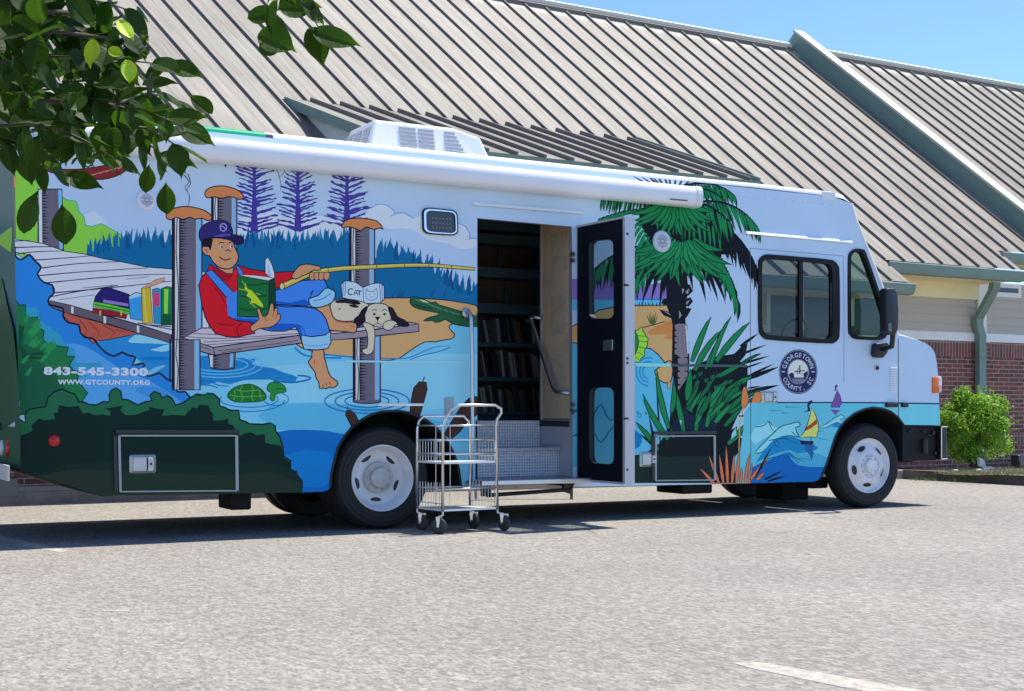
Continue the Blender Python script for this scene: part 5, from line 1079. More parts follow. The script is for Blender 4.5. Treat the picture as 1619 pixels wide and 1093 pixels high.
# ------------------------------------------------------------------ book cart
cart = tag(empty('book_cart', tuple(onG(725, 838))), 'empty chromed wire library cart standing on black castors beside the rear wheel', 'cart')
M_CR = mat('cart_chrome', (.66, .66, .66), .28, .95)
wa, wb, wc, wd = onG(667, 838.5), onG(694, 844.5), onG(749, 836), onG(797, 839.5)
def up_(p, z, dx=0, dy=0): return Vector((p.x + dx, p.y + dy, z))
pa, pb, pc, pd = onP(659.5, 800, wa, FW), onP(700, 812, wb, FW), onP(743, 800, wc, FW), onP(786.5, 813, wd, FW)
for p in (pa, pb, pc, pd): p.z = 0
ez = lambda x, y, p: onP(x, y, p, FW).z
mb = MB()
zt_b = ez(720, 641, pb); zt_a = ez(700, 658, pa)
dbd = (pd - pb); dac = (pc - pa); hv = (pb - pa).normalized()
q = lambda a, d, k, z, o=0: Vector((a.x + d.x * k + hv.x * o, a.y + d.y * k + hv.y * o, z))
mb.tube([q(pb, dbd, 0, .20), q(pb, dbd, 0, zt_b - .20), q(pb, dbd, .02, zt_b - .13, .02), q(pb, dbd, .10, zt_b - .04, .05), q(pb, dbd, .22, zt_b, .07), q(pb, dbd, .88, zt_b, .07), q(pb, dbd, 1.0, zt_b - .03, .06), q(pb, dbd, 1.02, zt_b - .07, .05), q(pb, dbd, .97, zt_b - .13, .02), q(pb, dbd, .97, zt_b - .2), q(pb, dbd, 1.0, .20)], .0135, 10)
mb.tube([q(pa, dac, 0, .20), q(pa, dac, 0, zt_a - .12), q(pa, dac, .03, zt_a - .05), q(pa, dac, .12, zt_a), q(pa, dac, .88, zt_a), q(pa, dac, .97, zt_a - .05), q(pa, dac, 1, zt_a - .12), q(pa, dac, 1, .20)], .0125, 10)
mb.build('frame', M_CR, cart, smooth=True)
mb = MB()
for z in (ez(700, 673, pb), ez(700, 695.5, pb), ez(700, 718, pb), ez(700, 774, pb)):
    mb.tube([q(pb, dbd, 0, z), q(pb, dbd, .98, z)], .0085, 8)
for z in (ez(660, 673, pa), ez(660, 695.5, pa), ez(660, 717, pa), ez(660, 771, pa)):
    mb.tube([q(pa, dac, 0, z), q(pa, dac, 1, z)], .0065, 8); mb.tube([Vector((pa.x, pa.y, z)), Vector((pb.x, pb.y, z))], .006, 8); mb.tube([Vector((pc.x, pc.y, z)), Vector((pd.x, pd.y, z))], .006, 8)
mb.build('rail', M_CR, cart, smooth=True)
zu = ez(700, 731, pb); zl_ = ez(700, 806, pb)
for z in (zu, zl_):
    mb = MB(); V = [Vector((p.x, p.y, z)) for p in (pa, pb, pd, pc)]
    mb.prism(V, (0, 0, -.018)); mb.build('shelf', mat('cart_shelf', (.80, .80, .78), .4, .3), cart)
mb = MB()
for (p0, p1, n) in ((pa, pb, 9), (pc, pd, 9)):
    for (z0, z1) in ((zu, zu + .20), (zl_, zl_ + .24)):
        for k in range(1, n): mb.tube([(p0.x + (p1.x - p0.x) * k / n, p0.y + (p1.y - p0.y) * k / n, z0), (p0.x + (p1.x - p0.x) * k / n, p0.y + (p1.y - p0.y) * k / n, z1)], .0035, 5)
        mb.tube([(p0.x, p0.y, z0 + .05), (p1.x, p1.y, z0 + .05)], .004, 5)
for k in (.35, .62):
    for (a, d) in ((pa, dac),): mb.tube([q(a, d, k, zl_), q(a, d, k, zt_a - .1)], .004, 5)
mb.build('basket_wire', M_CR, cart)
for (w, p) in ((wa, pa), (wb, pb), (wc, pc), (wd, pd)):
    mb = MB(); c = Vector((p.x + .0, p.y, .075)); ax = (RT * .75 + FW * .65).normalized() if w is not wb else (RT * .45 - FW * .9).normalized()
    if w is wa or w is wb: ax = (FW * .95 + RT * .3).normalized() if w is wb else (RT * .6 + FW * .8)
    sd = FW.cross(UP); c = Vector((w.x, w.y, .072))
    mb.lathe(c - ax * .02, ax, [(0, 0), (.03, 0), (.055, .002), (.070, .006), (.073, .012), (.073, .030), (.070, .036), (.055, .04), (.03, .042), (0, .042)], 28)
    cs = mb.build('castor', mat('castor_rubber', (.035, .035, .036), .6), cart, smooth=True)
    mb = MB(); mb.tube([Vector((p.x, p.y, .22)), Vector((p.x, p.y, .17)), c + UP * .085], .011, 8)
    for s_ in (-1, 1): mb.prism([c + ax * (.026 * s_) + UP * .085 + sd * .02, c + ax * (.026 * s_) + UP * .085 - sd * .02, c + ax * (.026 * s_) - UP * .01 - sd * .008, c + ax * (.026 * s_) - UP * .01 + sd * .008], ax * .003)
    mb.lathe(c - ax * .032, ax, [(0, 0), (.012, 0), (.012, .064), (0, .064)], 10)
    mb.build('fork', M_CR, cs)

# ------------------------------------------------------------------ ground
def node_mat(name):
    m = bpy.data.materials.new(name); m.use_nodes = True; return m, m.node_tree, m.node_tree.nodes['Principled BSDF']
def asphalt():
    m, nt, b = node_mat('sunbleached_asphalt'); N = nt.nodes; Lk = nt.links
    geo = N.new('ShaderNodeNewGeometry'); mpp = N.new('ShaderNodeMapping'); mpp.inputs['Rotation'].default_value = (0, 0, AL); mpp.inputs['Scale'].default_value = (1, .5, 1); Lk.new(geo.outputs['Position'], mpp.inputs['Vector'])
    def noise(s, d=4, r=.6):
        n = N.new('ShaderNodeTexNoise'); n.inputs['Scale'].default_value = s; n.inputs['Detail'].default_value = d; n.inputs['Roughness'].default_value = r; Lk.new(geo.outputs['Position'], n.inputs['Vector']); return n
    def mr(v, a, b_, c, d):
        n = N.new('ShaderNodeMapRange'); n.inputs['From Min'].default_value = a; n.inputs['From Max'].default_value = b_; n.inputs['To Min'].default_value = c; n.inputs['To Max'].default_value = d; Lk.new(v, n.inputs['Value']); return n.outputs[0]
    def mul(a, b_):
        n = N.new('ShaderNodeMath'); n.operation = 'MULTIPLY'; Lk.new(a, n.inputs[0]); Lk.new(b_, n.inputs[1]); return n.outputs[0]
    v = N.new('ShaderNodeTexVoronoi'); v.inputs['Scale'].default_value = 46; Lk.new(mpp.outputs[0], v.inputs['Vector'])
    v2 = N.new('ShaderNodeTexVoronoi'); v2.inputs['Scale'].default_value = 90; Lk.new(mpp.outputs[0], v2.inputs['Vector'])
    sx = N.new('ShaderNodeSeparateColor'); Lk.new(v.outputs['Color'], sx.inputs[0]); sx2 = N.new('ShaderNodeSeparateColor'); Lk.new(v2.outputs['Color'], sx2.inputs[0])
    f = mul(mul(mr(sx.outputs[0], 0, 1, .79, 1.21), mr(sx2.outputs[1], 0, 1, .80, 1.22)), mul(mr(noise(.35, 5).outputs['Fac'], .3, .7, .88, 1.10), mr(noise(14, 3, .7).outputs['Fac'], .3, .7, .86, 1.14)))
    st = noise(.9, 6, .7); f = mul(f, mr(st.outputs['Fac'], .62, .74, 1.0, .84))
    ck = N.new('ShaderNodeTexVoronoi'); ck.feature = 'DISTANCE_TO_EDGE'; ck.inputs['Scale'].default_value = .33; nw = noise(1.6, 4); wm = N.new('ShaderNodeVectorMath'); wm.operation = 'MULTIPLY_ADD'; wm.inputs[1].default_value = (.5, .5, 0); Lk.new(nw.outputs['Color'], wm.inputs[0]); Lk.new(geo.outputs['Position'], wm.inputs[2]); Lk.new(wm.outputs[0], ck.inputs['Vector'])
    crk = mr(ck.outputs['Distance'], 0, .004, .62, 1.0); msk = mr(noise(.28, 2).outputs['Fac'], .50, .56, 0, 1); cm = N.new('ShaderNodeMix'); cm.inputs['A'].default_value = 1; Lk.new(msk, cm.inputs['Factor']); Lk.new(crk, cm.inputs['B']); f = mul(f, cm.outputs['Result'])
    pb = N.new('ShaderNodeTexVoronoi'); pb.inputs['Scale'].default_value = 9; Lk.new(geo.outputs['Position'], pb.inputs['Vector']); f = mul(f, mr(pb.outputs['Distance'], .03, .06, 1.25, 1.0))
    c = N.new('ShaderNodeMix'); c.data_type = 'RGBA'; c.inputs['A'].default_value = (.290, .262, .228, 1); c.inputs['B'].default_value = (.272, .252, .224, 1); Lk.new(mr(noise(.22, 3).outputs['Fac'], .4, .62, 0, 1), c.inputs['Factor'])
    mx = N.new('ShaderNodeMix'); mx.data_type = 'RGBA'; mx.blend_type = 'MULTIPLY'; mx.inputs['Factor'].default_value = 1; Lk.new(c.outputs['Result'], mx.inputs['A']); Lk.new(f, mx.inputs['B']); Lk.new(mx.outputs['Result'], b.inputs['Base Color'])
    b.inputs['Roughness'].default_value = .85; b.inputs['Specular IOR Level'].default_value = .25
    bp = N.new('ShaderNodeBump'); bp.inputs['Strength'].default_value = .55; bp.inputs['Distance'].default_value = .006
    Lk.new(f, bp.inputs['Height']); Lk.new(bp.outputs[0], b.inputs['Normal'])
    return m
g = mesh('ground', [(-400, -400, -.004), (400, -400, -.004), (400, 400, -.004), (-400, 400, -.004)], [(0, 1, 2, 3)], mat('ground_far', (.20, .19, .17), .9)); tag(g, kind='structure')
g = mesh('parking_lot', [(-60, -40, 0), (60, -40, 0), (60, 40, 0), (-60, 40, 0)], [(0, 1, 2, 3)], asphalt()); tag(g, kind='structure')
# worn paint lines
def worn_paint():
    m, nt, b = node_mat('worn_line_paint'); N = nt.nodes; Lk = nt.links; geo = N.new('ShaderNodeNewGeometry'); n = N.new('ShaderNodeTexNoise'); n.inputs['Scale'].default_value = 16; n.inputs['Detail'].default_value = 6; n.inputs['Roughness'].default_value = .75; Lk.new(geo.outputs['Position'], n.inputs['Vector'])
    r = N.new('ShaderNodeValToRGB'); r.color_ramp.elements[0].position = .40; r.color_ramp.elements[0].color = (.33, .28, .245, 1); r.color_ramp.elements[1].position = .60; r.color_ramp.elements[1].color = (.50, .47, .39, 1); Lk.new(n.outputs['Fac'], r.inputs[0]); Lk.new(r.outputs[0], b.inputs['Base Color']); b.inputs['Roughness'].default_value = .8; return m
M_LINE = worn_paint()
def line(pts, name='parking_line'):
    L = [onG(*p, .0015) for p in pts]; tag(mesh(name, L, [tuple(range(len(L)))], M_LINE), kind='structure')
line([(1158, 1048), (1180, 1047), (1210, 1048), (1330, 1069), (1540, 1106), (1540, 1124), (1330, 1086), (1190, 1057)]); line([(-60, 838), (-40, 836), (50, 858.5), (112, 871), (96, 873.5), (40, 864)]); line([(158, 966), (180, 964), (206, 964), (202, 967)])
# kerb, raised walk and planting bed
M_CON = mat('kerb_concrete', (.20, .17, .15), .9, var=.3, vscale=5, bump=.3, bscale=30); M_WALK = mat('walk_concrete', (.42, .38, .31), .85, var=.18, vscale=2)
kf = [onG(-900, 842), onG(0, 800), onG(250, 790.5), onG(1431, 757.5), onG(1530, 761.5), onG(1619, 767), onG(1900, 786)]
kh = .15; kb = []
bd = (RT * math.cos(math.atan2(F, 3680)) + FW * math.sin(math.atan2(F, 3680))); bn = (FW * bd.dot(RT) - RT * bd.dot(FW)).normalized()     # along the building / away from the camera
for k, p in enumerate(kf):
    a = kf[max(0, k - 1)]; b = kf[min(len(kf) - 1, k + 1)]; d = (b - a).normalized(); nrm = Vector((-d.y, d.x, 0)); kb.append(p + nrm * .2)
V = []; Fc = []
for k in range(len(kf)): V += [kf[k], kf[k] + Vector((0, .02, kh - .02)), kf[k] + Vector((0, .045, kh)), kb[k] + UP * kh, kb[k] - UP * .02]
for k in range(len(kf) - 1):
    for j in range(4): Fc.append((k * 5 + j, (k + 1) * 5 + j, (k + 1) * 5 + j + 1, k * 5 + j + 1))
tag(mesh('kerb', V, Fc, M_CON), kind='structure')
far_ = [p + bn * 9 for p in kb]
L = [p + UP * (kh - .004) for p in kb] + [p + UP * (kh - .004) for p in far_[::-1]]; n = len(kb)
V = [p + UP * (kh - .004) for p in kb[:4]] + [p + UP * (kh - .004) for p in far_[:4]]
tag(mesh('pavement', V, [(k, k + 1, k + 5, k + 4) for k in range(3)], M_WALK), kind='structure')
M_MULCH = mat('planting_soil', (.13, .09, .06), .95, var=.5, vscale=12, bump=.8, bscale=25)
V = [p + UP * (kh - .002) for p in kb[3:]] + [p + UP * (kh - .002) for p in far_[3:]]
tag(mesh('planting_bed', V, [(k, k + 1, k + 5, k + 4) for k in range(3)], M_MULCH), kind='structure')
# ------------------------------------------------------------------ the building
TB = F / 3680.0; b_ = bd
sl_ = (RT * -2709 + FW * 2200 + UP * 3077).normalized()
E0 = CAM + ray(1500, 418.5) * 25.0                 # a point of the lower edge of the right roof bay
RN = b_.cross(sl_).normalized()
if RN.z < 0: RN = -RN
def onRoof(x, y, off=0.0):
    p = onP(x, y, E0 + RN * off, RN); d = p - E0 - RN * off
    # coordinates t along b_, r along sl_
    bb = b_.dot(sl_); A = d.dot(b_); B = d.dot(sl_); r = (B - A * bb) / (1 - bb * bb); t = A - r * bb; return t, r
def RP(t, r, off=0.0): return E0 + b_ * t + sl_ * r + RN * off
bldg = tag(empty('library_building', tuple(onG(1560, 742, .15))), 'long low brick building with brown standing seam metal roof and green gutters, behind the bookmobile', 'building')
def roof_metal():
    m, nt, b = node_mat('weathered_roof_metal'); N = nt.nodes; Lk = nt.links; uv = N.new('ShaderNodeUVMap')
    mp = N.new('ShaderNodeMapping'); mp.inputs['Scale'].default_value = (14, .55, 1); Lk.new(uv.outputs[0], mp.inputs['Vector'])
    n = N.new('ShaderNodeTexNoise'); n.inputs['Scale'].default_value = 1; n.inputs['Detail'].default_value = 7; n.inputs['Roughness'].default_value = .65; Lk.new(mp.outputs[0], n.inputs['Vector'])
    n2 = N.new('ShaderNodeTexNoise'); n2.inputs['Scale'].default_value = .7; n2.inputs['Detail'].default_value = 4; Lk.new(uv.outputs[0], n2.inputs['Vector'])
    r = N.new('ShaderNodeValToRGB'); e = r.color_ramp.elements; e[0].position = .32; e[0].color = (.155, .132, .110, 1); e[1].position = .68; e[1].color = (.315, .288, .238, 1); x = e.new(.5); x.color = (.235, .210, .176, 1); Lk.new(n.outputs['Fac'], r.inputs[0])
    r2 = N.new('ShaderNodeMapRange'); r2.inputs['From Min'].default_value = .3; r2.inputs['From Max'].default_value = .7; r2.inputs['To Min'].default_value = .80; r2.inputs['To Max'].default_value = 1.18; Lk.new(n2.outputs['Fac'], r2.inputs['Value'])
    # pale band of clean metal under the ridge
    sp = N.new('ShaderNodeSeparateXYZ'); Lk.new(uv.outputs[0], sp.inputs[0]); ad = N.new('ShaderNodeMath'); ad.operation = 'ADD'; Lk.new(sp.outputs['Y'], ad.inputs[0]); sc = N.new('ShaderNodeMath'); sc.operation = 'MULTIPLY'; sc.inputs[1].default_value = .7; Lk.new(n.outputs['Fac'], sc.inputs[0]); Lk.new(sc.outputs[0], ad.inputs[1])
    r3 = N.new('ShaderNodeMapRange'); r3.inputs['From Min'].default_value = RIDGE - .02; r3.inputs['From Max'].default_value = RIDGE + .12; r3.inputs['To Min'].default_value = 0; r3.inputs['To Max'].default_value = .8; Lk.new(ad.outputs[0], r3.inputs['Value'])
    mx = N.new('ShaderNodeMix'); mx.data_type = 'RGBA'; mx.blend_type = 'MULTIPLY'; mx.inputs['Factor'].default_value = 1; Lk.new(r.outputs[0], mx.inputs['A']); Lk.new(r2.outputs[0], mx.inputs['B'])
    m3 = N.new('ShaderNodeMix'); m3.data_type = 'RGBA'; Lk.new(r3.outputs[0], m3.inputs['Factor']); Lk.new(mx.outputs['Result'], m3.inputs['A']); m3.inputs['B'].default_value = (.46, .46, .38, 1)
    Lk.new(m3.outputs['Result'], b.inputs['Base Color']); b.inputs['Roughness'].default_value = .6; b.inputs['Specular IOR Level'].default_value = .3; return m
RIDGE = onRoof(1119, 55)[1]
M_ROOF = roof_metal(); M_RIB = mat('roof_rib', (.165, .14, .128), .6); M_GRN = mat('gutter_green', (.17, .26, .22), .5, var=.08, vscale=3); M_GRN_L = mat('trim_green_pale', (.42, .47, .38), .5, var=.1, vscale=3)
def uvmesh(name, V, Fc, UVs, m, par):
    o = mesh(name, V, Fc, m, par); uv = o.data.uv_layers.new(name='UVMap')
    for l in o.data.loops: uv.data[l.index].uv = UVs[l.vertex_index]
    return o
tA, rA = onRoof(1436, 446); tB, rB = onRoof(1399, 411); tC, rC = onRoof(1617, 427.5); tD, rD = onRoof(1575, 396)
tAB = (tA + tB) / 2; tCD = (tC + tD) / 2; TL = -24.0; TR = tCD + 14
rB = 0.0
tRake, rr_ = onRoof(1262, 86); tRakeB, _ = onRoof(1460, 243)
# seam positions measured on the right bay
ts = [onRoof(x, y)[0] for x, y in ((1428, 412), (1459, 414.5), (1488, 418), (1518.5, 421), (1547, 423), (1575.5, 425.5), (1604, 427.5))]
dt = (ts[-1] - ts[0]) / 6; t0 = ts[0]
print('roof', 'rA', rA, 'rC', rC, 'rD', rD, 'RIDGE', RIDGE, 'tAB', tAB, 'tCD', tCD, 'tRake', tRake, tRakeB, 'dt', dt)
tRk = (tRake + tRakeB) / 2
# dormer opening in the main slope
dL = onRoof(450, 155); dR_ = onRoof(1015, 229); dr_ = (dL[1] + dR_[1]) / 2
V = []; Fc = []; UVs = []
def rq(ta, tb, ra, rb, off=0):
    n = len(V); V.extend([RP(ta, ra, off), RP(tb, ra, off), RP(tb, rb, off), RP(ta, rb, off)]); UVs.extend([(ta, ra), (tb, ra), (tb, rb), (ta, rb)]); Fc.append((n, n + 1, n + 2, n + 3))
def rib(mb, ta, ra, rb, P_=None, h=.040, w=.022):
    P_ = P_ or RP; a = P_(ta - w / 2, ra, 0); b = P_(ta + w / 2, ra, 0); c = P_(ta + w / 2, rb, 0); d = P_(ta - w / 2, rb, 0); a2 = P_(ta - w / 2, ra, h); b2 = P_(ta + w / 2, ra, h); c2 = P_(ta + w / 2, rb, h); d2 = P_(ta - w / 2, rb, h)
    mb.add([a, b, c, d, a2, b2, c2, d2], [(0, 1, 5, 4), (1, 2, 6, 5), (2, 3, 7, 6), (3, 0, 4, 7), (4, 5, 6, 7)])
rq(TL, dL[0], rA, RIDGE); rq(dL[0], dR_[0] , dr_, RIDGE); rq(dR_[0], tAB, rA, RIDGE); rq(tAB, tCD, 0, RIDGE); rq(tCD, TR, rD, RIDGE)
rq(dL[0], dR_[0], rA, dr_, -.02)
mbr = MB()
k0 = int((TL - t0) / dt) + 1; k = k0
while t0 + k * dt < TR:
    t = t0 + k * dt; k += 1
    lo = rA if t < tAB else (0 if t < tCD else rD)
    if dL[0] < t < dR_[0]: lo = dr_
    if abs(t - tRk) < .25: continue
    rib(mbr, t, lo - .01, RIDGE)
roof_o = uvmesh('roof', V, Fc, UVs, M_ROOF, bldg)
mbr.build('roof_seam', M_RIB, roof_o)
# back slope
bk = (bn * .8 - UP * .6).normalized(); V2 = [RP(TL, RIDGE), RP(TR, RIDGE), RP(TR, RIDGE) + bk * 9, RP(TL, RIDGE) + bk * 9]; mesh('back_roof', V2, [(0, 1, 2, 3)], M_RIB, bldg)
# ridge cap
mb = MB(); w = .05
def rcap(ta, tb): 
    A = [RP(ta, RIDGE - w, .055), RP(ta, RIDGE - w, .075), RP(ta, RIDGE - .02, .13), RP(ta, RIDGE + .05, .12), RP(ta, RIDGE, .0) + bk * .25]
    B = [RP(tb, RIDGE - w, .055), RP(tb, RIDGE - w, .075), RP(tb, RIDGE - .02, .13), RP(tb, RIDGE + .05, .12), RP(tb, RIDGE, .0) + bk * .25]
    mb.add(A + B, [(i, i + 1, i + 6, i + 5) for i in range(4)])
rcap(TL, tRk - .1); rcap(tRk + .3, TR); mb.build('ridge_cap', mat('ridge_pale', (.62, .66, .58), .5), roof_o)
mb = MB(); 
for (ta, tb) in ((TL, tRk - .1), (tRk + .3, TR)): mb.prism([RP(ta, RIDGE - .12, 0), RP(tb, RIDGE - .12, 0), RP(tb, RIDGE - .10, .07), RP(ta, RIDGE - .10, .07)], sl_ * .04)
mb.build('ridge_closure', M_RIB, roof_o)
# fire wall / raised rake that splits the two slopes
hh = .62; top_r = RIDGE + .12
mb = MB(); a = RP(tRk, -3, 0); b = RP(tRk, top_r, 0); up = RN * hh; th = b_ * .24
def zq(x, y):                                      # height of the wall above the slope seen at a pixel (in the plane of its visible face)
    n = (sl_.cross(RN)).normalized(); p = onP(x, y, RP(tRk, 0, 0), n); return (p - RP(tRk, 0, 0)).dot(RN)
h1, h2 = zq(1255, 53), zq(1486, 230); print('rake h', h1, h2); hh = (h1 + h2) / 2
pt = onP(1255, 53, RP(tRk, 0, 0), sl_.cross(RN).normalized()); d_ = pt - RP(tRk, 0, 0); top_r = d_.dot(sl_)
rl = rD - .05
P0, P1_, P2_, P3_ = RP(tRk, rl, -.1), RP(tRk, top_r, -.1), RP(tRk, top_r, hh), RP(tRk, rl, hh)
mb.prism([P0, P1_, P2_, P3_], th); rk = mb.build('rake_wall', M_GRN, bldg)
mb = MB(); mb.prism([RP(tRk - .025, rl, hh - .0), RP(tRk - .025, top_r + .03, hh), RP(tRk - .025, top_r + .03, hh + .05), RP(tRk - .025, rl, hh + .05)], b_ * .29); mb.build('rake_coping', mat('coping_pale', (.46, .47, .38), .5, var=.12, vscale=2), rk)
# lower end of the firewall flashing and the back slope of the rake
mb = MB(); mb.prism([P1_, P1_ + bk * .7, P2_ + bk * .55, P2_], th); mb.build('rake_return', M_GRN_L, rk)
# fascia gutters along each bay
M_SOFF = mat('soffit_cream', (.84, .74, .44), .7, var=.05); 
def gutter(ta, tb, r, name='gutter'):
    mb = MB(); p = lambda t, o, z: E0 + b_ * t + sl_ * r - bn * o + UP * z
    prof = [(-.04, -.03), (-.03, .005), (.0, -.0), (.10, -.03), (.12, -.01), (.125, -.04), (.11, -.12), (.08, -.17), (-.04, -.19)]
    prof = [(-.05, -.06), (.11, -.06), (.125, -.04), (.13, -.065), (.12, -.12), (.10, -.18), (.07, -.22), (-.05, -.23)]
    V = [p(ta, o, z) for o, z in prof] + [p(tb, o, z) for o, z in prof]; n = len(prof)
    mb.add(V, [(i, (i + 1) % n, (i + 1) % n + n, i + n) for i in range(n)] + [tuple(range(n)), tuple(range(n, 2 * n))]); g_ = mb.build(name, M_GRN, bldg)
    mb = MB(); mb.tube([p(ta, .125, -.045), p(tb, .125, -.045)], .012, 6); mb.build('gutter_bead', mat('bead_pale', (.35, .42, .38), .4), g_)
    return g_
gutter(TL, tAB + .02, rA); gutter(tAB + .02, tCD, 0.0); gutter(tCD, TR, rD)
# walls
WP = E0 + bn * .95; WP.z = 0
def wallp(x, y, off=0.0): return onP(x, y, WP - bn * off, bn)
def wt(p): return (p - WP).dot(b_)
zb0 = .15; zbr = wallp(1480, 538).z; zwh = wallp(1480, 524.5).z; zsd = wallp(1480, 471).z; zgt = RP(0, 0).z - .1
zgt = wallp(1480, 440).z + .12
def brick_mat(vert=False):
    m, nt, b = node_mat('red_brick' + ('_soldier' if vert else '')); N = nt.nodes; Lk = nt.links; uv = N.new('ShaderNodeUVMap'); mp = N.new('ShaderNodeMapping'); Lk.new(uv.outputs[0], mp.inputs['Vector'])
    br = N.new('ShaderNodeTexBrick'); br.inputs['Scale'].default_value = 1; br.inputs['Mortar Size'].default_value = .009; br.inputs['Mortar Smooth'].default_value = .2; br.inputs['Bias'].default_value = -.1
    br.inputs['Brick Width'].default_value = .29 if not vert else .083; br.inputs['Row Height'].default_value = .083 if not vert else .30; br.offset = .5 if not vert else 0
    br.inputs['Color1'].default_value = (.24, .075, .058, 1); br.inputs['Color2'].default_value = (.11, .045, .042, 1); br.inputs['Mortar'].default_value = (.36, .30, .25, 1); Lk.new(mp.outputs[0], br.inputs['Vector'])
    n = N.new('ShaderNodeTexNoise'); n.inputs['Scale'].default_value = 9; n.inputs['Detail'].default_value = 5; Lk.new(uv.outputs[0], n.inputs['Vector']); mr = N.new('ShaderNodeMapRange'); mr.inputs['To Min'].default_value = .7; mr.inputs['To Max'].default_value = 1.3; Lk.new(n.outputs['Fac'], mr.inputs['Value'])
    mx = N.new('ShaderNodeMix'); mx.data_type = 'RGBA'; mx.blend_type = 'MULTIPLY'; mx.inputs['Factor'].default_value = 1; Lk.new(br.outputs['Color'], mx.inputs['A']); Lk.new(mr.outputs[0], mx.inputs['B']); Lk.new(mx.outputs['Result'], b.inputs['Base Color'])
    bp = N.new('ShaderNodeBump'); bp.invert = True; bp.inputs['Strength'].default_value = .6; bp.inputs['Distance'].default_value = .01; Lk.new(br.outputs['Fac'], bp.inputs['Height']); Lk.new(bp.outputs[0], b.inputs['Normal']); b.inputs['Roughness'].default_value = .85; return m
M_BR = brick_mat(); M_BRS = brick_mat(True)
def wq(ta, tb, za, zc, off, m, name, dep=.12, par=None):
    p = lambda t, z, o: WP + b_ * t + UP * z - bn * o
    V = [p(ta, za, off), p(tb, za, off), p(tb, zc, off), p(ta, zc, off), p(ta, za, off - dep), p(tb, za, off - dep), p(tb, zc, off - dep), p(ta, zc, off - dep)]
    UVs = [(ta, za), (tb, za), (tb, zc), (ta, zc), (ta - dep, za), (tb + dep, za), (tb, zc + dep), (ta, zc + dep)]
    return uvmesh(name, V, [(0, 1, 2, 3), (1, 5, 6, 2), (5, 4, 7, 6), (4, 0, 3, 7), (3, 2, 6, 7), (0, 4, 5, 1)], UVs, m, par or bldg)
TW0, TW1 = -22, TR - 1
wq(TW0, TW1, 0, zbr - .30, 0, M_BR, 'brick_wall', .2); wq(TW0, TW1, zbr - .30, zbr, .004, M_BRS, 'soldier_course', .2); 
zs = wallp(1600, 703).z; wq(TW0, TW1, zs - .02, zs + .24, .012, M_BRS, 'soldier_band', .05)
M_TRIM = mat('trim_white', (.80, .79, .74), .6, var=.04); wq(TW0, TW1, zbr, zwh, .03, M_TRIM, 'wall_trim', .2)
def siding():
    m, nt, b = node_mat('grey_siding'); b.inputs['Base Color'].default_value = (.50, .44, .36, 1); b.inputs['Roughness'].default_value = .7; return m
M_SID = siding(); V = []; Fc = []; z = zwh; i = 0; bh = .165
while z < zsd + .35:
    zt_ = min(z + bh, zsd + .4); n = len(V); p = lambda t, z, o: WP + b_ * t + UP * z - bn * o
    V += [p(TW0, z, .022), p(TW1, z, .022), p(TW1, zt_, .004), p(TW0, zt_, .004), p(TW0, z, -.0), p(TW1, z, -.0)]; Fc += [(n, n + 1, n + 2, n + 3), (n + 4, n + 5, n + 1, n)]; z += bh
mesh('siding', V, Fc, M_SID, bldg)
tc_ = wt(wallp(1543, 500)); tc2 = wt(wallp(1556, 500))
wq(TW0, tc_, zsd, zgt + .3, .05, M_SOFF, 'frieze_board', .2)
wq(tc_, tc2, zwh, zgt + .3, .06, M_TRIM, 'corner_board', .1)
tp0 = wt(wallp(1541, 640)); tp1 = wt(wallp(1561, 640)); wq(tp0, tp1, 0, zbr - .01, .06, M_BR, 'brick_pilaster', .1); wq(tp0 - .01, tp1 + .01, zbr - .01, zbr + .05, .075, M_TRIM, 'pilaster_cap', .1)
# soffit
p = lambda t, r, o, z: E0 + b_ * t + sl_ * r + bn * o + UP * z
mesh('soffit', [p(TW0, rA, -.02, -.2), p(tAB, rA, -.02, -.2), p(tAB, rA, 2.6, -.2), p(TW0, rA, 2.6, -.2), p(tAB, 0, -.02, -.2), p(tCD, 0, -.02, -.2), p(tCD, 0, 1.2, -.2), p(tAB, 0, 1.2, -.2), p(tCD, rD, -.02, -.2), p(TR, rD, -.02, -.2), p(TR, rD, .9, -.2), p(tCD, rD, .9, -.2)], [(0, 1, 2, 3), (4, 5, 6, 7), (8, 9, 10, 11)], M_SOFF, bldg)
# gable closure where a bay steps
mesh('bay_closure', [RP(tAB, rA, -.03), RP(tAB, 0, -.03), RP(tAB, 0, -.03) - UP * .2, RP(tAB, rA, -.03) - UP * .2], [(0, 1, 2, 3)], M_GRN, bldg)
# windows of the building
def bwin(x0, y0, x1, y1, name='window'):
    A = wallp(x0, y0, .03); B = wallp(x1, y1, .03); ta, tb = wt(A), wt(B); z1, z0 = A.z, B.z
    f = wq(ta, tb, z0, z1, .035, M_TRIM, name, .03); wq(ta + .09, tb - .09, z0 + .09, z1 - .09, .042, mat('window_dark', (.03, .035, .04), .1), 'pane', .01, f)
    if tb - ta > 1.2: wq((ta + tb) / 2 - .03, (ta + tb) / 2 + .03, z0 + .09, z1 - .09, .05, M_TRIM, 'mullion', .015, f)
    return f
bwin(1557, 446, 1614.5, 471.5)
bwin(1212, 458, 1322, 560); bwin(1345, 462, 1398, 540)
wq(wt(wallp(1200, 500)), wt(wallp(1400, 500)), wallp(1300, 463).z, wallp(1300, 452).z, .055, M_SOFF, 'window_head', .02)
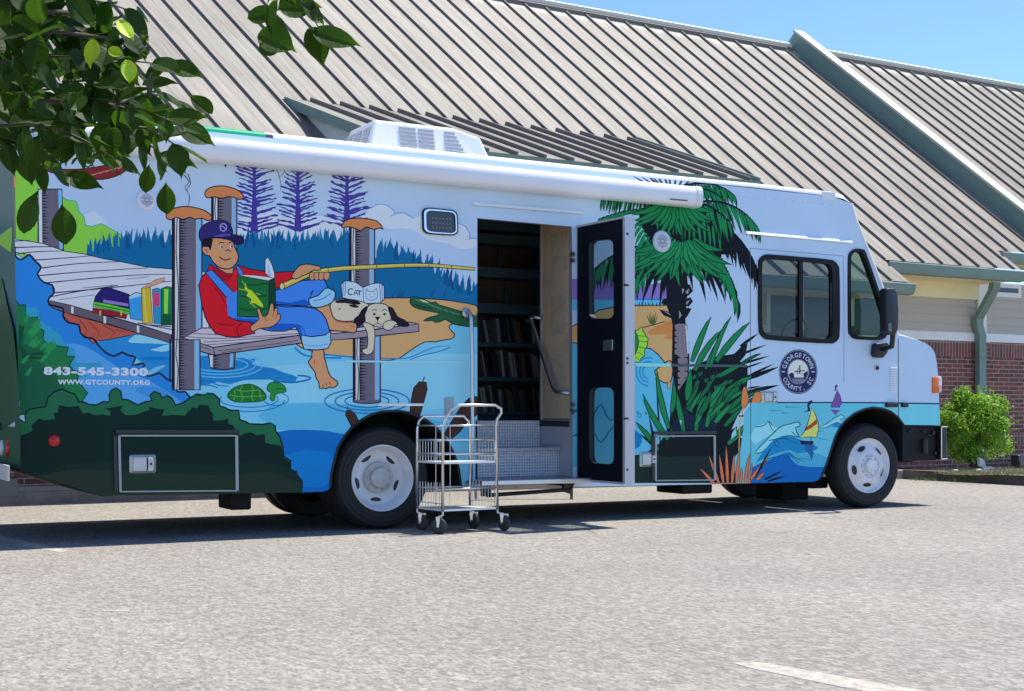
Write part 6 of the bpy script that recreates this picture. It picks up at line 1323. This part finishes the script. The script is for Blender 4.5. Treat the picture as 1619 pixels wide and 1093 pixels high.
# downspout
mb = MB(); dpz = [(1573, 446, -.95 + .0), (1573, 458, -.9)]
pA_ = wallp(1573, 447, .75); pB_ = wallp(1572, 457, .7); pC_ = wallp(1546, 505, .12); pD_ = wallp(1546, 514, .10); pE_ = wallp(1550.5, 531, .10); pF_ = wallp(1550.5, 640, .10); pG_ = Vector((pF_.x, pF_.y, .2))
def rtube(pts, w, d):
    V = []; Fc = []
    for k, q in enumerate(pts):
        for (a, c) in ((-w, -d), (w, -d), (w, d), (-w, d)): V.append(q + b_ * a + bn * c)
    for k in range(len(pts) - 1):
        for j in range(4): Fc.append((k * 4 + j, k * 4 + (j + 1) % 4, (k + 1) * 4 + (j + 1) % 4, (k + 1) * 4 + j))
    Fc.append((0, 1, 2, 3)); n = (len(pts) - 1) * 4; Fc.append((n, n + 1, n + 2, n + 3)); mb.add(V, Fc)
rtube([pA_, pB_, pC_, pD_, pE_, pF_, pG_], .095, .055); dsp = mb.build('downspout', M_GRN, bldg)
mb = MB(); mb.box(pE_.lerp(pF_, .35) + bn * .0, (.26, .15, .03), Matrix.Rotation(math.atan2(b_.y, b_.x), 3, 'Z')); mb.build('downspout_strap', M_GRN, dsp)
# dormer (shed roof over the entrance)
DS = (RT * -2709 + FW * 2200 + UP * 1400).normalized(); D0 = RP(dL[0], dr_, .03); DN = b_.cross(DS).normalized(); DN = DN if DN.z > 0 else -DN
def onD(x, y):
    p = onP(x, y, D0, DN); d = p - D0; bb = b_.dot(DS); A = d.dot(b_); B = d.dot(DS); r = (B - A * bb) / (1 - bb * bb); return A - r * bb, r
def DP(t, r, off=0.0): return D0 + b_ * t + DS * r + DN * off
e1 = onD(1205, 287)[1]; e2 = onD(800, 246)[1]; er = (e1 + e2) / 2; tR2 = (onD(1015, 229)[0] + onD(1209, 288)[0]) / 2; print('dormer', e1, e2, onD(1015, 229), onD(1209, 288))
do = uvmesh('dormer_roof', [DP(0, er), DP(tR2, er), DP(tR2, 0), DP(0, 0)], [(0, 1, 2, 3)], [(0, er), (tR2, er), (tR2, 0), (0, 0)], M_ROOF, bldg)
mb = MB(); t = .42
sp_ = [onD(x, y)[0] for x, y in ((787, 235), (832, 240.5), (877, 246.5), (920, 251), (962, 255.5), (1003, 260), (1042, 264.5), (1082, 268.5))]; dd = (sp_[-1] - sp_[0]) / 7; k = -int(sp_[0] / dd); print('dormer dt', dd, dt)
while sp_[0] + k * dd < tR2:
    tt = sp_[0] + k * dd; k += 1
    if tt > .05: rib(mb, tt, er, -.0, DP, .06, .03)
mb.build('dormer_seam', M_RIB, do)
mb = MB(); mb.prism([DP(-.02, er - .02, .01), DP(tR2, er - .02, .01), DP(tR2, er - .02, -.16), DP(-.02, er - .02, -.16)], -bn * .03)
mb.prism([DP(-.03, er, .02), DP(-.03, 0.02, .02), DP(-.03, 0.02, -.13), DP(-.03, er, -.13)], b_ * .03); mb.prism([DP(tR2, er, .07), DP(tR2, 0.02, .07), DP(tR2, 0.02, -.3), DP(tR2, er, -.3)], b_ * .03); mb.build('dormer_fascia', M_GRN, do)
mb = MB(); q0 = DP(.12, er + .3, -.1); q1 = DP(.12, 0, -.1); mb.add([q0, q1, Vector((q1.x, q1.y, 2.5)), Vector((q0.x, q0.y, 2.5))], [(0, 1, 2, 3)]); q2 = DP(tR2, er + .3, -.1); mb.add([q0, q2, Vector((q2.x, q2.y, 2.5)), Vector((q0.x, q0.y, 2.5))], [(0, 1, 2, 3)]); mb.build('dormer_wall', mat('dormer_wall_pale', (.66, .68, .62), .6), do)
mb = MB(); mb.prism([RP(dL[0] - .1, dr_, .01), RP(dR_[0] + .02, dr_, .01), RP(dR_[0] + .02, dr_, -.10), RP(dL[0] - .1, dr_, -.10)], sl_ * .02); mb.build('roof_edge', M_RIB, do)
# ------------------------------------------------------------------ small things by the wall
c = onG(1611, 741, kh); fl = tag(empty('spotlight', tuple(c)), 'small black landscape spotlight on the ground beside the brick wall', 'light')
mb = MB(); mb.box(c + UP * .13, (.30, .16, .2), Matrix.Rotation(.3, 3, 'Z'), bev=.03); mb.build('lamp_housing', M_BLACK, fl); mb = MB(); mb.tube([c, c + UP * .08], .02, 8); mb.box(c + UP * .01, (.16, .12, .02)); mb.build('mounting_foot', M_BLACK, fl)
mb = MB(); mb.box(c + UP * .17 + Vector((-.05, -.085, 0)), (.14, .012, .07), Matrix.Rotation(.3, 3, 'Z')); mb.build('lens', mat('spot_lens', (.3, .32, .33), .1), fl)
c = onG(1556, 743, kh); sb = MB(); sb.prism([c + b_ * -.13 + bn * -.1, c + b_ * .12 + bn * -.1, c + b_ * .10 + bn * -.02 + UP * .02, c + b_ * -.10 + bn * -.02 + UP * .02], UP * .04)
sb.prism([c + b_ * -.10 + UP * .06, c + b_ * .06 + UP * .02, c + b_ * .0 + UP * .16, c + b_ * -.11 + UP * .20], bn * .05); tag(sb.build('splash_block', mat('block_white', (.62, .60, .54), .7)), 'broken pale concrete splash block lying by the wall under the downspout', 'splash block')
for k in range(4):
    x = random.uniform(1500, 1575); q_ = random.uniform(.5, 1); c = onG(x, random.uniform(743, 746), kh + .0); mb = MB(); mb.lathe(c, (random.gauss(0, .2), random.gauss(0, .2), 1), [(0, .03 * q_), (.04 * q_, .025 * q_), (.06 * q_, 0), (0, -.01)], 7)
    tag(mb.build('stone', mat('bed_stone', (.45, .43, .38), .8)), 'small pale stone lying on the soil at the foot of the bush', 'stone', 'pale stones on the planting bed')
# grass tufts and lawn strip
def blades(name, spots, n, h, col, label):
    V = []; Fc = []
    for k in range(n):
        p = random.choice(spots); p = p + Vector((random.gauss(0, .12), random.gauss(0, .12), 0)); a = random.uniform(0, 6.28); u = Vector((math.cos(a), math.sin(a), 0)) * .006; l = Vector((random.gauss(0, .25), random.gauss(0, .25), 1)) * h * random.uniform(.4, 1.1); m_ = len(V)
        V += [p - u, p + u, p + l]; Fc.append((m_, m_ + 1, m_ + 2))
    o = mesh(name, V, Fc, mat(name + '_green', col, .6)); tag(o, label, 'grass', kind='stuff')
random.seed(4)
sp = []
for k in range(260): sp.append(onG(random.uniform(1500, 1640), random.uniform(741, 751), kh - .002))
blades('grass', sp, 5000, .035, (.34, .32, .14), 'thin sunlit grass growing on the bed behind the kerb')
sp = [onG(x, y, 0) for x, y in ((1466, 758), (1472, 759), (1476, 760), (1462, 760), (1522, 761), (1526, 762), (1500, 760))]
blades('weeds', sp, 420, .07, (.28, .34, .08), 'small green weeds sprouting at the foot of the kerb')
# ------------------------------------------------------------------ bush
def leafmat(name, c1, c2, tr, rough=.4):
    m, nt, b = node_mat(name); N = nt.nodes; Lk = nt.links; g_ = N.new('ShaderNodeNewGeometry'); r = N.new('ShaderNodeValToRGB'); r.color_ramp.elements[0].color = (*c1, 1); r.color_ramp.elements[1].color = (*c2, 1); Lk.new(g_.outputs['Random Per Island'], r.inputs[0])
    Lk.new(r.outputs[0], b.inputs['Base Color']); b.inputs['Roughness'].default_value = rough; b.inputs['Specular IOR Level'].default_value = .15
    t = N.new('ShaderNodeBsdfTranslucent'); t.inputs['Color'].default_value = (*tr, 1); mx = N.new('ShaderNodeMixShader'); mx.inputs[0].default_value = .35; o = N['Material Output']; Lk.new(b.outputs[0], mx.inputs[1]); Lk.new(t.outputs[0], mx.inputs[2]); Lk.new(mx.outputs[0], o.inputs[0]); return m
M_BUSH = leafmat('bush_leaf', (.08, .19, .02), (.30, .50, .06), (.36, .62, .05)); M_BARK = mat('bark', (.09, .07, .05), .9, bump=.5, bscale=30)
bc_ = onG(1545, 741, kh); bush_o = tag(empty('bush', tuple(bc_)), 'rounded bright green shrub with small white flowers growing against the brick wall', 'bush')
random.seed(21)
cc = CAM + ray(1541, 677) * (bc_ - CAM).dot(FW); rx = 54 / F * (bc_ - CAM).dot(FW); rz = 56 / F * (bc_ - CAM).dot(FW)
blobs = []
for k in range(60):
    a = random.uniform(0, 6.28); e = random.uniform(-.9, 1.2); d = Vector((math.cos(a) * math.cos(e), math.sin(a) * math.cos(e), math.sin(e))); d = Vector((d.x * rx, d.y * rx, d.z * rz)) * random.uniform(.55, .98); blobs.append((cc + d, random.uniform(.12, .22)))
V = []; Fc = []
def add_leaf(V, Fc, c, ax, nrm, L, W):
    n = len(V); s = ax.cross(nrm).normalized(); V += [c - ax * L * .5, c + s * W * .5 - nrm * W * .15, c + ax * L * .5, c - s * W * .5 - nrm * W * .15]; Fc += [(n, n + 1, n + 2), (n, n + 2, n + 3)]
for k in range(15000):
    b0, r0 = random.choice(blobs); d = Vector((random.gauss(0, 1), random.gauss(0, 1), random.gauss(0, 1))).normalized(); p = b0 + d * r0 * random.uniform(.6, 1.08); nrm = (d + Vector((random.gauss(0, .5), random.gauss(0, .5), random.gauss(.4, .4)))).normalized(); ax = nrm.orthogonal().normalized(); ax = Matrix.Rotation(random.uniform(0, 6.28), 3, nrm) @ ax
    add_leaf(V, Fc, p, ax, nrm, random.uniform(.035, .085), random.uniform(.02, .046))
for k in range(46):
    a_ = random.uniform(0, 6.28); e_ = random.uniform(-.2, 1.5); dd_ = Vector((math.cos(a_) * math.cos(e_), math.sin(a_) * math.cos(e_), math.sin(e_))); s0 = cc + Vector((dd_.x * rx, dd_.y * rx, dd_.z * rz)) * .92; gr = (dd_ + UP * .5).normalized()
    for j in range(7):
        p = s0 + gr * j * .028 + Vector((random.gauss(0, .01), random.gauss(0, .01), 0)); nrm = (Vector((random.gauss(0, 1), random.gauss(0, 1), .6))).normalized(); add_leaf(V, Fc, p, nrm.orthogonal().normalized(), nrm, .06, .03)
mesh('foliage', V, Fc, M_BUSH, bush_o)
mb = MB()
for k in range(9): a = random.uniform(0, 6.28); e = cc + Vector((math.cos(a) * .35, math.sin(a) * .3, random.uniform(-.2, .2))); mb.tube([bc_ + Vector((math.cos(a) * .07, math.sin(a) * .07, -.02)), bc_.lerp(e, .5) + Vector((random.gauss(0, .05), 0, 0)), e], [.022, .015, .008], 6)
mb.build('stem', M_BARK, bush_o)
V = []; Fc = []
for k in range(26):
    b0, r0 = random.choice(blobs); d = Vector((random.uniform(-.2, 1), random.uniform(-1, -.3), random.gauss(0, .5))).normalized(); p = b0 + d * r0 * 1.06
    for j in range(4): nrm = (d + Vector((random.gauss(0, .5), random.gauss(0, .5), random.gauss(0, .5)))).normalized(); add_leaf(V, Fc, p, nrm.orthogonal().normalized(), nrm, .05, .04)
mesh('flower', V, Fc, mat('petal_white', (.8, .8, .74), .6), bush_o)
# ------------------------------------------------------------------ tree whose branches hang into the picture
M_LEAF = leafmat('tree_leaf', (.012, .030, .007), (.032, .068, .016), (.07, .17, .006), .5)
tbase = CAM + RT * -3.6 + FW * 3.6; tbase.z = 0
tree = tag(empty('tree', tuple(tbase)), 'broad leaved tree whose dark green leafy branches hang in at the upper left', 'tree')
V = []; Fc = []
def big_leaf(base, ax, nrm, L, W, curl=.12):
    s = ax.cross(nrm).normalized(); n = len(V); k1, k2 = random.uniform(-.04, .04), random.uniform(.9, 1.1)
    pr = [(0, 0), (.06, .17), (.15, .33), (.28, .45), (.42, .49), (.56, .47), (.69, .38), (.80, .27), (.90, .13), (.97, .05), (1.07, 0)]; m = len(pr)
    cv = random.uniform(-.10, .10)
    C_ = [base + ax * L * t - nrm * L * curl * t * t + s * L * cv * t * t for t, w in pr]; Ls = [C_[i] + s * W * pr[i][1] * k2 + nrm * W * .12 for i in range(m)]; Rs = [C_[i] - s * W * pr[i][1] / k2 + nrm * W * .12 for i in range(m)]
    V.extend(C_); V.extend(Ls[1:m - 1]); V.extend(Rs[1:m - 1]); L_ = lambda i: n + m - 1 + i; R_ = lambda i: n + 2 * m - 3 + i
    Fc.append((n, L_(1), n + 1)); Fc.append((n, n + 1, R_(1)))
    for i in range(1, m - 2): Fc.append((n + i, L_(i), L_(i + 1), n + i + 1)); Fc.append((n + i, n + i + 1, R_(i + 1), R_(i)))
    Fc.append((n + m - 2, L_(m - 2), n + m - 1)); Fc.append((n + m - 2, n + m - 1, R_(m - 2)))
random.seed(33)
twigs = MB()
def sprig(a, b, D0_, D1_, n, Lp=52, spread=1.0, r=.006):
    """twig between two picture points at their own distances, leaves alternate along it"""
    A = atD(a[0], a[1], D0_); B = atD(b[0], b[1], D1_); mid = A.lerp(B, .5) + UP * .04
    pts = [A, mid, B]; twigs.tube([A, A.lerp(mid, .5) + UP * .012, mid, mid.lerp(B, .5) + UP * .006, B], [r, r * .85, r * .7, r * .55, r * .35], 6)
    d = (B - A).normalized()
    for k in range(n + 1):
        t = min(1, (k + .6) / (n + .6)); c = A.lerp(mid, t * 2) if t < .5 else mid.lerp(B, t * 2 - 1); sgn = 1 if k % 2 else -1
        s = d.cross(-FW).normalized(); ax = (d * random.uniform(.5, 1) + s * sgn * spread * random.uniform(.5, 1.1) + UP * random.uniform(-.75, -.05) + FW * random.uniform(-.5, .4)).normalized()
        if k == n: ax = (d + UP * -.2).normalized()
        nrm = (UP * random.uniform(.35, 1) - FW * random.uniform(.1, 1.0) + RT * random.uniform(-.5, .5)); nrm = (nrm - ax * nrm.dot(ax)).normalized()
        L = Lp / F * (c - CAM).dot(FW) * random.uniform(.75, 1.2); big_leaf(c, ax, nrm, L, L * random.uniform(.52, .74), random.uniform(.05, .25))
main = [((-60, 60), (180, 40)), ((-60, 120), (240, 100)), ((-60, 170), (215, 150)), ((-60, 60), (120, 110)), ((0, 200), (180, 250)), ((60, 160), (290, 200)), ((100, 130), (260, 175)), ((-40, 220), (80, 270)), ((120, 200), (265, 250)), ((20, 10), (215, 20)), ((60, 60), (180, 90)), ((130, 110), (235, 125)), ((-30, 130), (100, 190)), ((40, 210), (130, 245)), ((180, 170), (285, 165)), ((-40, 0), (90, 30)), ((-30, 90), (60, 150)), ((170, 210), (285, 235))]
for a, b in main: sprig(a, b, random.uniform(3.9, 4.4), random.uniform(4.0, 4.9), 8, 50)
poly_ = [(-40, -60), (85, -60), (150, 0), (178, 32), (210, 60), (228, 88), (215, 125), (262, 150), (232, 205), (215, 235), (150, 255), (120, 258), (60, 252), (-40, 210)]
def inp(x, y, L):
    w = False
    for i in range(len(L)):
        a = L[i]; b = L[i - 1]
        if (a[1] > y) != (b[1] > y) and x < (b[0] - a[0]) * (y - a[1]) / (b[1] - a[1]) + a[0]: w = not w
    return w
k = 0
while k < 210:
    x = random.uniform(-40, 262); y = random.uniform(-60, 258)
    if not inp(x, y, poly_): continue
    k += 1; D_ = random.uniform(3.7, 5.2); c = atD(x, y, D_); ax = Vector((random.gauss(0, .7), random.gauss(0, .7), random.gauss(-.45, .4))).normalized(); nrm = (UP * random.uniform(.2, 1) - FW * random.uniform(0, 1) + RT * random.gauss(0, .5)); nrm = (nrm - ax * nrm.dot(ax)).normalized(); L = random.uniform(44, 66) / F * D_
    big_leaf(c - ax * L * .5, ax, nrm, L, L * random.uniform(.6, .76), .15)
# leaves read one by one along the free edge
for (x, y, a, l) in ((318, 122, 200, 50), (300, 150, 40, 40), (335, 232, 215, 55), (310, 262, 195, 52), (262, 290, 85, 44), (240, 262, 100, 40), (160, 298, 200, 52), (95, 325, 80, 56), (60, 305, 110, 60), (278, 128, 170, 46), (270, 95, 140, 44), (235, 60, 130, 50), (325, 190, 185, 55), (285, 205, 160, 55)):
    D_ = random.uniform(4.2, 4.7); tip = atD(x, y, D_); dv = -(RT * math.cos(R(a)) - UP * math.sin(R(a))); ax = (dv + FW * random.uniform(-.15, .15)).normalized(); nrm = (UP * .5 - FW * random.uniform(.5, 1)); nrm = (nrm - ax * nrm.dot(ax)).normalized(); L = l / F * D_; L *= 1.15; big_leaf(tip - ax * L, ax, nrm, L, L * .62, .05)
# second twig
sprig((400, -60), (505, 45), 4.3, 4.5, 3, 50, .6, .005); sprig((470, -60), (440, 0), 4.3, 4.3, 2, 44)
for (x, y, a, l, wd) in ((568, 70, 195, 78, .50), (512, 103, 250, 66, .62), (466, 80, 205, 66, .80), (416, 34, 15, 36, .8), (505, 8, 175, 66, .8), (440, 20, 170, 50, .7), (452, 60, 150, 48, .8)):
    D_ = random.uniform(4.3, 4.5); tip = atD(x, y, D_); ax = (RT * -math.cos(R(a)) + UP * math.sin(R(a)) * 1.0).normalized(); ax = (ax + FW * random.uniform(-.1, .1)).normalized(); nrm = (UP * .35 - FW); nrm = (nrm - ax * nrm.dot(ax)).normalized(); L = l / F * D_; big_leaf(tip - ax * L, ax, nrm, L, L * wd, .04)
# the crown above and around, outside the picture
for k in range(2600):
    D_ = random.uniform(2.2, 6.0); u = random.uniform(-1500, 420); v = random.uniform(-900, -75)
    if v > -160 and u > 330 - 809 + 809: continue
    c = atD(u, v, D_); 
    if (c - (tbase + UP * 4.2)).length > 5.2: continue
    ax = Vector((random.gauss(0, .7), random.gauss(0, .7), random.gauss(-.4, .4))).normalized(); nrm = Vector((random.gauss(0, .4), random.gauss(0, .4), 1)); nrm = (nrm - ax * nrm.dot(ax)).normalized(); big_leaf(c, ax, nrm, .12, .075, .15)
mesh('foliage', V, Fc, M_LEAF, tree)
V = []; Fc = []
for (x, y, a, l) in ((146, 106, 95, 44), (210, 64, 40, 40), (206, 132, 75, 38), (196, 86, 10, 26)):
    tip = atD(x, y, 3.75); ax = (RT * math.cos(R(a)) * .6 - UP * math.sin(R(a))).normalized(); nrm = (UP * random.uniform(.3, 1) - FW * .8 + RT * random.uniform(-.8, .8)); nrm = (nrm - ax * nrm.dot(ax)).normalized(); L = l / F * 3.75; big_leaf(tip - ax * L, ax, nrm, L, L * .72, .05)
mesh('sun_glow_leaf', V, Fc, mat('sun_glow_lime', (.42, .62, .01), .5), tree)  # lime base colour imitates sunlight glowing through these few leaves
print('tree verts', len(V))
brn = MB(); T0 = tbase; brn.tube([T0 - UP * .1, T0 + UP * .5, T0 + UP * 1.6 + RT * .05, T0 + UP * 2.6 + RT * .12], [.19, .15, .13, .11], 14); brn.build('trunk', M_BARK, tree, smooth=True)
brn = MB(); S0 = T0 + UP * 2.5 + RT * .12
for (x, y, D_) in ((-30, 60, 4.1), (-30, 180, 4.2), (60, -40, 4.3), (400, -50, 4.3), (-30, 120, 4.1), (20, 10, 4.2), (-400, -600, 4.5), (-900, -500, 3.5), (100, -700, 4.5)):
    e = atD(x, y, D_); brn.tube([S0, S0.lerp(e, .4) + UP * .25, S0.lerp(e, .75) + UP * .15, e], [.07, .045, .022, .008], 8)
for (a, b) in (((0, 60), (170, 60)), ((0, 120), (150, 170)), ((60, 160), (250, 185)), ((20, 190), (140, 235)), ((60, 20), (150, 40))):
    A = atD(*a, 4.15); B = atD(*b, 4.35); brn.tube([A, A.lerp(B, .5) + UP * .02, B], [.010, .008, .004], 6)
brn.build('limb', M_BARK, tree, smooth=True); twigs.build('twig', mat('twig_green', (.06, .07, .03), .7), tree, smooth=True)
# ------------------------------------------------------------------ light, sky, camera
SUN_EL = 66; hd = Vector((.995, .07, 0)).normalized()
to_sun = Vector((hd.x * math.cos(R(SUN_EL)), hd.y * math.cos(R(SUN_EL)), math.sin(R(SUN_EL))))
sd_ = bpy.data.lights.new('sun', 'SUN'); sd_.energy = 3.45; sd_.angle = R(.55); sd_.color = (1, .95, .85); so = bpy.data.objects.new('sun', sd_); COL.objects.link(so); so.rotation_euler = (-to_sun).to_track_quat('-Z', 'Y').to_euler(); so.location = (0, 0, 20)
w = bpy.data.worlds.new('World'); SC.world = w; w.use_nodes = True; nt = w.node_tree; bg = nt.nodes['Background']; sk = nt.nodes.new('ShaderNodeTexSky'); sk.sky_type = 'NISHITA'; sk.sun_disc = False
sk.sun_elevation = R(SUN_EL); sk.sun_rotation = math.atan2(to_sun.x, to_sun.y); sk.air_density = 1.0; sk.dust_density = 0.0; sk.ozone_density = 3.0; sk.altitude = 2200
tn = nt.nodes.new('ShaderNodeMix'); tn.data_type = 'RGBA'; tn.blend_type = 'MULTIPLY'; tn.inputs['Factor'].default_value = 1; tn.inputs['B'].default_value = (.76, .86, 1, 1); nt.links.new(sk.outputs[0], tn.inputs['A']); nt.links.new(tn.outputs['Result'], bg.inputs[0]); bg.inputs[1].default_value = .125
cd = bpy.data.cameras.new('camera'); cam = bpy.data.objects.new('camera', cd); COL.objects.link(cam); cd.sensor_width = 36; cd.lens = F * 36 / 1619; cd.shift_y = (HZ - 546.5) / 1619; cd.clip_start = .05; cd.clip_end = 2000
cam.location = CAM; cam.rotation_euler = FW.to_track_quat('-Z', 'Y').to_euler(); SC.camera = cam
SC.view_settings.view_transform = 'Standard'; SC.view_settings.look = 'None'; SC.view_settings.exposure = 1.0; SC.view_settings.gamma = 1; SC.view_settings.use_curve_mapping = False
SC.cycles.max_bounces = 7; SC.cycles.transparent_max_bounces = 16; SC.cycles.diffuse_bounces = 4; SC.cycles.use_denoising = True

# every separate piece of these parts becomes a mesh of its own
SPLIT = {'door_jamb', 'seal_lettering', 'rail', 'notice_sheet', 'side_panel', 'arch_lip', 'wheel_well', 'shelf', 'cab_seat', 'engine_fitting', 'hand_hole', 'latch_gap', 'latch_paddle', 'step_riser', 'step_tread', 'stairwell_side', 'step_linkage', 'door_hinge', 'door_bolt', 'door_window_frame', 'cooling_slot', 'cowl_vent', 'awning_end_cap', 'limb', 'stem', 'soffit', 'ridge_cap', 'ridge_closure', 'dormer_fascia', 'dormer_wall', 'bumper_edge', 'window_mullion', 'vent_louvre', 'rivet', 'floor', 'door_cap_rail', 'step_edge', 'chassis', 'radiator_housing', 'speaker_grille', 'mounting_foot', 'edge_trim', 'floor_pan'}
for o in [o for o in COL.objects if o.type == 'MESH' and o.name.split('.')[0] in SPLIT and not o.children]:
    bm = bmesh.new(); bm.from_mesh(o.data); bm.faces.ensure_lookup_table(); seen = set(); comps = []
    for f in bm.faces:
        if f.index in seen: continue
        st = [f]; seen.add(f.index); cp = []
        while st:
            g_ = st.pop(); cp.append(g_.index)
            for v in g_.verts:
                for h in v.link_faces:
                    if h.index not in seen: seen.add(h.index); st.append(h)
        comps.append(cp)
    if 2 <= len(comps) <= 90:
        old = o.data; nm = o.name.split('.')[0]
        for i, cp in enumerate(comps):
            vi = {}; V = []; Fc = []; mi = []; sm = []
            for k in cp:
                pf_ = old.polygons[k]; ff = []
                for v in pf_.vertices:
                    if v not in vi: vi[v] = len(V); V.append(tuple(old.vertices[v].co))
                    ff.append(vi[v])
                Fc.append(ff); mi.append(pf_.material_index); sm.append(pf_.use_smooth)
            me = bpy.data.meshes.new(nm); me.from_pydata(V, [], Fc); [me.materials.append(x) for x in old.materials]; me.polygons.foreach_set('material_index', mi); me.polygons.foreach_set('use_smooth', sm); me.update()
            if i == 0: o.data = me
            else:
                n_ = o.copy(); n_.data = me; COL.objects.link(n_)
    bm.free()
